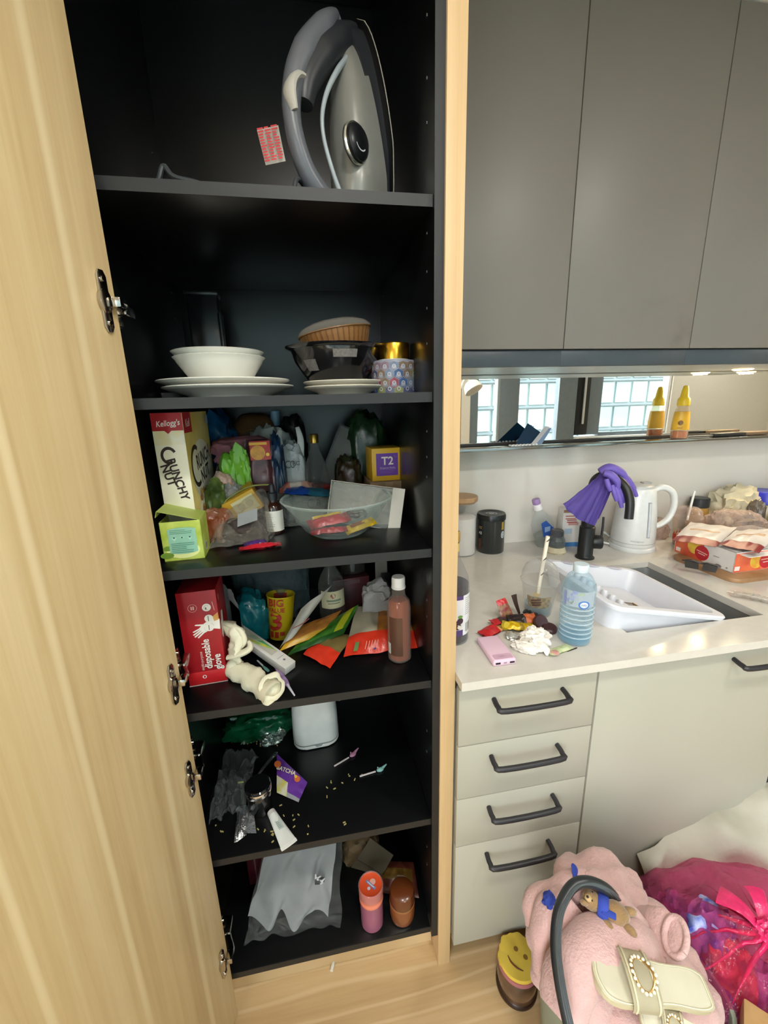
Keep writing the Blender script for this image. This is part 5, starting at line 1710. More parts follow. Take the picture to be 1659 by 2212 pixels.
part('lid', lambda b: lathe(b, [(0.0308, 0.110), (0.0312, 0.128), (0.0298, 0.132), (0.0285, 0.131), (0, 0.131)], 40), M('#d9512c', 0.3), fm)
part('clear_rim', lambda b: lathe(b, [(0.0318, 0.108), (0.0325, 0.110), (0.0325, 0.133), (0.0305, 0.135), (0.0295, 0.132)], 40), FILM('#e8c5c0', '#d9b5b2', 0.25, 0.06, 0, 1, 0.3), fm)
p = Print((0, 0, 0.1312), (1, 0, 0), (0, 1, 0))
p.disc(0.006, 0.006, 0.008, M('#dfa79a', 0.5), n=8).rect(0.0, 0.0, 0.032, 0.007, M('#7f7fa6', 0.5), -48).rect(0.0, 0.0, 0.022, 0.002, M('#d8d6df', 0.5), -48).disc(-0.006, -0.008, 0.004, M('#b9b9cf', 0.5)).poly([(0.002, -0.004), (0.008, -0.012), (0.004, -0.014)], M('#6d5b93', .5))
p.done(fm, 'lid_print')
am = thing('amber_jar', 'brown jar with rounded shoulders standing in the front right corner', 'jar', (0.158, 0.803, S6))
part('body', lambda b: lathe(b, [(0, 0.0), (0.024, 0.0), (0.031, 0.006), (0.0335, 0.022), (0.0335, 0.050), (0.031, 0.058)], 40), M('#7a4422', 0.2, coat=0.4), am)
part('lid', lambda b: lathe(b, [(0.0325, 0.058), (0.0335, 0.062), (0.0335, 0.080), (0.031, 0.096), (0.024, 0.101), (0, 0.102)], 40), M('#5f3015', 0.25, coat=0.3), am)
part('seam', lambda b: lathe(b, [(0.0335, 0.056), (0.0343, 0.058), (0.0343, 0.061), (0.0335, 0.063)], 40), M('#8a5a34', 0.2), am)
cdb = thing('folded_card', 'folded cream card lying on the packets behind the orange-lidded bottle', 'card', (0, 0, 0))
cz = S6 + 0.075


def _card(b):
    c = Q((758, 1876, cz - .012), (823, 1894, cz), (850, 1852, cz + .014), (800, 1815, cz + .02))
    sheet(b, lambda u, v: (c[0] * (1 - u) + c[1] * u) * (1 - v) + (c[3] * (1 - u) + c[2] * u) * v + V((0, 0, 0.012 * abs(v - 0.3))), 6, 10, thick=0.002)


part('card', _card, M('#6f6653', 0.6), cdb)
part('fold_line', lambda b: tube(b, [PZ(771, 1858, cz + .008), PZ(800, 1874, cz + .010), PZ(826, 1892, cz + .012)], 0.0016, 6), M('#39322a', 0.6), cdb)
quad_packet('instant_noodles', 'dull yellow and red noodle packet lying behind the brown jar', 'packet', Q((800, 1925, S6 + .02), (905, 1940, S6 + .015), (893, 1862, S6 + .05), (835, 1860, S6 + .055)), 0.05, [M('#4d2018', 0.35, hex2='#5c2c20', vs=30), M('#5e4518', 0.4)], [(.1, .9, .4, .8, 1)], 21)
bag('cardboard_scrap', 'brown folded cardboard packet under the cream card', 'packet', (0.062, 0.99, S6), (0.11, 0.09, 0.085), '#4b3a22', 131, hex2='#5e4a2c', rough=0.7)
mx_ = thing('maroon_carton', 'small maroon carton with a pale stripe at the back left of the lowest shelf', 'box', (-0.235, 0.985, S6), 3)
part('carton', lambda b: box(b, (0, 0, 0.095), (0.055, 0.05, 0.19), 0.001), M('#4a0f1c', 0.45), mx_)
Print((0, -0.025, 0.1)).rect(-0.006, 0, 0.004, 0.185, M('#6b4a48', 0.5)).done(mx_, 'stripe')
# ================================================================== worktop
def FB(px, py, z, r):
    """centre of a round foot of radius r whose nearest edge shows at (px, py)"""
    w = PZ(px, py, z)
    d = V((w.x, w.y, 0)).normalized()
    return V((w.x + d.x * r, w.y + d.y * r, z))


cn = thing('canister', 'clear canister of white powder with wooden lid beside the oak panel', 'canister', (0.548, 1.455, CT))
part('glass', lambda b: lathe(b, [(0, 0.002), (0.052, 0.0), (0.055, 0.004), (0.055, 0.205), (0.053, 0.208)], 40), GLASS, cn)
part('powder', lambda b: lathe(b, [(0, 0.004), (0.052, 0.004), (0.052, 0.145), (0.03, 0.15), (0, 0.147)], 36), M('#e6e3de', 0.8), cn)
part('lid', lambda b: lathe(b, [(0, 0.200), (0.050, 0.200), (0.050, 0.208), (0.057, 0.208), (0.058, 0.212), (0.058, 0.224), (0.056, 0.226), (0, 0.226)], 40), M('#b08d68', 0.5, var=0.15), cn)
ti = thing('coffee_tin', 'black round coffee tin with domed lid beside the wood-lidded canister', 'tin', FB(1058, 1198, CT, 0.052))
part('body', lambda b: lathe(b, [(0, 0.0), (0.050, 0.0), (0.052, 0.003), (0.052, 0.128), (0.054, 0.131), (0.052, 0.134)], 44), M('#1d2424', 0.2, coat=0.3), ti)
part('lid', lambda b: lathe(b, [(0.0545, 0.130), (0.055, 0.145), (0.052, 0.152), (0.044, 0.152), (0.040, 0.149), (0, 0.149)], 44), M('#14181a', 0.3), ti)
Print((0, 0, 0.1492), (1, 0, 0), (0, 1, 0)).disc(0, 0, 0.022, M('#8d9192', 0.5)).ring(0, 0, 0.012, 0.016, INK, 20).done(ti, 'lid_print')
p = Print((0, 0, 0), cyl=0.0521, ang=-25)
p.rect(-0.044, 0.035, 0.016, 0.045, M('#5d3a2e', 0.5)).text('43', -0.042, 0.080, 0.016, M('#cfd0c8', .5), 0, 0.02).lines(-0.042, 0.105, 0.018, 2, 0.006, 0.002, M('#b99b52', .5)).rect(0.050, 0.110, 0.012, 0.030, M('#a58a3c', 0.5)).disc(0.052, 0.075, 0.010, M('#b9c3cc', .5), 0.014).ring(0.052, 0.075, 0.006, 0.008, INK, 14)
p.done(ti, 'label_print')
ju = thing('cordial_bottle', 'dark berry cordial bottle with gold cap half behind the oak panel', 'bottle', (0.314, 0.885, CT))
part('bottle', lambda b: lathe(b, [(0, 0.003), (0.034, 0.002), (0.038, 0.0), (0.040, 0.005), (0.040, 0.142), (0.037, 0.165), (0.026, 0.192), (0.016, 0.214), (0.0135, 0.235), (0.0135, 0.262)], 44), FILM('#e9e9ea', '#cfcfd2', 0.06, 0.04, 0, 1, 0.35), ju)
part('cordial', lambda b: lathe(b, [(0, 0.005), (0.0375, 0.006), (0.0375, 0.150), (0, 0.152)], 40), M('#2a1a26', 0.2), ju)
part('cap', lambda b: lathe(b, [(0.0145, 0.252), (0.0155, 0.254), (0.0155, 0.275), (0.014, 0.277), (0, 0.277)], 28), M('#c9a45a', 0.35, 0.7), ju)
part('neck_band', lambda b: lathe(b, [(0.0142, 0.228), (0.0142, 0.250)], 24), M('#cdb86a', 0.4), ju)
p = Print((0, 0, 0), cyl=0.0402, ang=-6)
LB = M('#dcdcde', 0.5)
p.rect(0.002, 0.078, 0.120, 0.104, M('#d8d4d8', 0.5)).rect(-0.02, 0.125, 0.076, 0.010, M('#503a72', .5)).rect(-0.02, 0.034, 0.076, 0.016, M('#503a72', .5)).rect(0.036, 0.078, 0.036, 0.104, LB).lines(0.036, 0.122, 0.026, 9, 0.0052, 0.0016, M('#8d8d92', .5), 2).rect(0.036, 0.046, 0.024, 0.026, WT)
for k in range(8):
    p.rect(0.026 + k * 0.0028, 0.046, 0.0014, 0.024, INK)
    p.k -= 1
for (x, y, r) in ((0.004, 0.052, 0.009), (-0.006, 0.062, 0.009), (0.010, 0.066, 0.008)):
    p.disc(x, y, r, M('#3c2230', 0.5))
p.disc(0.008, 0.050, 0.005, M('#d9cdb9', .5)).disc(0.010, 0.077, 0.006, M('#5f8a35', .5), 0.004)
p.done(ju, 'paper_label')

pb_ = thing('power_bank', 'pale pink slab power bank lying at the worktop front edge', 'power bank', (0.391, 0.800, CT), -1)
PINK = M('#d9b9cb', 0.4, var=0.02)
part('body', lambda b: box(b, (0, 0, 0.0075), (0.054, 0.100, 0.015), 0.004, seg=3), PINK, pb_)
part('window', lambda b: prism(b, rrect(0.044, 0.018, 0.004), 0.0148, 0.0156, 0, XF((0.0, -0.037, 0))), M('#c6a3b8', 0.25), pb_)
Print((0, -0.037, 0.0156), (1, 0, 0), (0, 1, 0)).text('100%', -0.004, 0, 0.007, M('#a886a0', .5)).done(pb_, 'lettering')
part('port', lambda b: box(b, (-0.016, -0.0498, 0.0075), (0.011, 0.002, 0.004)), INK, pb_)
part('port', lambda b: box(b, (0.017, -0.0498, 0.0075), (0.011, 0.002, 0.004)), INK, pb_)
part('port', lambda b: box(b, (0.001, -0.0498, 0.0075), (0.007, 0.002, 0.0025)), M('#8f7a88', .4), pb_)

dc = thing('dome_lid_cup', 'clear plastic cup with dome lid and striped paper straw, some drink left', 'cup', FB(1160, 1336, CT, 0.034))
part('cup', lambda b: lathe(b, [(0, 0.004), (0.030, 0.003), (0.032, 0.0), (0.034, 0.003), (0.046, 0.094), (0.0485, 0.096), (0.049, 0.099)], 44), FILM('#f1f1ef', '#dcdcd8', 0.05, 0.05, 0.1, 20, 0.35), dc)
part('drink', lambda b: lathe(b, [(0, 0.006), (0.0312, 0.006), (0.0345, 0.030), (0, 0.031)], 36), FILM('#cfe2ee', '#aebfc8', 0.35, 0.1, 0, 1, 0.3), dc)
part('dregs', lambda b: lathe(b, [(0.0338, 0.026), (0.0390, 0.062), (0.033, 0.060), (0.030, 0.035)], 20, a0=math.radians(190), a1=math.radians(292)), M('#a18a5c', 0.6, hex2='#6f5a36', vs=120), dc)
part('dome_lid', lambda b: lathe(b, [(0.050, 0.096), (0.051, 0.100), (0.048, 0.104), (0.046, 0.122), (0.038, 0.140), (0.024, 0.152), (0.010, 0.156)], 44), FILM('#f0f0ef', '#d9d9d7', 0.09, 0.05, 0.1, 20, 0.55), dc)
cpt = dc.location
sA, sB = V((-0.006, -0.004, 0.06)), V((0.010, -0.006, 0.222))
part('straw', lambda b: tube(b, [sA, sA.lerp(sB, .5), sB], 0.0052, 14, k=2, cap=False), M('#e2d9c6', 0.6), dc)
sd_ = (sB - sA).normalized()
for t in (0.36, 0.62, 0.94):
    part('straw_mark', lambda b: tube(b, [sA.lerp(sB, t) + V((-0.0042, -0.004, -0.004)), sA.lerp(sB, t) + V((0, -0.0056, 0)), sA.lerp(sB, t) + V((0.0042, -0.004, 0.004))], [0.0008, 0.0016, 0.0012], 6, k=3), M('#3f3438', 0.5), dc)
p = Print((0, 0, 0), cyl=0.0418, ang=-22)
p.lines(-0.008, 0.074, 0.024, 2, 0.006, 0.003, M('#b9952e', .5), 4, -10).lines(-0.012, 0.056, 0.028, 3, 0.007, 0.004, M('#4a2c24', .5), 6, 14).done(dc, 'cup_print')

wb_ = thing('water_bottle', 'tall ribbed clear blue water bottle with white cap, almost full', 'bottle', FB(1238, 1398, CT, 0.036))
wb_.scale = (1.0, 1.0, 0.80)
WR = 0.037
prof = [(0, 0.006), (0.020, 0.004), (0.026, 0.0), (0.034, 0.004), (0.0365, 0.014)]
z = 0.014
for k in range(7):
    prof += [(0.0376, z + 0.005), (0.0372, z + 0.008), (0.0342, z + 0.011), (0.0372, z + 0.014)]
    z += 0.015
prof += [(0.0375, z + 0.010), (0.0375, z + 0.058), (0.0355, z + 0.070), (0.026, z + 0.092), (0.0145, z + 0.106), (0.0135, z + 0.112)]
part('bottle', lambda b: lathe(b, prof, 44), FILM('#f1f8fb', '#bcd5e2', 0.06, 0.04, 0.3, 45, 0.5), wb_)
part('water', lambda b: lathe(b, [(0, 0.007), (0.033, 0.008), (0.0345, 0.02), (0.0345, z + 0.02), (0.0345, z + 0.060), (0.031, z + 0.074), (0, z + 0.074)], 40), FILM('#f4f9fc', '#cbdde5', 0.04, 0.02, 0, 1, 0.2), wb_)
part('blue_base', lambda b: lathe(b, [(0, 0.0062), (0.0335, 0.007), (0.0355, 0.020), (0.0348, 0.030), (0.0, 0.028)], 36), FILM('#e6f2f8', '#9fc6db', 0.10, 0.1, 0, 1, 0.3), wb_)
for k in range(7):
    part('rib', lambda b: lathe(b, [(0.0372, 0.012 + 0.015 * (k + 1)), (0.0381, 0.0145 + 0.015 * (k + 1)), (0.0372, 0.017 + 0.015 * (k + 1))], 44), FILM('#f6fafc', '#dbe8ee', 0.30, 0.05, 0, 1, 0.4), wb_)
part('cap', lambda b: lathe(b, [(0.0165, z + 0.106), (0.017, z + 0.108), (0.017, z + 0.126), (0.0155, z + 0.128), (0, z + 0.128)], 32), M('#c3d3dc', 0.4), wb_)
p = Print((0, 0, 0), cyl=0.0379, ang=-36)
BLU, BL2 = M('#3f6fb5', 0.4), M('#7f8fc0', 0.4)
p.rect(0.0, z + 0.035, 0.080, 0.048, FILM('#eef3f8', '#d5dfe8', 0.35, 0.2, 0, 1, 0.1)).text('Pure', -0.014, z + 0.040, 0.024, BL2, 68, 0.02).rect(-0.030, z + 0.032, 0.008, 0.044, BL2).poly([(-0.020, z + 0.022), (-0.008, z + 0.030), (-0.012, z + 0.018)], M('#6d8a6a', .4)).rect(0.006, z + 0.052, 0.014, 0.006, M('#8fa58c', .4)).ring(0.014, z + 0.020, 0.0085, 0.0125, BLU, 24).disc(0.014, z + 0.020, 0.0085, M('#dfe6ee', .4)).text('nu', 0.014, z + 0.020, 0.012, BLU, 0, 0.02)
p.done(wb_, 'film_label')


# wrappers and litter
def wrap2(name, label, cat, px, py, rot, L, W, T, mats, bands, seed, dz=0.001, text=None, tm=None):
    t = thing(name, label, cat, PZ(px, py, CT + dz), rot=rot)
    part('wrapper', lambda b: packet(b, L, W, T, bands, 0.10, seed, 0.5), mats, t, ang=50)
    if text:
        Print((0, 0, T), (1, 0, 0), (0, 1, 0), lift=0.0008).text(text, 0, 0, W * 0.45, tm or WT, 0, 0.02).done(t, 'lettering')
    return t


FR, BRN, BKW = M('#b3242a', 0.28, bump=0.15), M('#8a6a48', 0.3, hex2='#7a3034', vs=70, bump=0.15), M('#2a1f1e', 0.25, bump=0.2)
quad_packet('sweet_wrapper', 'red-tipped brown wrapper standing up behind the other wrappers', 'wrapper', [PY(1084, 1337, .930), PY(1110, 1329, .935), PY(1091, 1291, .955), PY(1071, 1298, .950)], 0.010, [BRN, FR], [(0, 1.01, .72, 1.01, 1)], 21)
wrap2('sweet_wrapper', 'red and tan wrapper nearest to the power bank', 'wrapper', 1062, 1366, (0, 0, 28), 0.070, 0.036, 0.013, [FR, M('#b58a52', 0.3)], [(.72, 1.01, 1)], 22, 0.001)
wrap2('sweet_wrapper', 'red and black wrapper lying between the yellow one and the upright one', 'wrapper', 1085, 1345, (0, 4, 14), 0.068, 0.030, 0.012, [M('#3a2c2a', 0.28), FR], [(0, .3, 1)], 23, 0.004)
wrap2('sweet_wrapper', 'dark wrapper with an orange panel in front of the dome-lid cup', 'wrapper', 1130, 1340, (22, 0, -4), 0.086, 0.032, 0.012, [BKW, M('#c9683a', 0.35)], [(.55, .90, 1)], 24, 0.010)
wrap2('sweet_wrapper', 'yellow foil wrapper twisted in the middle of the litter', 'wrapper', 1122, 1358, (12, 6, -14), 0.086, 0.030, 0.015, [M('#c9a616', 0.25, 0.2, bump=0.3), M('#8e7414', 0.3)], [(.45, .6, 1)], 25, 0.004)
single('coffee_stick', lambda b: tube(b, [PZ(1110, 1285, CT + .062), PZ(1114, 1302, CT + .04), PZ(1122, 1326, CT + .006)], [0.008, 0.006, 0.0035], 10, flat=0.35), M('#33221e', 0.4), 'dark brown curled stick standing against the dome-lid cup', 'wrapper')
single('foil_scrap', lambda b: lump(b, (0.030, 0.028, 0.016), 40, 0.3, 4, 3, flat=0.3, ridge=0.3), M('#3c3f42', 0.2, 0.6, bump=0.4), 'dark foil scrap between the wrappers and the cup', 'wrapper', PZ(1142, 1330, CT), ang=30)
single('round_sweet', lambda b: lathe(b, [(0, 0.003), (0.009, 0.003), (0.011, 0), (0.012, 0.004), (0.010, 0.010), (0, 0.011)], 20), M('#b8a12a', 0.4), 'small round yellow sweet at the end of the red and black wrapper', 'sweet', PZ(1090, 1352, CT + .012), rot=(60, 0, 20))
for (x, y, nm) in ((1165, 1345, 'dark maroon jelly cup lid leaning behind the tissue'), (1186, 1362, 'wide maroon jelly cup lid lying by the water bottle')):
    single('jelly_lid', lambda b: lathe(b, [(0, 0.006), (0.012, 0.006), (0.016, 0.0), (0.0185, 0.001), (0.019, 0.010), (0.016, 0.013), (0, 0.012)], 24), M('#3f2226', 0.35), nm, 'lid', PZ(x, y, CT + (0.012 if x < 1170 else 0.001)), rot=(50 if x < 1170 else 8, 0, 0))
single('foil_wrapper', lambda b: lump(b, (0.030, 0.030, 0.014), 43, 0.3, 4, 3, flat=0.35, ridge=0.3), M('#b9b9b4', 0.25, 0.5, bump=0.3), 'pale foil lid peeled open beside the yellow foil wrapper', 'wrapper', PZ(1106, 1378, CT), ang=30)
tsu = thing('tissue', 'crumpled white tissue lying between the power bank and the water bottle', 'tissue', PZ(1150, 1398, CT))
TIS = M('#e3ded6', 0.8, sss=0.1)


def _tis(b):
    lump(b, (0.062, 0.058, 0.036), 51, 0.35, 4, 4, flat=0.3, ridge=0.35, rf=6, M_=XF((0.014, 0.012, 0)))
    lump(b, (0.062, 0.036, 0.020), 52, 0.3, 4, 4, flat=0.3, ridge=0.3, M_=XF((-0.022, -0.008, 0), (0, 0, -38)))
    lump(b, (0.030, 0.022, 0.022), 53, 0.3, 4, 3, flat=0.3, ridge=0.3, M_=XF((0.036, 0.034, 0.004), (0, 0, 20)))
    tube(b, [(0.012, -0.014, 0.012), (0.016, -0.030, 0.010), (0.012, -0.042, 0.003)], [0.014, 0.010, 0.002], 10, flat=0.5)


part('paper', _tis, TIS, tsu, ang=50)
stp = thing('sticker_packet', 'small green packet with a peach sticker at the foot of the water bottle', 'packet', PZ(1208, 1406, CT + .001), 14)
part('packet', lambda b: packet(b, 0.068, 0.022, 0.005, [(0, .25, 1)], 0.06, 31, 0.3), [M('#a9bb85', 0.4, hex2='#c9d0a8', vs=80), M('#c9cfae', 0.4)], stp)
part('sticker', lambda b: lathe(b, [(0, 0.0065), (0.012, 0.0062), (0.013, 0.0055)], 20, M_=XF((-0.022, -0.006, 0)), sy=0.8), M('#c98f8a', 0.4, hex2='#b9c795', vs=60), stp)
part('cut_edge', lambda b: box(b, (0.030, -0.010, 0.001), (0.030, 0.002, 0.002)), INK, stp)

# dish rack standing half in the sink
rk = thing('dish_rack', 'white plastic dish rack tilted half into the sink', 'rack', (0.690, 0.815, CT + 0.003), rot=(0, 11.5, 0))
RW, RD, RH = 0.345, 0.330, 0.074
RKM = M('#d6d8e0', 0.35, var=0.02)


def _rack(b):
    def ring(x0, x1, y0, y1, z, r):
        out = []
        for (cx, cy, a) in ((x1 - r, y1 - r, 0), (x0 + r, y1 - r, 90), (x0 + r, y0 + r, 180), (x1 - r, y0 + r, 270)):
            for k in range(6):
                t = math.radians(a + 18 * k)
                out.append(b.verts.new((cx + r * math.cos(t), cy + r * math.sin(t), z)))
        return out
    R = [ring(0.02, RW - 0.02, 0.018, RD - 0.018, 0.0, 0.03), ring(0.006, RW - 0.006, 0.006, RD - 0.006, RH - 0.012, 0.03), ring(-0.004, RW + 0.004, -0.004, RD + 0.004, RH - 0.012, 0.03), ring(-0.006, RW + 0.006, -0.006, RD + 0.006, RH - 0.004, 0.03), ring(-0.003, RW + 0.003, -0.003, RD + 0.003, RH, 0.03), ring(0.014, RW - 0.014, 0.014, RD - 0.014, RH, 0.028), ring(0.018, RW - 0.018, 0.018, RD - 0.018, RH - 0.006, 0.026), ring(0.030, RW - 0.030, 0.030, RD - 0.030, 0.006, 0.02)]
    for A, B in zip(R, R[1:]):
        for i in range(len(A)):
            j = (i + 1) % len(A)
            b.faces.new((A[i], A[j], B[j], B[i]))
    b.faces.new(R[0][::-1])
    b.faces.new(R[-1])


part('tray', _rack, RKM, rk)


def _ramp(b):
    # inner sloped basin: a ridge by the cutlery rail, a sloping plate bed
    pts = [(0.080, 0.006), (0.100, 0.050), (0.110, 0.050), (0.150, 0.016), (0.30, 0.012), (0.30, 0.006)]
    prism(b, pts, -(RD - 0.035), -0.035, M_=Matrix(((1, 0, 0, 0), (0, 0, -1, 0), (0, 1, 0, 0), (0, 0, 0, 1))))


part('ridge', _ramp, RKM, rk)
for k in range(7):
    part('peg', lambda b: lathe(b, [(0.009, 0.0), (0.0085, 0.02), (0.006, 0.028), (0, 0.030)], 14, M_=XF((0.060, 0.050 + k * 0.030, 0.044)), sy=1.25), RKM, rk)
part('rail', lambda b: box(b, (0.060, 0.150, 0.027), (0.034, 0.24, 0.042), 0.006), RKM, rk)
for k in range(3):
    part('scallop', lambda b: lathe(b, [(0, 0.001), (0.026, 0.001), (0.030, 0.0)], 24, M_=XF((0.09 + k * 0.085, RD - 0.010, RH + 0.0005)), sy=0.42), M('#bdb9c8', 0.4), rk)
rl = thing('grater_strip', 'brown slotted strip lying in the bed of the dish rack', 'utensil', (0.690, 0.815, CT + 0.003), rot=(0, 11.5, 0))
part('frame', lambda b: box(b, (0.19, 0.10, 0.0185), (0.034, 0.125, 0.006), 0.001), M('#5a4638', 0.5), rl)
part('wood_edge', lambda b: box(b, (0.2085, 0.10, 0.0195), (0.004, 0.117, 0.008)), M('#a07c4a', 0.5), rl)
for k in range(9):
    part('slot', lambda b: box(b, (0.188, 0.052 + k * 0.012, 0.0218), (0.022, 0.004, 0.001)), M('#a8a4a0', 0.5), rl)

# mixer tap with gloves over it
tpz = thing('mixer_tap', 'matt black mixer tap behind the sink with a side lever', 'tap', FB(1262, 1209, CT, 0.026))
TB = M('#17191b', 0.42)
part('base', lambda b: lathe(b, [(0, 0), (0.033, 0.0), (0.033, 0.004), (0.028, 0.007), (0.0265, 0.010), (0.0265, 0.118), (0.0225, 0.122), (0.0225, 0.148), (0.016, 0.152), (0, 0.152)], 36), TB, tpz)
tl_ = tpz.location
part('spout', lambda b: tube(b, [(0, 0, 0.14), (0, 0, 0.20)] + [q - tl_ for q in (PY(1282, 1040, 1.28), PY(1310, 1026, 1.23), PY(1344, 1044, 1.18), PY(1360, 1078, 1.15), PY(1358, 1121, 1.14))], [0.013, 0.013, 0.013, 0.0135, 0.0135, 0.0135, 0.0135], 18, k=8), TB, tpz)
part('lever_hub', lambda b: lathe(b, [(0, 0), (0.024, 0), (0.0255, 0.003), (0.0255, 0.030), (0.023, 0.034), (0, 0.034)], 28, M_=Matrix.Translation((0.022, -0.002, 0.060)) @ V((0.9, -0.42, 0)).to_track_quat('Z', 'Y').to_matrix().to_4x4()), TB, tpz)
part('lever', lambda b: tube(b, [(0.050, -0.012, 0.065), (0.054, -0.010, 0.11), (0.056, -0.006, 0.152)], [0.0045, 0.0042, 0.004], 10), TB, tpz)
PG = M('#6a57b0', 0.55, var=0.06, bump=0.08, bs=70)
PGI = M('#5a48a0', 0.6)
gl2 = thing('rubber_gloves', 'pair of purple rubber gloves draped over the black tap spout', 'gloves', (0, 0, 0))


def curve_pts(P_, t):
    n = len(P_) - 1
    i = min(int(t * n), n - 1)
    return P_[i].lerp(P_[i + 1], t * n - i)


rid = smooth_path([PY(1284, 1028, 1.255), PY(1300, 1013, 1.235), PY(1322, 1018, 1.205), PY(1340, 1032, 1.185)], 6)
hemA = smooth_path([PY(1212, 1089, 1.20), PY(1228, 1104, 1.185), PY(1246, 1120, 1.18), PY(1262, 1127, 1.185), PY(1274, 1118, 1.19)], 6)
hemB = smooth_path([PY(1254, 1124, 1.235), PY(1270, 1131, 1.215), PY(1282, 1131, 1.205), PY(1293, 1112, 1.20), PY(1297, 1085, 1.195)], 6)


def drape(b, hem, r0, r1, amp, s):
    def f(u, v):
        a, c = curve_pts(rid, r0 + (r1 - r0) * u), curve_pts(hem, u)
        q = a.lerp(c, v)
        bow = math.sin(math.pi * v) * 0.016
        w = amp * math.sin(u * 11 + s) * v
        return q + V((0.2 * w, -bow - abs(w) - 0.014 * (1 - v), bow * 0.6 + 0.004 * nz((u * 3, v * 3, s), 2, s)))
    sheet(b, f, 26, 22, thick=0.003)


part('cuff', lambda b: drape(b, hemA, 0.0, 0.45, 0.008, 1.0), PG, gl2, ang=70)
part('cuff', lambda b: drape(b, hemB, 0.30, 0.75, 0.010, 3.0), PG, gl2, ang=70)
part('palm', lambda b: tube(b, [PY(1296, 1020, 1.235), PY(1316, 1012, 1.225), PY(1340, 1022, 1.215), PY(1352, 1040, 1.21)], [0.018, 0.024, 0.022, 0.014], 16, flat=0.7), PG, gl2)
part('palm', lambda b: tube(b, [PY(1304, 1022, 1.195), PY(1318, 1026, 1.185), PY(1332, 1040, 1.175), PY(1334, 1056, 1.172)], [0.014, 0.019, 0.017, 0.010], 16, flat=0.7), PG, gl2)
for k, (a, c, e, r_) in enumerate((((1340, 1022), (1362, 1044), (1375, 1072), 0.0085), ((1332, 1018), (1356, 1034), (1371, 1055), 0.008), ((1345, 1030), (1358, 1052), (1366, 1070), 0.008), ((1322, 1048), (1328, 1068), (1332, 1082), 0.008), ((1330, 1052), (1338, 1076), (1343, 1096), 0.0085), ((1334, 1052), (1342, 1070), (1347, 1086), 0.0075), ((1310, 1036), (1314, 1050), (1318, 1060), 0.008))):
    yy = (1.21, 1.215, 1.20, 1.172, 1.168, 1.175, 1.175)[k]
    part('finger', lambda b: tube(b, [PY(*a, yy + .005), PY(*c, yy - .006), PY(*e, yy - .008)], [r_, r_, r_ * 0.7], 12, k=5), PG, gl2)

# kettle
kt = thing('kettle', 'white electric kettle with a clear gauge and grey lid', 'kettle', FB(1362, 1193, CT, 0.072), rot=(0, 0, -6))
KW = M('#d3d4d2', 0.3, coat=0.2)
part('power_base', lambda b: lathe(b, [(0, 0), (0.080, 0.0), (0.082, 0.004), (0.081, 0.014), (0.076, 0.017), (0, 0.017)], 44), KW, kt)
part('body', lambda b: lathe(b, [(0, 0.018), (0.074, 0.018), (0.077, 0.024), (0.076, 0.06), (0.070, 0.14), (0.061, 0.215), (0.057, 0.232), (0.052, 0.238), (0, 0.238)], 48), KW, kt)
part('seam', lambda b: lathe(b, [(0.0765, 0.030), (0.0775, 0.032), (0.0765, 0.034)], 44), M('#a9abab', 0.4), kt)
part('lid', lambda b: lathe(b, [(0.050, 0.2375), (0.048, 0.246), (0.040, 0.251), (0, 0.253)], 36), M('#b3b4b2', 0.35), kt)
part('lid_tab', lambda b: box(b, (0.026, 0, 0.254), (0.034, 0.022, 0.006), 0.002), M('#9fa0a0', 0.4), kt)
part('spout', lambda b: tube(b, [(-0.050, 0, 0.205), (-0.062, 0, 0.222), (-0.074, 0, 0.234)], [0.026, 0.021, 0.013], 16, flat=0.7), KW, kt)
part('handle', lambda b: tube(b, [(0.046, -0.006, 0.222), (0.085, -0.012, 0.236), (0.122, -0.018, 0.215), (0.133, -0.020, 0.165), (0.120, -0.018, 0.115), (0.090, -0.014, 0.088), (0.064, -0.01, 0.080)], [0.015, 0.016, 0.016, 0.015, 0.014, 0.013, 0.012], 16, k=6, flat=0.75), KW, kt)
gz_ = M('#9b9fa2', 0.3)
p = Print((0, 0, 0), cyl=0.0705, ang=32)
gg = part('gauge', lambda b: tube(b, [(0.006, -0.0725, 0.060), (0.0055, -0.069, 0.12), (0.005, -0.0612, 0.192)], [0.0075, 0.0075, 0.0072], 12, k=4), gz_, kt)
part('gauge_window', lambda b: tube(b, [(0.0058, -0.0765, 0.064), (0.0053, -0.073, 0.12), (0.0048, -0.0652, 0.188)], [0.0048, 0.0048, 0.0046], 10, k=4), M('#c5cacd', 0.12), gg)
Print((0, 0, 0), cyl=0.0772, ang=-23).text('Westinghouse', 0, 0.045, 0.008, M('#8e9092', .5)).done(kt, 'lettering')
part('cord', lambda b: tube(b, [(-0.074, 0.02, 0.008), (-0.11, 0.03, 0.02), (-0.095, 0.045, 0.05), (-0.06, 0.055, 0.03)], 0.004, 8), M('#c9cac8', 0.4), kt)

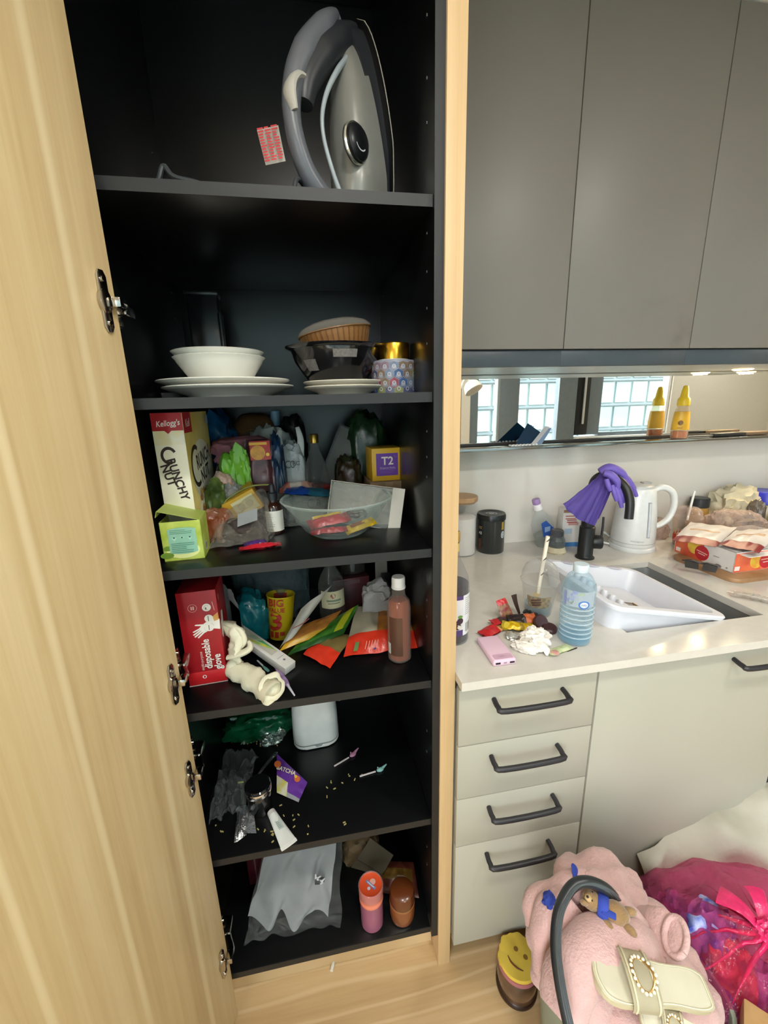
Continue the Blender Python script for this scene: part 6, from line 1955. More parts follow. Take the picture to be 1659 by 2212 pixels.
# things left of the tap
ct_ = thing('powder_carton', 'white carton with red and blue print between detergent and tap', 'carton', (0.985, 1.435, CT), -8)
part('carton', lambda b: box(b, (0, 0, 0.077), (0.070, 0.045, 0.154), 0.001), M('#cfccc8', 0.5), ct_)
p = Print((0, -0.0225, 0))
p.rect(0.0, 0.010, 0.068, 0.018, M('#3f78b5', 0.5)).rect(0, 0.146, 0.068, 0.012, M('#8a6a52', .5)).lines(0.0, 0.126, 0.05, 2, 0.010, 0.004, M('#a5574e', .5), 3).rect(0.008, 0.095, 0.04, 0.012, M('#b98a86', .5)).rect(-0.01, 0.065, 0.03, 0.022, M('#9fb3c5', .5)).lines(0.004, 0.110, 0.045, 2, 0.008, 0.004, M('#8e3a36', .5), 5)
p.done(ct_, 'front_print')
dt = thing('dish_soap', 'clear dish soap bottle with blue label and lilac cap, leaning left', 'bottle', (0.905, 1.445, CT + 0.002), rot=(0, -18, 0))
dt.scale = (1.25, 1.2, 1.0)
part('bottle', lambda b: lathe(b, [(0, 0.002), (0.030, 0.0), (0.034, 0.005), (0.036, 0.06), (0.034, 0.105), (0.022, 0.135), (0.013, 0.150), (0.012, 0.165)], 36, sy=0.62), FILM('#f8fafa', '#cfd6d8', 0.08, 0.06, 0.1, 20, 0.4), dt)
part('soap', lambda b: lathe(b, [(0, 0.004), (0.031, 0.004), (0.0335, 0.06), (0, 0.062)], 30, sy=0.6), FILM('#d5d9d2', '#b9beb5', 0.25, 0.05, 0, 1, 0.2), dt)
part('collar', lambda b: lathe(b, [(0.0145, 0.160), (0.015, 0.163), (0.0135, 0.182), (0.011, 0.184)], 24), M('#e6e3e6', 0.4), dt)
part('cap', lambda b: lathe(b, [(0.012, 0.182), (0.0125, 0.200), (0.011, 0.204), (0, 0.204)], 24), M('#9a7fb0', 0.4), dt)
Print((0.004, -0.0235, 0.078), (1, 0, 0), (0, 0.03, 1), lift=0.0012).poly([(-0.016, 0.034), (0.002, 0.038), (0.024, -0.012), (0.014, -0.026), (-0.020, -0.022)], M('#2f56a5', 0.4)).poly([(-0.008, 0.014), (0.010, 0.010), (0.006, -0.008), (-0.012, -0.006)], M('#8fa9cf', 0.4)).done(dt, 'blue_label')
sbz = thing('soap_brush', 'round dish brush with grey pump top and cream bristles, standing on its bristles', 'brush', FB(1200, 1198, CT, 0.030))
part('bristles', lambda b: lathe(b, [(0, 0.0), (0.034, 0.0), (0.037, 0.006), (0.030, 0.024), (0, 0.024)], 40), M('#cfc6a8', 0.8, bump=0.5, bs=200), sbz)
part('reservoir', lambda b: lathe(b, [(0.029, 0.024), (0.031, 0.030), (0.031, 0.050), (0.024, 0.066), (0.022, 0.068)], 36), FILM('#c5cacc', '#8f9698', 0.3, 0.06, 0, 1, 0.35), sbz)
part('grey_ring', lambda b: lathe(b, [(0.024, 0.030), (0.025, 0.048), (0, 0.050)], 30), M('#5f666a', 0.4), sbz)
part('pump_top', lambda b: lathe(b, [(0.022, 0.064), (0.0235, 0.068), (0.0235, 0.086), (0.020, 0.090), (0, 0.090)], 32), M('#4d4d52', 0.4), sbz)

# the crowded right end of the worktop
bd = thing('cutting_board', 'brown wooden board under the red and white carton', 'board', (1.255, 0.985, CT), 2)
part('board', lambda b: prism(b, rrect(0.60, 0.235, 0.03), 0, 0.014, 0, XF((0.305, 0.115, 0)), 0.002), M('#a5805c', 0.5, hex2='#8f6a48', vs=14), bd)
CRD2 = M('#cf4a34', 0.45, var=0.03)
cx = thing('food_carton', 'open red and white food carton with a round red emblem, on the board', 'carton', (1.300, 1.028, CT + 0.0145), 2)
CX, CY, CZ = 0.34, 0.215, 0.070


def _cart(b):
    t = 0.002
    box(b, (CX / 2, CY / 2, t / 2), (CX, CY, t))
    box(b, (CX / 2, t / 2, CZ / 2), (CX, t, CZ))
    box(b, (CX / 2, CY, CZ / 2), (CX, t, CZ))
    box(b, (t / 2, CY / 2, CZ / 2), (t, CY, CZ))
    box(b, (CX, CY / 2, CZ / 2), (t, CY, CZ))
    box(b, (CX * 0.5, 0.045, CZ - 0.001), (CX, 0.09, t))


part('carton', _cart, M('#d2cfca', 0.5), cx)
part('flap', lambda b: box(b, (CX / 2 + 0.01, -0.014, CZ - 0.008), (CX - 0.01, 0.030, 0.0016), 0, 0, XF((0, 0, 0))), M('#e2dfd8', 0.5), cx).rotation_euler = (0, 0, 0)
p = Print((0, 0, 0), (0, -1, 0), (0, 0, 1))
p.rect(-CY + 0.055, CZ / 2, 0.108, CZ - 0.001, M('#cf4a30', 0.45, hex2='#d3663a', vs=25)).disc(-CY + 0.075, CZ * 0.62, 0.026, M('#e0c23c', 0.45, hex2='#d9963a', vs=40)).disc(-CY + 0.105, CZ * 0.42, 0.026, M('#b8202c', 0.45)).rect(-CY + 0.105, CZ * 0.46, 0.040, 0.003, M('#e8b9a8', .5), -8).rect(-CY + 0.105, CZ * 0.36, 0.026, 0.002, WT, -6).rect(-CY + 0.016, 0.014, 0.018, 0.014, M('#e3d9d2', .5)).lines(-0.055, CZ * 0.5, 0.030, 1, 0.004, 0.003, M('#8f8d8a', .5), 3).rect(-0.02, 0.010, 0.006, 0.006, M('#8f8d8a', .5))
p.done(cx, 'side_print')
p = Print((0, 0, 0), (1, 0, 0), (0, 0, 1))
p.rect(0.075, CZ / 2 - 0.002, 0.148, CZ - 0.006, M('#d2543c', 0.45, hex2='#d97048', vs=25)).disc(0.090, CZ * 0.5, 0.028, M('#dfc03a', 0.45, hex2='#d9963a', vs=40)).disc(0.128, CZ * 0.46, 0.030, M('#b8202c', 0.45)).ring(0.128, CZ * 0.46, 0.028, 0.0305, M('#e07a5a', .5)).rect(0.128, CZ * 0.52, 0.045, 0.003, M('#e8b9a8', .5), 4).rect(0.128, CZ * 0.38, 0.026, 0.002, WT, 4).rect(0.014, 0.014, 0.020, 0.014, M('#e3d9d2', .5)).rect(0.18, CZ / 2, 0.04, CZ - 0.004, M('#d9d6d0', .5))
p.done(cx, 'front_print')


def flatpack(name, label, c, T, seed, group=None):
    return quad_packet(name, label, 'packet', c, T, [M('#cfc9c4', 0.35, bump=0.1), M('#7c0f18', 0.4), M('#a5744a', 0.4, hex2='#c9a98a', vs=40)], [(0, 1.01, 0, .24, 1), (.15, .85, .50, .60, 2)], seed)


zt = CT + 0.0145 + CZ
flatpack('tortilla_pack', 'white flatbread pack with a dark red band, left one on the carton', Q((1452, 1166, zt + .008), (1545, 1182, zt + .006), (1592, 1140, zt + .016), (1492, 1128, zt + .020)), 0.020, 41)
flatpack('tortilla_pack', 'white flatbread pack with a dark red band, cut by the frame', Q((1552, 1176, zt + .010), (1640, 1194, zt + .010), (1690, 1140, zt + .020), (1590, 1146, zt + .022)), 0.022, 42)
sg = thing('sunglasses', 'dark sunglasses lying on the board against the carton', 'glasses', PZ(1512, 1232, CT + 0.016), -50)


def _lens(b, s):
    prism(b, [(s * 0.004, -0.012), (s * 0.040, -0.012), (s * 0.044, 0.006), (s * 0.036, 0.014), (s * 0.006, 0.012)][::s], 0, 0.003, M_=XF((0, 0, 0.014), (72, 0, 0)))


part('lens', lambda b: _lens(b, 1), M('#2c2a2a', 0.1, coat=0.5), sg)
part('lens', lambda b: _lens(b, -1), M('#2c2a2a', 0.1, coat=0.5), sg)
part('frame', lambda b: tube(b, [(-0.050, 0, 0.024), (-0.02, -0.002, 0.029), (0, 0, 0.024), (0.02, -0.002, 0.029), (0.050, 0, 0.024)], 0.0028, 8), M('#2f2b2a', 0.3), sg)
for s in (-1, 1):
    part('temple', lambda b: tube(b, [(s * 0.050, 0, 0.024), (s * 0.046, 0.05, 0.012), (s * 0.03, 0.085, 0.003)], 0.0024, 8), M('#5b4a40', 0.3), sg)
fk_ = thing('fork_packet', 'clear packet with plastic cutlery lying at the sink corner', 'packet', PZ(1622, 1293, CT + .001), -48)
part('film', lambda b: packet(b, 0.090, 0.034, 0.012, None, 0.06, 51, 0.6), FILM('#eceae6', '#d9d6d0', 0.22, 0.08, 0.9, 60, 0.35), fk_)
part('fork', lambda b: tube(b, [(-0.055, 0.006, 0.006), (-0.01, 0.002, 0.007), (0.035, 0, 0.006)], [0.0018, 0.003, 0.007], 8, flat=0.35), M('#dcdad6', 0.3), fk_)
rc = thing('takeaway_cup', 'clear iced drink cup with red print, dome lid and white straw', 'cup', FB(1475, 1182, CT, 0.036))
part('cup', lambda b: lathe(b, [(0, 0.004), (0.034, 0.003), (0.036, 0.0), (0.048, 0.110), (0.050, 0.113)], 40), FILM('#f5efe8', '#d3c2b2', 0.14, 0.06, 0.1, 20, 0.35), rc)
part('drink', lambda b: lathe(b, [(0, 0.005), (0.035, 0.005), (0.038, 0.030), (0, 0.031)], 36), M('#a48460', 0.4), rc)
part('dome_lid', lambda b: lathe(b, [(0.051, 0.110), (0.052, 0.114), (0.048, 0.120), (0.044, 0.140), (0.030, 0.152), (0.012, 0.155)], 40), FILM('#f1e6e0', '#e2d3cc', 0.10, 0.05, 0.1, 20, 0.4), rc)
part('straw', lambda b: tube(b, [(0.0, 0, 0.10), (0.006, 0.0, 0.16), (0.012, 0, 0.215)], 0.004, 10, k=2), M('#dcdad4', 0.4), rc)
p = Print((0, 0, 0), cyl=0.0425, ang=-46)
RP = M('#c24a32', 0.4)
p.rect(0.0, 0.035, 0.095, 0.022, RP)
for k in range(9):
    p.poly([(-0.046 + k * 0.011, 0.044), (-0.036 + k * 0.011, 0.044), (-0.040 + k * 0.011, 0.060 + 0.008 * (k % 3))], RP)
p.disc(0.01, 0.062, 0.008, RP)
p.done(rc, 'red_print')
vj = thing('vitamin_jar', 'small amber jar with a dark green lid behind the iced drink cup', 'jar', FB(1530, 1125, CT + 0.0, 0.028) * 1.0)
vj.location = (1.60, 1.455, CT)
part('body', lambda b: lathe(b, [(0, 0), (0.036, 0), (0.038, 0.004), (0.038, 0.10), (0.030, 0.112), (0.028, 0.118)], 36), M('#a8813a', 0.25, coat=0.3), vj)
part('lid', lambda b: lathe(b, [(0.034, 0.112), (0.036, 0.114), (0.036, 0.148), (0.033, 0.151), (0, 0.151)], 36), M('#23282b', 0.4), vj)
tb_ = thing('tote_bag', 'crumpled beige paper bag with faint green print at the back', 'bag', (1.735, 1.425, CT))
part('paper', lambda b: lump(b, (0.19, 0.13, 0.185), 61, 0.22, 3, 4, flat=0.25, ridge=0.22, power=0.75), M('#b5ac92', 0.6, bump=0.2), tb_, ang=50)
Print((0.03, -0.066, 0.10), (1, 0, 0), (0, 0.1, 1), lift=0.008).poly([(-0.01, 0), (0.004, 0.03), (0.008, 0.005), (0.016, 0.022), (0.012, -0.012)], M('#7f9070', .5)).done(tb_, 'green_print')
bag('bread_bag', 'pinkish clear bread bag slumped behind the flatbread packs', 'bag', (1.60, 1.305, CT), (0.24, 0.15, 0.125), '', 63, film=FILM('#f5e9e3', '#dccbc2', 0.2, 0.08, 1.0, 45, 0.4))
bag('bread_bag', 'clear scrunched bag beside the kettle handle', 'bag', (1.38, 1.44, CT), (0.10, 0.09, 0.085), '', 64, film=FILM('#f2e4dc', '#d9c4b9', 0.22, 0.08, 1.0, 45, 0.4))
bj = thing('spread_jar', 'large jar with a bright blue lid at the right end of the worktop', 'jar', (1.862, 1.395, CT))
part('body', lambda b: lathe(b, [(0, 0), (0.056, 0), (0.060, 0.005), (0.060, 0.12), (0.054, 0.13)], 40), M('#8b7f58', 0.3), bj)
part('lid', lambda b: lathe(b, [(0.060, 0.126), (0.062, 0.128), (0.062, 0.172), (0.059, 0.176), (0, 0.177)], 44), M('#2a2fa5', 0.35), bj)
bag('purple_wrap', 'brown and violet crinkled wrapper in front of the blue-lidded jar', 'wrapper', (1.84, 1.26, CT), (0.12, 0.10, 0.14), '#6a5a6e', 66, hex2='#8f8378', rough=0.3)
bag('dark_packet', 'dark grey packet leaning left of the blue-lidded jar', 'packet', (1.742, 1.335, CT), (0.055, 0.06, 0.150), '#4d463e', 67, hex2='#5f564c')
bk = thing('black_bottle', 'black bottle at the far right, cut by the frame', 'bottle', (2.02, 1.44, CT))
part('body', lambda b: lathe(b, [(0, 0), (0.038, 0), (0.040, 0.004), (0.040, 0.18), (0.034, 0.205), (0.022, 0.225), (0, 0.228)], 36), M('#1b1b1e', 0.35), bk)

# ledge
hb = thing('honey_bottle', 'squeezy honey bottle with yellow label and pointed yellow cap on the ledge', 'bottle', FB(1465, 948, 1.3105, 0.028))
hb.scale = (1.05, 1.05, 1.12)
part('bottle', lambda b: lathe(b, [(0, 0.001), (0.029, 0.0), (0.031, 0.004), (0.030, 0.050), (0.026, 0.090), (0.020, 0.112), (0.018, 0.116)], 36, sy=0.8), FILM('#f1e9da', '#e2d6c2', 0.10, 0.05, 0, 1, 0.35), hb)
part('honey', lambda b: lathe(b, [(0, 0.003), (0.0285, 0.003), (0.0285, 0.026), (0, 0.027)], 32, sy=0.78), M('#b9642a', 0.12, coat=0.4), hb)
part('label', lambda b: lathe(b, [(0.0312, 0.030), (0.0305, 0.055), (0.0265, 0.092)], 36, sy=0.82), M('#c99a1e', 0.45, var=0.1), hb)
Print((0, 0, 0), cyl=0.0318, ang=-44).disc(0, 0.055, 0.008, M('#6a4a16', .5)).lines(0, 0.040, 0.018, 2, 0.004, 0.001, M('#7a5a1e', .5)).done(hb, 'label_print')
part('cap', lambda b: lathe(b, [(0.020, 0.112), (0.021, 0.115), (0.020, 0.135), (0.014, 0.142), (0.011, 0.165), (0.0075, 0.178), (0, 0.180)], 32), M('#d9b51a', 0.4), hb)
LZ = 1.3105
bkl = thing('booklet', 'dark teal folded booklet leaning open on the steel ledge', 'booklet', (0, 0, 0))
lz = V((0, 0, 0))


def _bk(b):
    c = [PY(1112, 962, 1.430), PY(1150, 966, 1.427), PY(1168, 934, 1.457), PY(1140, 914, 1.465)]
    sheet(b, lambda u, v: (c[0] * (1 - u) + c[1] * u) * (1 - v) + (c[3] * (1 - u) + c[2] * u) * v, 4, 4, thick=0.003)


part('cover', _bk, M('#123c58', 0.4, var=0.2, vs=60), bkl)


def _bk2(b):
    c = [PY(1143, 964, 1.425), PY(1156, 962, 1.422), PY(1188, 922, 1.443), PY(1178, 920, 1.447)]
    sheet(b, lambda u, v: (c[0] * (1 - u) + c[1] * u) * (1 - v) + (c[3] * (1 - u) + c[2] * u) * v, 4, 4, thick=0.002)


part('page', _bk2, M('#cfcfd0', 0.5), bkl)
pc0, pc1 = PY(1140, 914, 1.463), PY(1168, 934, 1.455)
part('back_fold', lambda b: sheet(b, lambda u, v: PY(1156 + 14 * u, 962 - 2 * u, 1.422 + .006 * u).lerp(PY(1186 + 6 * u, 924, 1.443), v), 3, 4, thick=0.0015), M('#8fa6c6', 0.4), bkl)
bl = thing('pill_blister', 'silver pill blister pack lying under the teal booklet', 'blister pack', PY(1130, 965, 1.427) * 1.0)
bl.location.z = LZ + 0.0005
bl.rotation_euler = (0, 0, math.radians(4))
part('foil', lambda b: box(b, (0, 0, 0.001), (0.115, 0.030, 0.002)), M('#a9a9a8', 0.25, 0.8), bl)
for k in range(16):
    part('blister', lambda b: lathe(b, [(0.0052, 0.0), (0.0045, 0.004), (0, 0.005)], 10, M_=XF((-0.050 + (k % 8) * 0.0143, -0.007 + (k // 8) * 0.014, 0.002))), M('#d0cfca', 0.2), bl)
lk = thing('knife', 'long black knife lying flat on the ledge right of the honey bottle', 'knife', PY(1545, 937, 1.437) * 1.0, -1)
lk.location.z = LZ + 0.0005
part('handle', lambda b: box(b, (0.06, 0, 0.007), (0.15, 0.022, 0.014), 0.004), BLACK, lk)
part('blade', lambda b: prism(b, [(-0.02, -0.012), (-0.02, 0.012), (-0.11, 0.010), (-0.135, -0.010)], 0.005, 0.0075), STEEL, lk)
wk = thing('wooden_rest', 'brown wooden block lying on the ledge beyond the black knife', 'block', (1.71, 1.445, LZ + 0.0005), 0)
part('block', lambda b: box(b, (0.06, 0, 0.007), (0.16, 0.03, 0.014), 0.003), M('#5a4a38', 0.5), wk)

# floor lamp out in the room, seen in the mirror
fl_ = thing('floor_lamp', 'white floor lamp with a dome shade, seen only in the mirror', 'lamp', (1.33, -0.62, 0))
LWH = M('#e2e0d8', 0.4)
part('base', lambda b: lathe(b, [(0, 0), (0.13, 0), (0.13, 0.015), (0.02, 0.022), (0, 0.022)], 36), LWH, fl_)
part('pole', lambda b: tube(b, [(0, 0, 0.02), (0, 0, 1.0), (0, 0, 1.60)], 0.009, 10, k=1), M('#5d5a54', 0.4), fl_)
part('arm', lambda b: tube(b, [(0, 0, 1.58), (0.03, 0.02, 1.66), (0.07, 0.04, 1.64)], 0.008, 10), LWH, fl_)
part('shade', lambda b: lathe(b, [(0.012, 0.0), (0.040, -0.006), (0.066, -0.030), (0.080, -0.075), (0.082, -0.090), (0.079, -0.090), (0.062, -0.034), (0.0, -0.012)], 36, M_=XF((0.06, 0.045, 1.635), (28, -22, 0))), LWH, fl_)
# ================================================================== floor, lower right
cd_ = thing('candle_jar', 'brown glass candle with yellow smiling wax top on the floor', 'candle', (0.432, 0.676, 0), 0)
part('glass', lambda b: lathe(b, [(0, 0.0), (0.046, 0.0), (0.049, 0.004), (0.050, 0.085), (0.048, 0.088), (0.047, 0.006), (0, 0.005)], 44), M('#4a3527', 0.12, coat=0.5, hex2='#6a4c34', vs=10), cd_)
part('base_ring', lambda b: lathe(b, [(0.046, 0.0), (0.0515, 0.001), (0.052, 0.010), (0.049, 0.014)], 44), M('#2a1812', 0.25), cd_)
part('pink_layer', lambda b: lathe(b, [(0, 0.080), (0.050, 0.080), (0.0515, 0.084), (0.051, 0.094), (0, 0.095)], 44), M('#a5656c', 0.4), cd_)
YW = M('#d3b746', 0.5, sss=0.2, var=0.08)


def _smile(b):
    n = 48
    pts = []
    for k in range(n):
        a = 2 * math.pi * k / n
        r = 0.049 + (0.0035 * math.sin(a * 7) if math.sin(a) > 0.1 or math.cos(a) > 0.7 else 0)
        pts.append((r * math.cos(a), r * math.sin(a)))
    prism(b, pts, 0.094, 0.106, bev=0.003)


part('wax', _smile, YW, cd_)
BRW = M('#7c5a1c', 0.6)
part('eye', lambda b: lathe(b, [(0, 0.1068), (0.0055, 0.1066), (0.0058, 0.1058)], 16, M_=XF((0.000, 0.014, 0))), BRW, cd_)
part('eye', lambda b: lathe(b, [(0, 0.1068), (0.0055, 0.1066), (0.0058, 0.1058)], 16, M_=XF((0.016, -0.006, 0))), BRW, cd_)
part('mouth', lambda b: tube(b, [(-0.026, 0.006, 0.106), (-0.024, -0.008, 0.106), (-0.014, -0.022, 0.106), (-0.002, -0.030, 0.106)], [0.0008, 0.0024, 0.0024, 0.0008], 8, flat=0.6), M('#6a3a14', 0.6), cd_)

hb_ = thing('laundry_basket', 'pale sage laundry tote with a black strap handle, full of pink towel', 'basket', (0.565, 0.490, 0), 8)


def _tote(b):
    prev = []
    for (z, w, d) in ((0.0, 0.26, 0.22), (0.012, 0.275, 0.235), (0.33, 0.315, 0.265), (0.336, 0.320, 0.270), (0.336, 0.310, 0.260), (0.33, 0.306, 0.256), (0.015, 0.262, 0.222)):
        ring = [b.verts.new((x, y, z)) for x, y in rrect(w, d, 0.08)]
        if prev:
            for i in range(len(ring)):
                j = (i + 1) % len(ring)
                b.faces.new((prev[i], prev[j], ring[j], ring[i]))
        else:
            b.faces.new(ring[::-1])
        prev = ring
    b.faces.new(prev)


part('tote', _tote, M('#8d9788', 0.55, bump=0.05), hb_)
HBI = hb_.matrix_basis.copy()
HBI = (Matrix.Translation((0.565, 0.490, 0)) @ Euler((0, 0, math.radians(8))).to_matrix().to_4x4()).inverted()
hp = [PZ(1232, 2235, 0.50), PZ(1210, 2130, 0.53), PZ(1200, 2040, 0.55), PZ(1208, 1965, 0.57), PZ(1236, 1915, 0.58), PZ(1272, 1905, 0.58), PZ(1312, 1922, 0.56), PZ(1336, 1950, 0.51)]
part('handle', lambda b: tube(b, hp, [0.0085, 0.009, 0.0092, 0.0096, 0.010, 0.010, 0.0098, 0.009], 12, k=8, M_=HBI), M('#23272a', 0.35, bump=0.05), hb_, label='black strap handle')
for o_ in (-0.55, 0.1, 0.6):
    part('handle_rib', lambda b: tube(b, [q + V((0.006 * o_, -0.0075, 0.006)) for q in hp], 0.0022, 6, k=8, M_=HBI), M('#454b4e', 0.4), hb_)
part('handle', lambda b: tube(b, [PZ(1445, 2225, 0.36), PZ(1452, 2190, 0.40), PZ(1480, 2170, 0.42), PZ(1510, 2172, 0.42), PZ(1538, 2200, 0.38)], [0.010, 0.011, 0.011, 0.010, 0.008], 12, k=8, M_=HBI, flat=0.8), M('#737b70', 0.4), hb_)

TW = M('#c7a29e', 0.9, var=0.06, vs=60, sheen=0.25, bump=0.35, bs=220)
tw = thing('pink_towel', 'soft pink fleece robe heaped out of the laundry tote', 'towel', (0, 0, 0))


def rough(b, a1=0.008, f1=14, a2=0.003, f2=40, s=1):
    for v in b.verts:
        d = a1 * nz(v.co, f1, s) + a2 * nz(v.co, f2, s + 3)
        v.co += V((d, -d, d))


def _tw(b):
    lump(b, (0.30, 0.25, 0.125), 71, 0.12, 2.5, 5, flat=0.3, ridge=0.06, rf=3, M_=XF((0.545, 0.475, 0.315)))
    lump(b, (0.18, 0.16, 0.14), 72, 0.12, 3, 4, flat=0.3, ridge=0.06, rf=3, M_=XF((0.468, 0.530, 0.315)))
    lump(b, (0.19, 0.17, 0.135), 73, 0.12, 3, 4, flat=0.3, ridge=0.06, rf=3, M_=XF((0.545, 0.585, 0.345)))
    for v in b.verts:
        d = 0.050 * abs(nz(v.co, 9, 2)) + 0.022 * abs(nz(v.co, 17, 6)) - 0.012
        v.co += (v.co - V((0.53, 0.53, 0.33))).normalized() * d
    rough(b, 0.003, 30)


part('fleece', _tw, TW, tw, ang=80)


def fold(pts, rad, s, flat=0.75):
    def f(b):
        tube(b, pts, rad, 18, k=8, flat=flat)
        rough(b, 0.006, 18, 0.0025, 60, s)
    part('fold', f, TW, tw, ang=80)


fold([PZ(1190, 2110, .42), PZ(1192, 2030, .46), PZ(1200, 1975, .49), PZ(1230, 1940, .51)], [0.03, 0.045, 0.04, 0.028], 1)
fold([PZ(1168, 2010, .45), PZ(1170, 1960, .47), PZ(1208, 1935, .50), PZ(1240, 1905, .52), PZ(1268, 1892, .53)], [0.026, 0.036, 0.030, 0.026, 0.012], 2)
fold([PZ(1205, 2190, .45), PZ(1240, 2100, .49), PZ(1290, 2045, .505), PZ(1360, 2030, .50), PZ(1415, 2055, .47)], [0.035, 0.045, 0.048, 0.040, 0.03], 3)
fold([PZ(1290, 2200, .42), PZ(1270, 2130, .45), PZ(1300, 2080, .465), PZ(1360, 2065, .46)], [0.04, 0.048, 0.04, 0.03], 4)
fold([PZ(1268, 1890, .53), PZ(1296, 1925, .525), PZ(1350, 1965, .51), PZ(1388, 2005, .48)], [0.022, 0.024, 0.022, 0.02], 5)
fold([PZ(1330, 2230, .40), PZ(1345, 2195, .42), PZ(1385, 2170, .40)], [0.05, 0.05, 0.04], 6)


zc_ = 0.51
sA_ = (PZ(1477, 2058, zc_) - PZ(1441, 1988, zc_)) / 2
sC_ = PZ(1459, 2023, zc_)
sB_ = (PZ(1474, 2014, zc_) - sC_) + V((0.004, 0.004, 0.016))
sQ_ = PZ(1375, 2015, 0.455)


def _sleeve(b):
    def f(u, v):
        a = 2 * math.pi * v
        if u <= 0.6:
            t = u / 0.6
            k, c = 1.12 - 0.12 * t, sQ_.lerp(sC_, t) + V((0, 0, 0.010 * math.sin(math.pi * t)))
            w = 1 + 0.10 * nz((t * 2, math.cos(a), math.sin(a)), 2.5, 4)
        else:
            t = (u - 0.6) / 0.4
            k, c, w = 1.0 - 0.10 * min(1, t * 4) - 0.2 * t, sC_.lerp(sQ_, 0.55 * t), 1.0
        kb = 1.6 - 0.6 * min(1, u / 0.6)
        return c + sA_ * (k * w * math.cos(a)) + sB_ * (k * w * kb * math.sin(a))
    sheet(b, f, 30, 32)
    bmesh.ops.remove_doubles(b, verts=b.verts, dist=1e-5)
    rough(b, 0.003, 16, 0.0015, 60, 9)


part('sleeve', _sleeve, TW, tw, ang=80)
part('cuff', lambda b: tube(b, [sC_ + sA_ * (0.96 * math.cos(a)) + sB_ * (0.96 * math.sin(a)) for a in [2 * math.pi * k / 28 for k in range(29)]], 0.0055, 10, k=1), TW, tw)

td = thing('teddy_bear', 'small brown teddy bear with a blue scarf tucked in the pink towel', 'toy', PZ(1300, 1968, 0.522), rot=(10, 0, -38))
td.scale = (0.8, 0.8, 0.8)
FUR = M('#8f6f45', 0.9, var=0.15, vs=60, sheen=0.5, bump=0.4, bs=260)
part('head', lambda b: lump(b, (0.046, 0.040, 0.038), 5, 0.06, 2, 4, flat=0.15, ridge=0.0, M_=XF((-0.024, 0, 0.006))), FUR, td)
for s in (-1, 1):
    part('ear', lambda b: lump(b, (0.018, 0.010, 0.016), 6, 0.05, 2, 3, flat=0.2, M_=XF((-0.040, s * 0.017, 0.026))), FUR, td)
part('snout', lambda b: lump(b, (0.018, 0.016, 0.012), 7, 0.03, 2, 3, flat=0.2, M_=XF((-0.032, -0.006, 0.034))), M('#b3966a', 0.9), td)
part('nose', lambda b: lump(b, (0.006, 0.006, 0.004), 7, 0.0, 2, 2, flat=0.1, M_=XF((-0.034, -0.008, 0.045))), INK, td)
for s in (-1, 1):
    part('eye', lambda b: lump(b, (0.004, 0.004, 0.004), 7, 0.0, 2, 2, flat=0.1, M_=XF((-0.024, s * 0.009, 0.040))), INK, td)
part('body', lambda b: lump(b, (0.058, 0.048, 0.040), 8, 0.06, 2, 4, flat=0.15, ridge=0.0, M_=XF((0.028, 0, 0.0))), FUR, td)
for (x, y, r_) in ((0.012, 0.030, 30), (0.012, -0.030, -30), (0.056, 0.018, 20), (0.056, -0.018, -20)):
    part('limb', lambda b: lump(b, (0.032, 0.018, 0.020), 9, 0.06, 2, 3, flat=0.2, M_=XF((x, y, 0.006), (0, 0, r_))), FUR, td)
SCF = M('#2a3f9c', 0.8, var=0.12, vs=80)
part('scarf', lambda b: tube(b, [(-0.001, -0.024, 0.008), (0.0, -0.020, 0.030), (0.0, 0, 0.040), (0.0, 0.020, 0.030), (0.0, 0.024, 0.008)], [0.010, 0.012, 0.012, 0.012, 0.010], 10, flat=0.4), SCF, td)
part('scarf_end', lambda b: box(b, (0.012, -0.016, 0.036), (0.030, 0.014, 0.005), 0.002), SCF, td)
rbz = thing('blue_ribbon', 'crumpled blue ribbon scrap at the left of the towel under the black strap', 'ribbon', PZ(1186, 1950, 0.512), 30)
part('ribbon', lambda b: [lump(b, (0.030, 0.024, 0.020), 14, 0.3, 3, 3, flat=0.3, ridge=0.25)], SCF, rbz)
rbz2 = thing('blue_ribbon', 'blue ribbon tip sticking up at the top of the pink towel', 'ribbon', PZ(1243, 1900, 0.532), 30)
part('ribbon', lambda b: tube(b, [(0, 0, 0), (0.003, 0.004, 0.016), (0.0, 0.010, 0.030)], [0.008, 0.010, 0.003], 8, flat=0.4), SCF, rbz2)

# slides
CRM, CRM2 = M('#bab296', 0.4, var=0.03), M('#bdb493', 0.45, var=0.04)


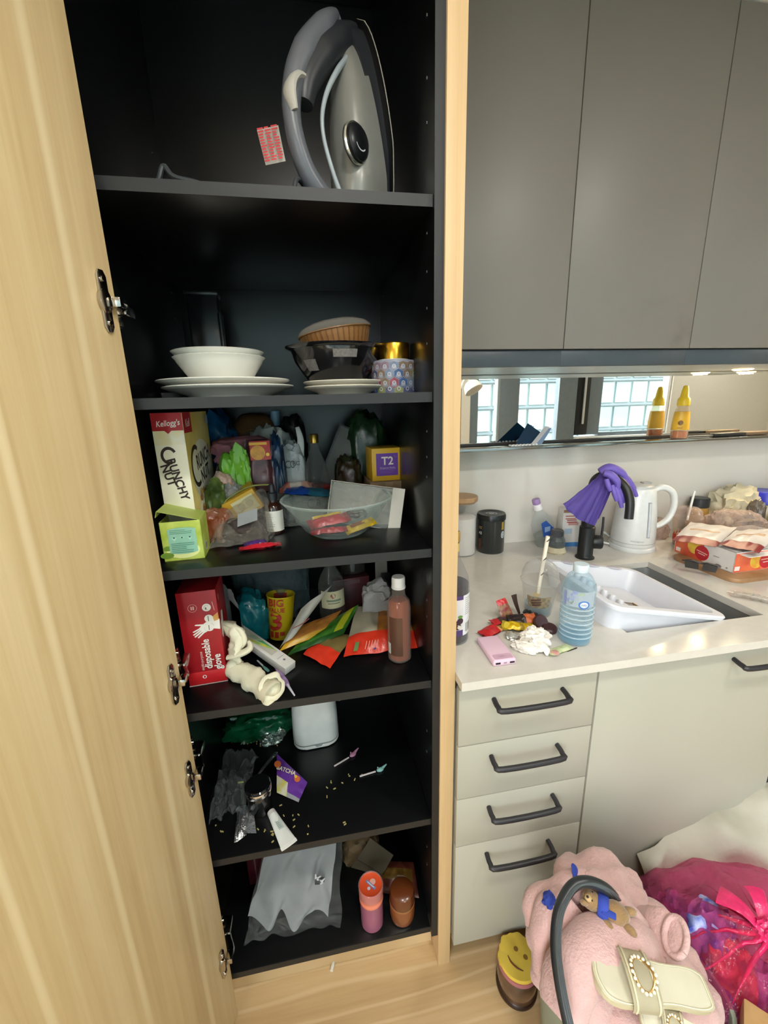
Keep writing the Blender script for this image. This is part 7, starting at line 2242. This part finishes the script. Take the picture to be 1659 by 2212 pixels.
def slide(name, label, heel, toe, tilt):
    d = (toe - heel)
    L = d.length
    xa = d.normalized()
    za = V((0.0, -0.35, 1)).normalized()
    za = (za - xa * za.dot(xa)).normalized()
    za = (Matrix.Rotation(math.radians(tilt), 3, xa) @ za)
    ya = za.cross(xa)
    t = thing(name, label, 'slipper', heel)
    t.rotation_euler = Matrix((xa, ya, za)).transposed().to_euler()
    t.scale = (L / 0.245,) * 3
    L = 0.245
    prof = [(0.0, 0.016), (0.004, 0.026), (0.03, 0.033), (0.09, 0.032), (0.14, 0.038), (0.19, 0.044), (0.225, 0.038), (0.240, 0.022), (0.245, 0.0)]
    pts = [(x, y) for x, y in prof] + [(x, -y) for x, y in prof[::-1][1:]]
    sm = smooth_path([V((x, y, 0)) for x, y in pts] + [V((pts[0][0], pts[0][1], 0))], 4)[:-1]
    pts = [(q.x * L / 0.245, q.y) for q in sm]
    part('sole', lambda b: prism(b, pts, 0.0, 0.012, bev=0.003), CRM2, t)
    part('rim', lambda b: prism(b, [(0.1225 + (x - 0.1225) * 1.0, y) for x, y in pts], 0.012, 0.0175, bev=0.0025), CRM, t)
    part('footbed', lambda b: prism(b, [(0.1225 + (x - 0.1225) * 0.93, y * 0.86) for x, y in pts], 0.0172, 0.0190, bev=0.0008), M('#c6c0aa', 0.5, var=0.03), t)
    part('stitch_line', lambda b: tube(b, [V((0.1225 + (x - 0.1225) * 0.955, y * 0.91, 0.0178)) for x, y in pts] + [V((0.1225 + (pts[0][0] - 0.1225) * 0.955, pts[0][1] * 0.91, 0.0178))], 0.0011, 6, k=1), M('#e0dcc0', 0.5), t)

    def strap(u, v):
        a = math.pi * (u - 0.5)
        x = 0.118 + 0.062 * v
        w = 0.046 + 0.003 * v
        return V((x + 0.006 * math.cos(a), w * math.sin(a), 0.006 + 0.036 * math.cos(a) ** 0.7))
    part('strap', lambda b: sheet(b, strap, 28, 8, thick=0.0035), M('#d2caae', 0.38, var=0.04), t)
    part('strap_edge', lambda b: [tube(b, [strap(k / 20, v_) + V((0, 0, 0.002)) for k in range(21)], 0.0022, 6, k=1) for v_ in (0.12, 0.88)], M('#cfc7a8', 0.4), t)
    bk_ = part('buckle', lambda b: tube(b, [V((0.150 + 0.021 * math.cos(a), 0.025 * math.sin(a), 0.0460 - 0.018 * (math.sin(a) ** 2) * 0.55)) for a in [2 * math.pi * k / 24 for k in range(25)]], 0.0028, 8, k=1), M('#cfa86a', 0.25, 0.9), t)
    for k in range(18):
        a = 2 * math.pi * k / 18
        part('pearl', lambda b: bmesh.ops.create_icosphere(b, subdivisions=2, radius=0.0036, matrix=Matrix.Translation((0.150 + 0.024 * math.cos(a), 0.028 * math.sin(a), 0.0480 - 0.018 * (math.sin(a) ** 2) * 0.55))), M('#efe3cc', 0.15, coat=0.5), bk_)
    return t


slide('slide_sandal', 'cream slide sandal with pearl ring buckle lying across the pink towel', PZ(1524, 2148, 0.482), PZ(1276, 2105, 0.515), 8)
slide('slide_sandal', 'cream slide sandal with pearl buckle poking in at the bottom edge', PZ(1570, 2275, 0.455), PZ(1378, 2190, 0.465), -6)

bxw = thing('wooden_box', 'corner of a pale wooden box at the bottom edge', 'box', (0, 0, 0))
bc = PZ(1560, 2178, 0.365)


def _wb(b):
    box(b, (0, 0, -0.15), (0.16, 0.13, 0.30), 0.004)


bxw.location = bc + V((0.035, -0.095, 0))
bxw.rotation_euler = (0, 0, math.radians(40))
part('box', _wb, M('#b58e5c', 0.5, hex2='#c29c6a', vs=16), bxw)

# pink bin bag with things inside
PKF = FILM('#f4a2c2', '#d0588c', 0.14, 0.13, 0.9, 26, 0.42)
pbg = thing('bin_bag', 'knotted translucent pink bin bag full of rubbish on the floor', 'bag', (0.890, 0.500, 0))


def _pb(b):
    lump(b, (0.53, 0.42, 0.37), 81, 0.14, 2.2, 5, flat=0.25, ridge=0.06, rf=4, power=0.9)
    kn = V((-0.03, -0.03, 0.37))
    for v in b.verts:
        d = (v.co - kn)
        a = math.atan2(d.y, d.x)
        r = math.hypot(d.x, d.y)
        if v.co.z > 0.2:
            w = math.exp(-(r / 0.13) ** 2)
            v.co.z += 0.018 * w * (1 + math.sin(a * 11) * 0.6)
            v.co += V((0, 0, 0.010 * math.sin(a * 11 + 0.5) * math.exp(-(r / 0.22) ** 2)))


part('film', _pb, PKF, pbg, ang=80)
knot = V((-0.03, -0.03, 0.392))


def _knot(b):
    lump(b, (0.045, 0.045, 0.04), 83, 0.25, 3, 4, flat=0.2, ridge=0.25, M_=Matrix.Translation(knot - V((0, 0, 0.015))))
    for k, (dx, dy, dz, w) in enumerate(((-0.045, 0.07, 0.02, 0.022), (0.03, 0.06, 0.03, 0.018), (-0.025, -0.06, 0.0, 0.018), (0.07, -0.02, 0.015, 0.022), (0.02, -0.08, -0.01, 0.014))):
        tube(b, [knot, knot + V((dx * .5, dy * .5, dz * 0.8 + 0.008)), knot + V((dx, dy, dz))], [0.009, w * 0.7, w], 12, flat=0.18, k=5)
    for k in range(14):
        a = 2 * math.pi * k / 14
        tube(b, [knot + V((0.01 * math.cos(a), 0.01 * math.sin(a), 0)), knot + V((0.07 * math.cos(a), 0.06 * math.sin(a), -0.015)), knot + V((0.15 * math.cos(a), 0.12 * math.sin(a), -0.055))], [0.006, 0.0035, 0.0006], 7, k=4)
    for v in b.verts:
        v.co += V((0.006 * nz(v.co, 30, 2), 0.006 * nz(v.co, 30, 5), 0.006 * nz(v.co, 30, 7)))


part('knot', _knot, M('#cf2a63', 0.25, var=0.2, bump=0.2), pbg, ang=60, label='gathered pink knot')
bz = pbg.location


def inbag(name, label, cat, px, py, z, size, c1, c2, seed, rough_=0.3):
    w = PZ(px, py, z)
    w.z = z - size[2] * 0.8 - 0.03
    return bag(name, label, cat, w, size, c1, seed, rz=seed * 20, rough=rough_, hex2=c2)


inbag('drink_carton', 'blue and white crushed carton inside the pink bag near its top', 'carton', 1535, 1985, 0.36, (0.13, 0.10, 0.20), '#4a5cc0', '#b9c6ea', 91)
inbag('snack_wrapper', 'orange and red wrapper inside the pink bag below the carton', 'wrapper', 1580, 2065, 0.34, (0.13, 0.10, 0.18), '#d9703a', '#b53a40', 92)
inbag('snack_wrapper', 'violet crumpled wrapper inside the pink bag at its lower left', 'wrapper', 1525, 2120, 0.30, (0.12, 0.10, 0.18), '#6a4aa5', '#9a8ad0', 93)
inbag('snack_wrapper', 'pale crumpled wrapper inside the pink bag at its lower right', 'wrapper', 1650, 2120, 0.32, (0.12, 0.12, 0.18), '#c0b0d5', '#8a68b5', 94)
inbag('snack_wrapper', 'dark violet wrapper inside the pink bag toward the wall units', 'wrapper', 1480, 1960, 0.30, (0.12, 0.10, 0.20), '#8474b5', '#a5588f', 95)
pl_ = thing('cushion_sack', 'cream cushion in a soft cover leaning on the cream unit', 'cushion', (1.090, 0.655, 0.205), rot=(60, -18, 2))


def _pl(b):
    n, m = 40, 30
    for s in (1, -1):
        g = []
        for i in range(n + 1):
            row = []
            for j in range(m + 1):
                u, v = i / n, j / m
                a, c = 2 * u - 1, 2 * v - 1
                h = max(0, 1 - abs(a) ** 3) * max(0, 1 - abs(c) ** 3)
                w = 0.026 * nz((u * 3, v * 3, 0), 2.0, 4) + 0.012 * math.sin(26 * math.atan2(v + .2, u + .25) + 4 * nz((u, v, 0), 3, 7)) * h ** 0.3 + 0.012 * math.sin(18 * u + 6 * v + 3 * nz((u, v, 0), 3, 2)) * (1 - h) ** 0.3 * (1 if h > 0 else 0.4)
                row.append(b.verts.new((a * 0.27 * (1 - 0.05 * c * c), c * 0.19 * (1 - 0.05 * a * a), s * 0.062 * h ** 0.55 + w)))
            g.append(row)
        for i in range(n):
            for j in range(m):
                q = (g[i][j], g[i + 1][j], g[i + 1][j + 1], g[i][j + 1])
                b.faces.new(q if s > 0 else q[::-1])


part('cover', _pl, M('#a8a496', 0.6, var=0.04, bump=0.3, bs=25), pl_, ang=80)
single('paper_straw', lambda b: tube(b, [PZ(722, 2072, 0.004), PZ(716, 2097, 0.004)], 0.0045, 10, k=1), M('#dcdacf', 0.5), 'white paper straw end lying on the floor under the pantry', 'straw')

# things of one kind share a group
GROUPS = {'dinner_plate': 'large white plates on the plates shelf', 'side_plate': 'small cream plates under the black bowl', 'cereal_bowl': 'white bowls on the plates shelf', 'slide_sandal': 'cream slide sandals on the towel', 'ceiling_downlight': 'ceiling downlights', 'party_pick': 'party picks on the toaster shelf', 'chocolate_bar': 'wrapped chocolate bars on the cereal shelf', 'yellow_sweet': 'yellow sweets in the glass bowl', 'sweet_wrapper': 'sweet wrappers on the worktop', 'jelly_lid': 'maroon jelly cup lids on the worktop', 'tortilla_pack': 'flatbread packs on the carton', 'snack_wrapper': 'wrappers inside the pink bag', 'noodle_packet': 'noodle packets behind the glass bowl', 'blue_ribbon': 'blue ribbon scraps on the towel', 'bread_bag': 'clear bread bags on the worktop', 'cordial_bottle': 'bottles of cordial'}
for o in [x for x in bpy.data.objects if x.parent is None and 'category' in x.keys()]:
    k = o.name.split('.')[0]
    if k in GROUPS and 'group' not in o.keys():
        o['group'] = GROUPS[k]
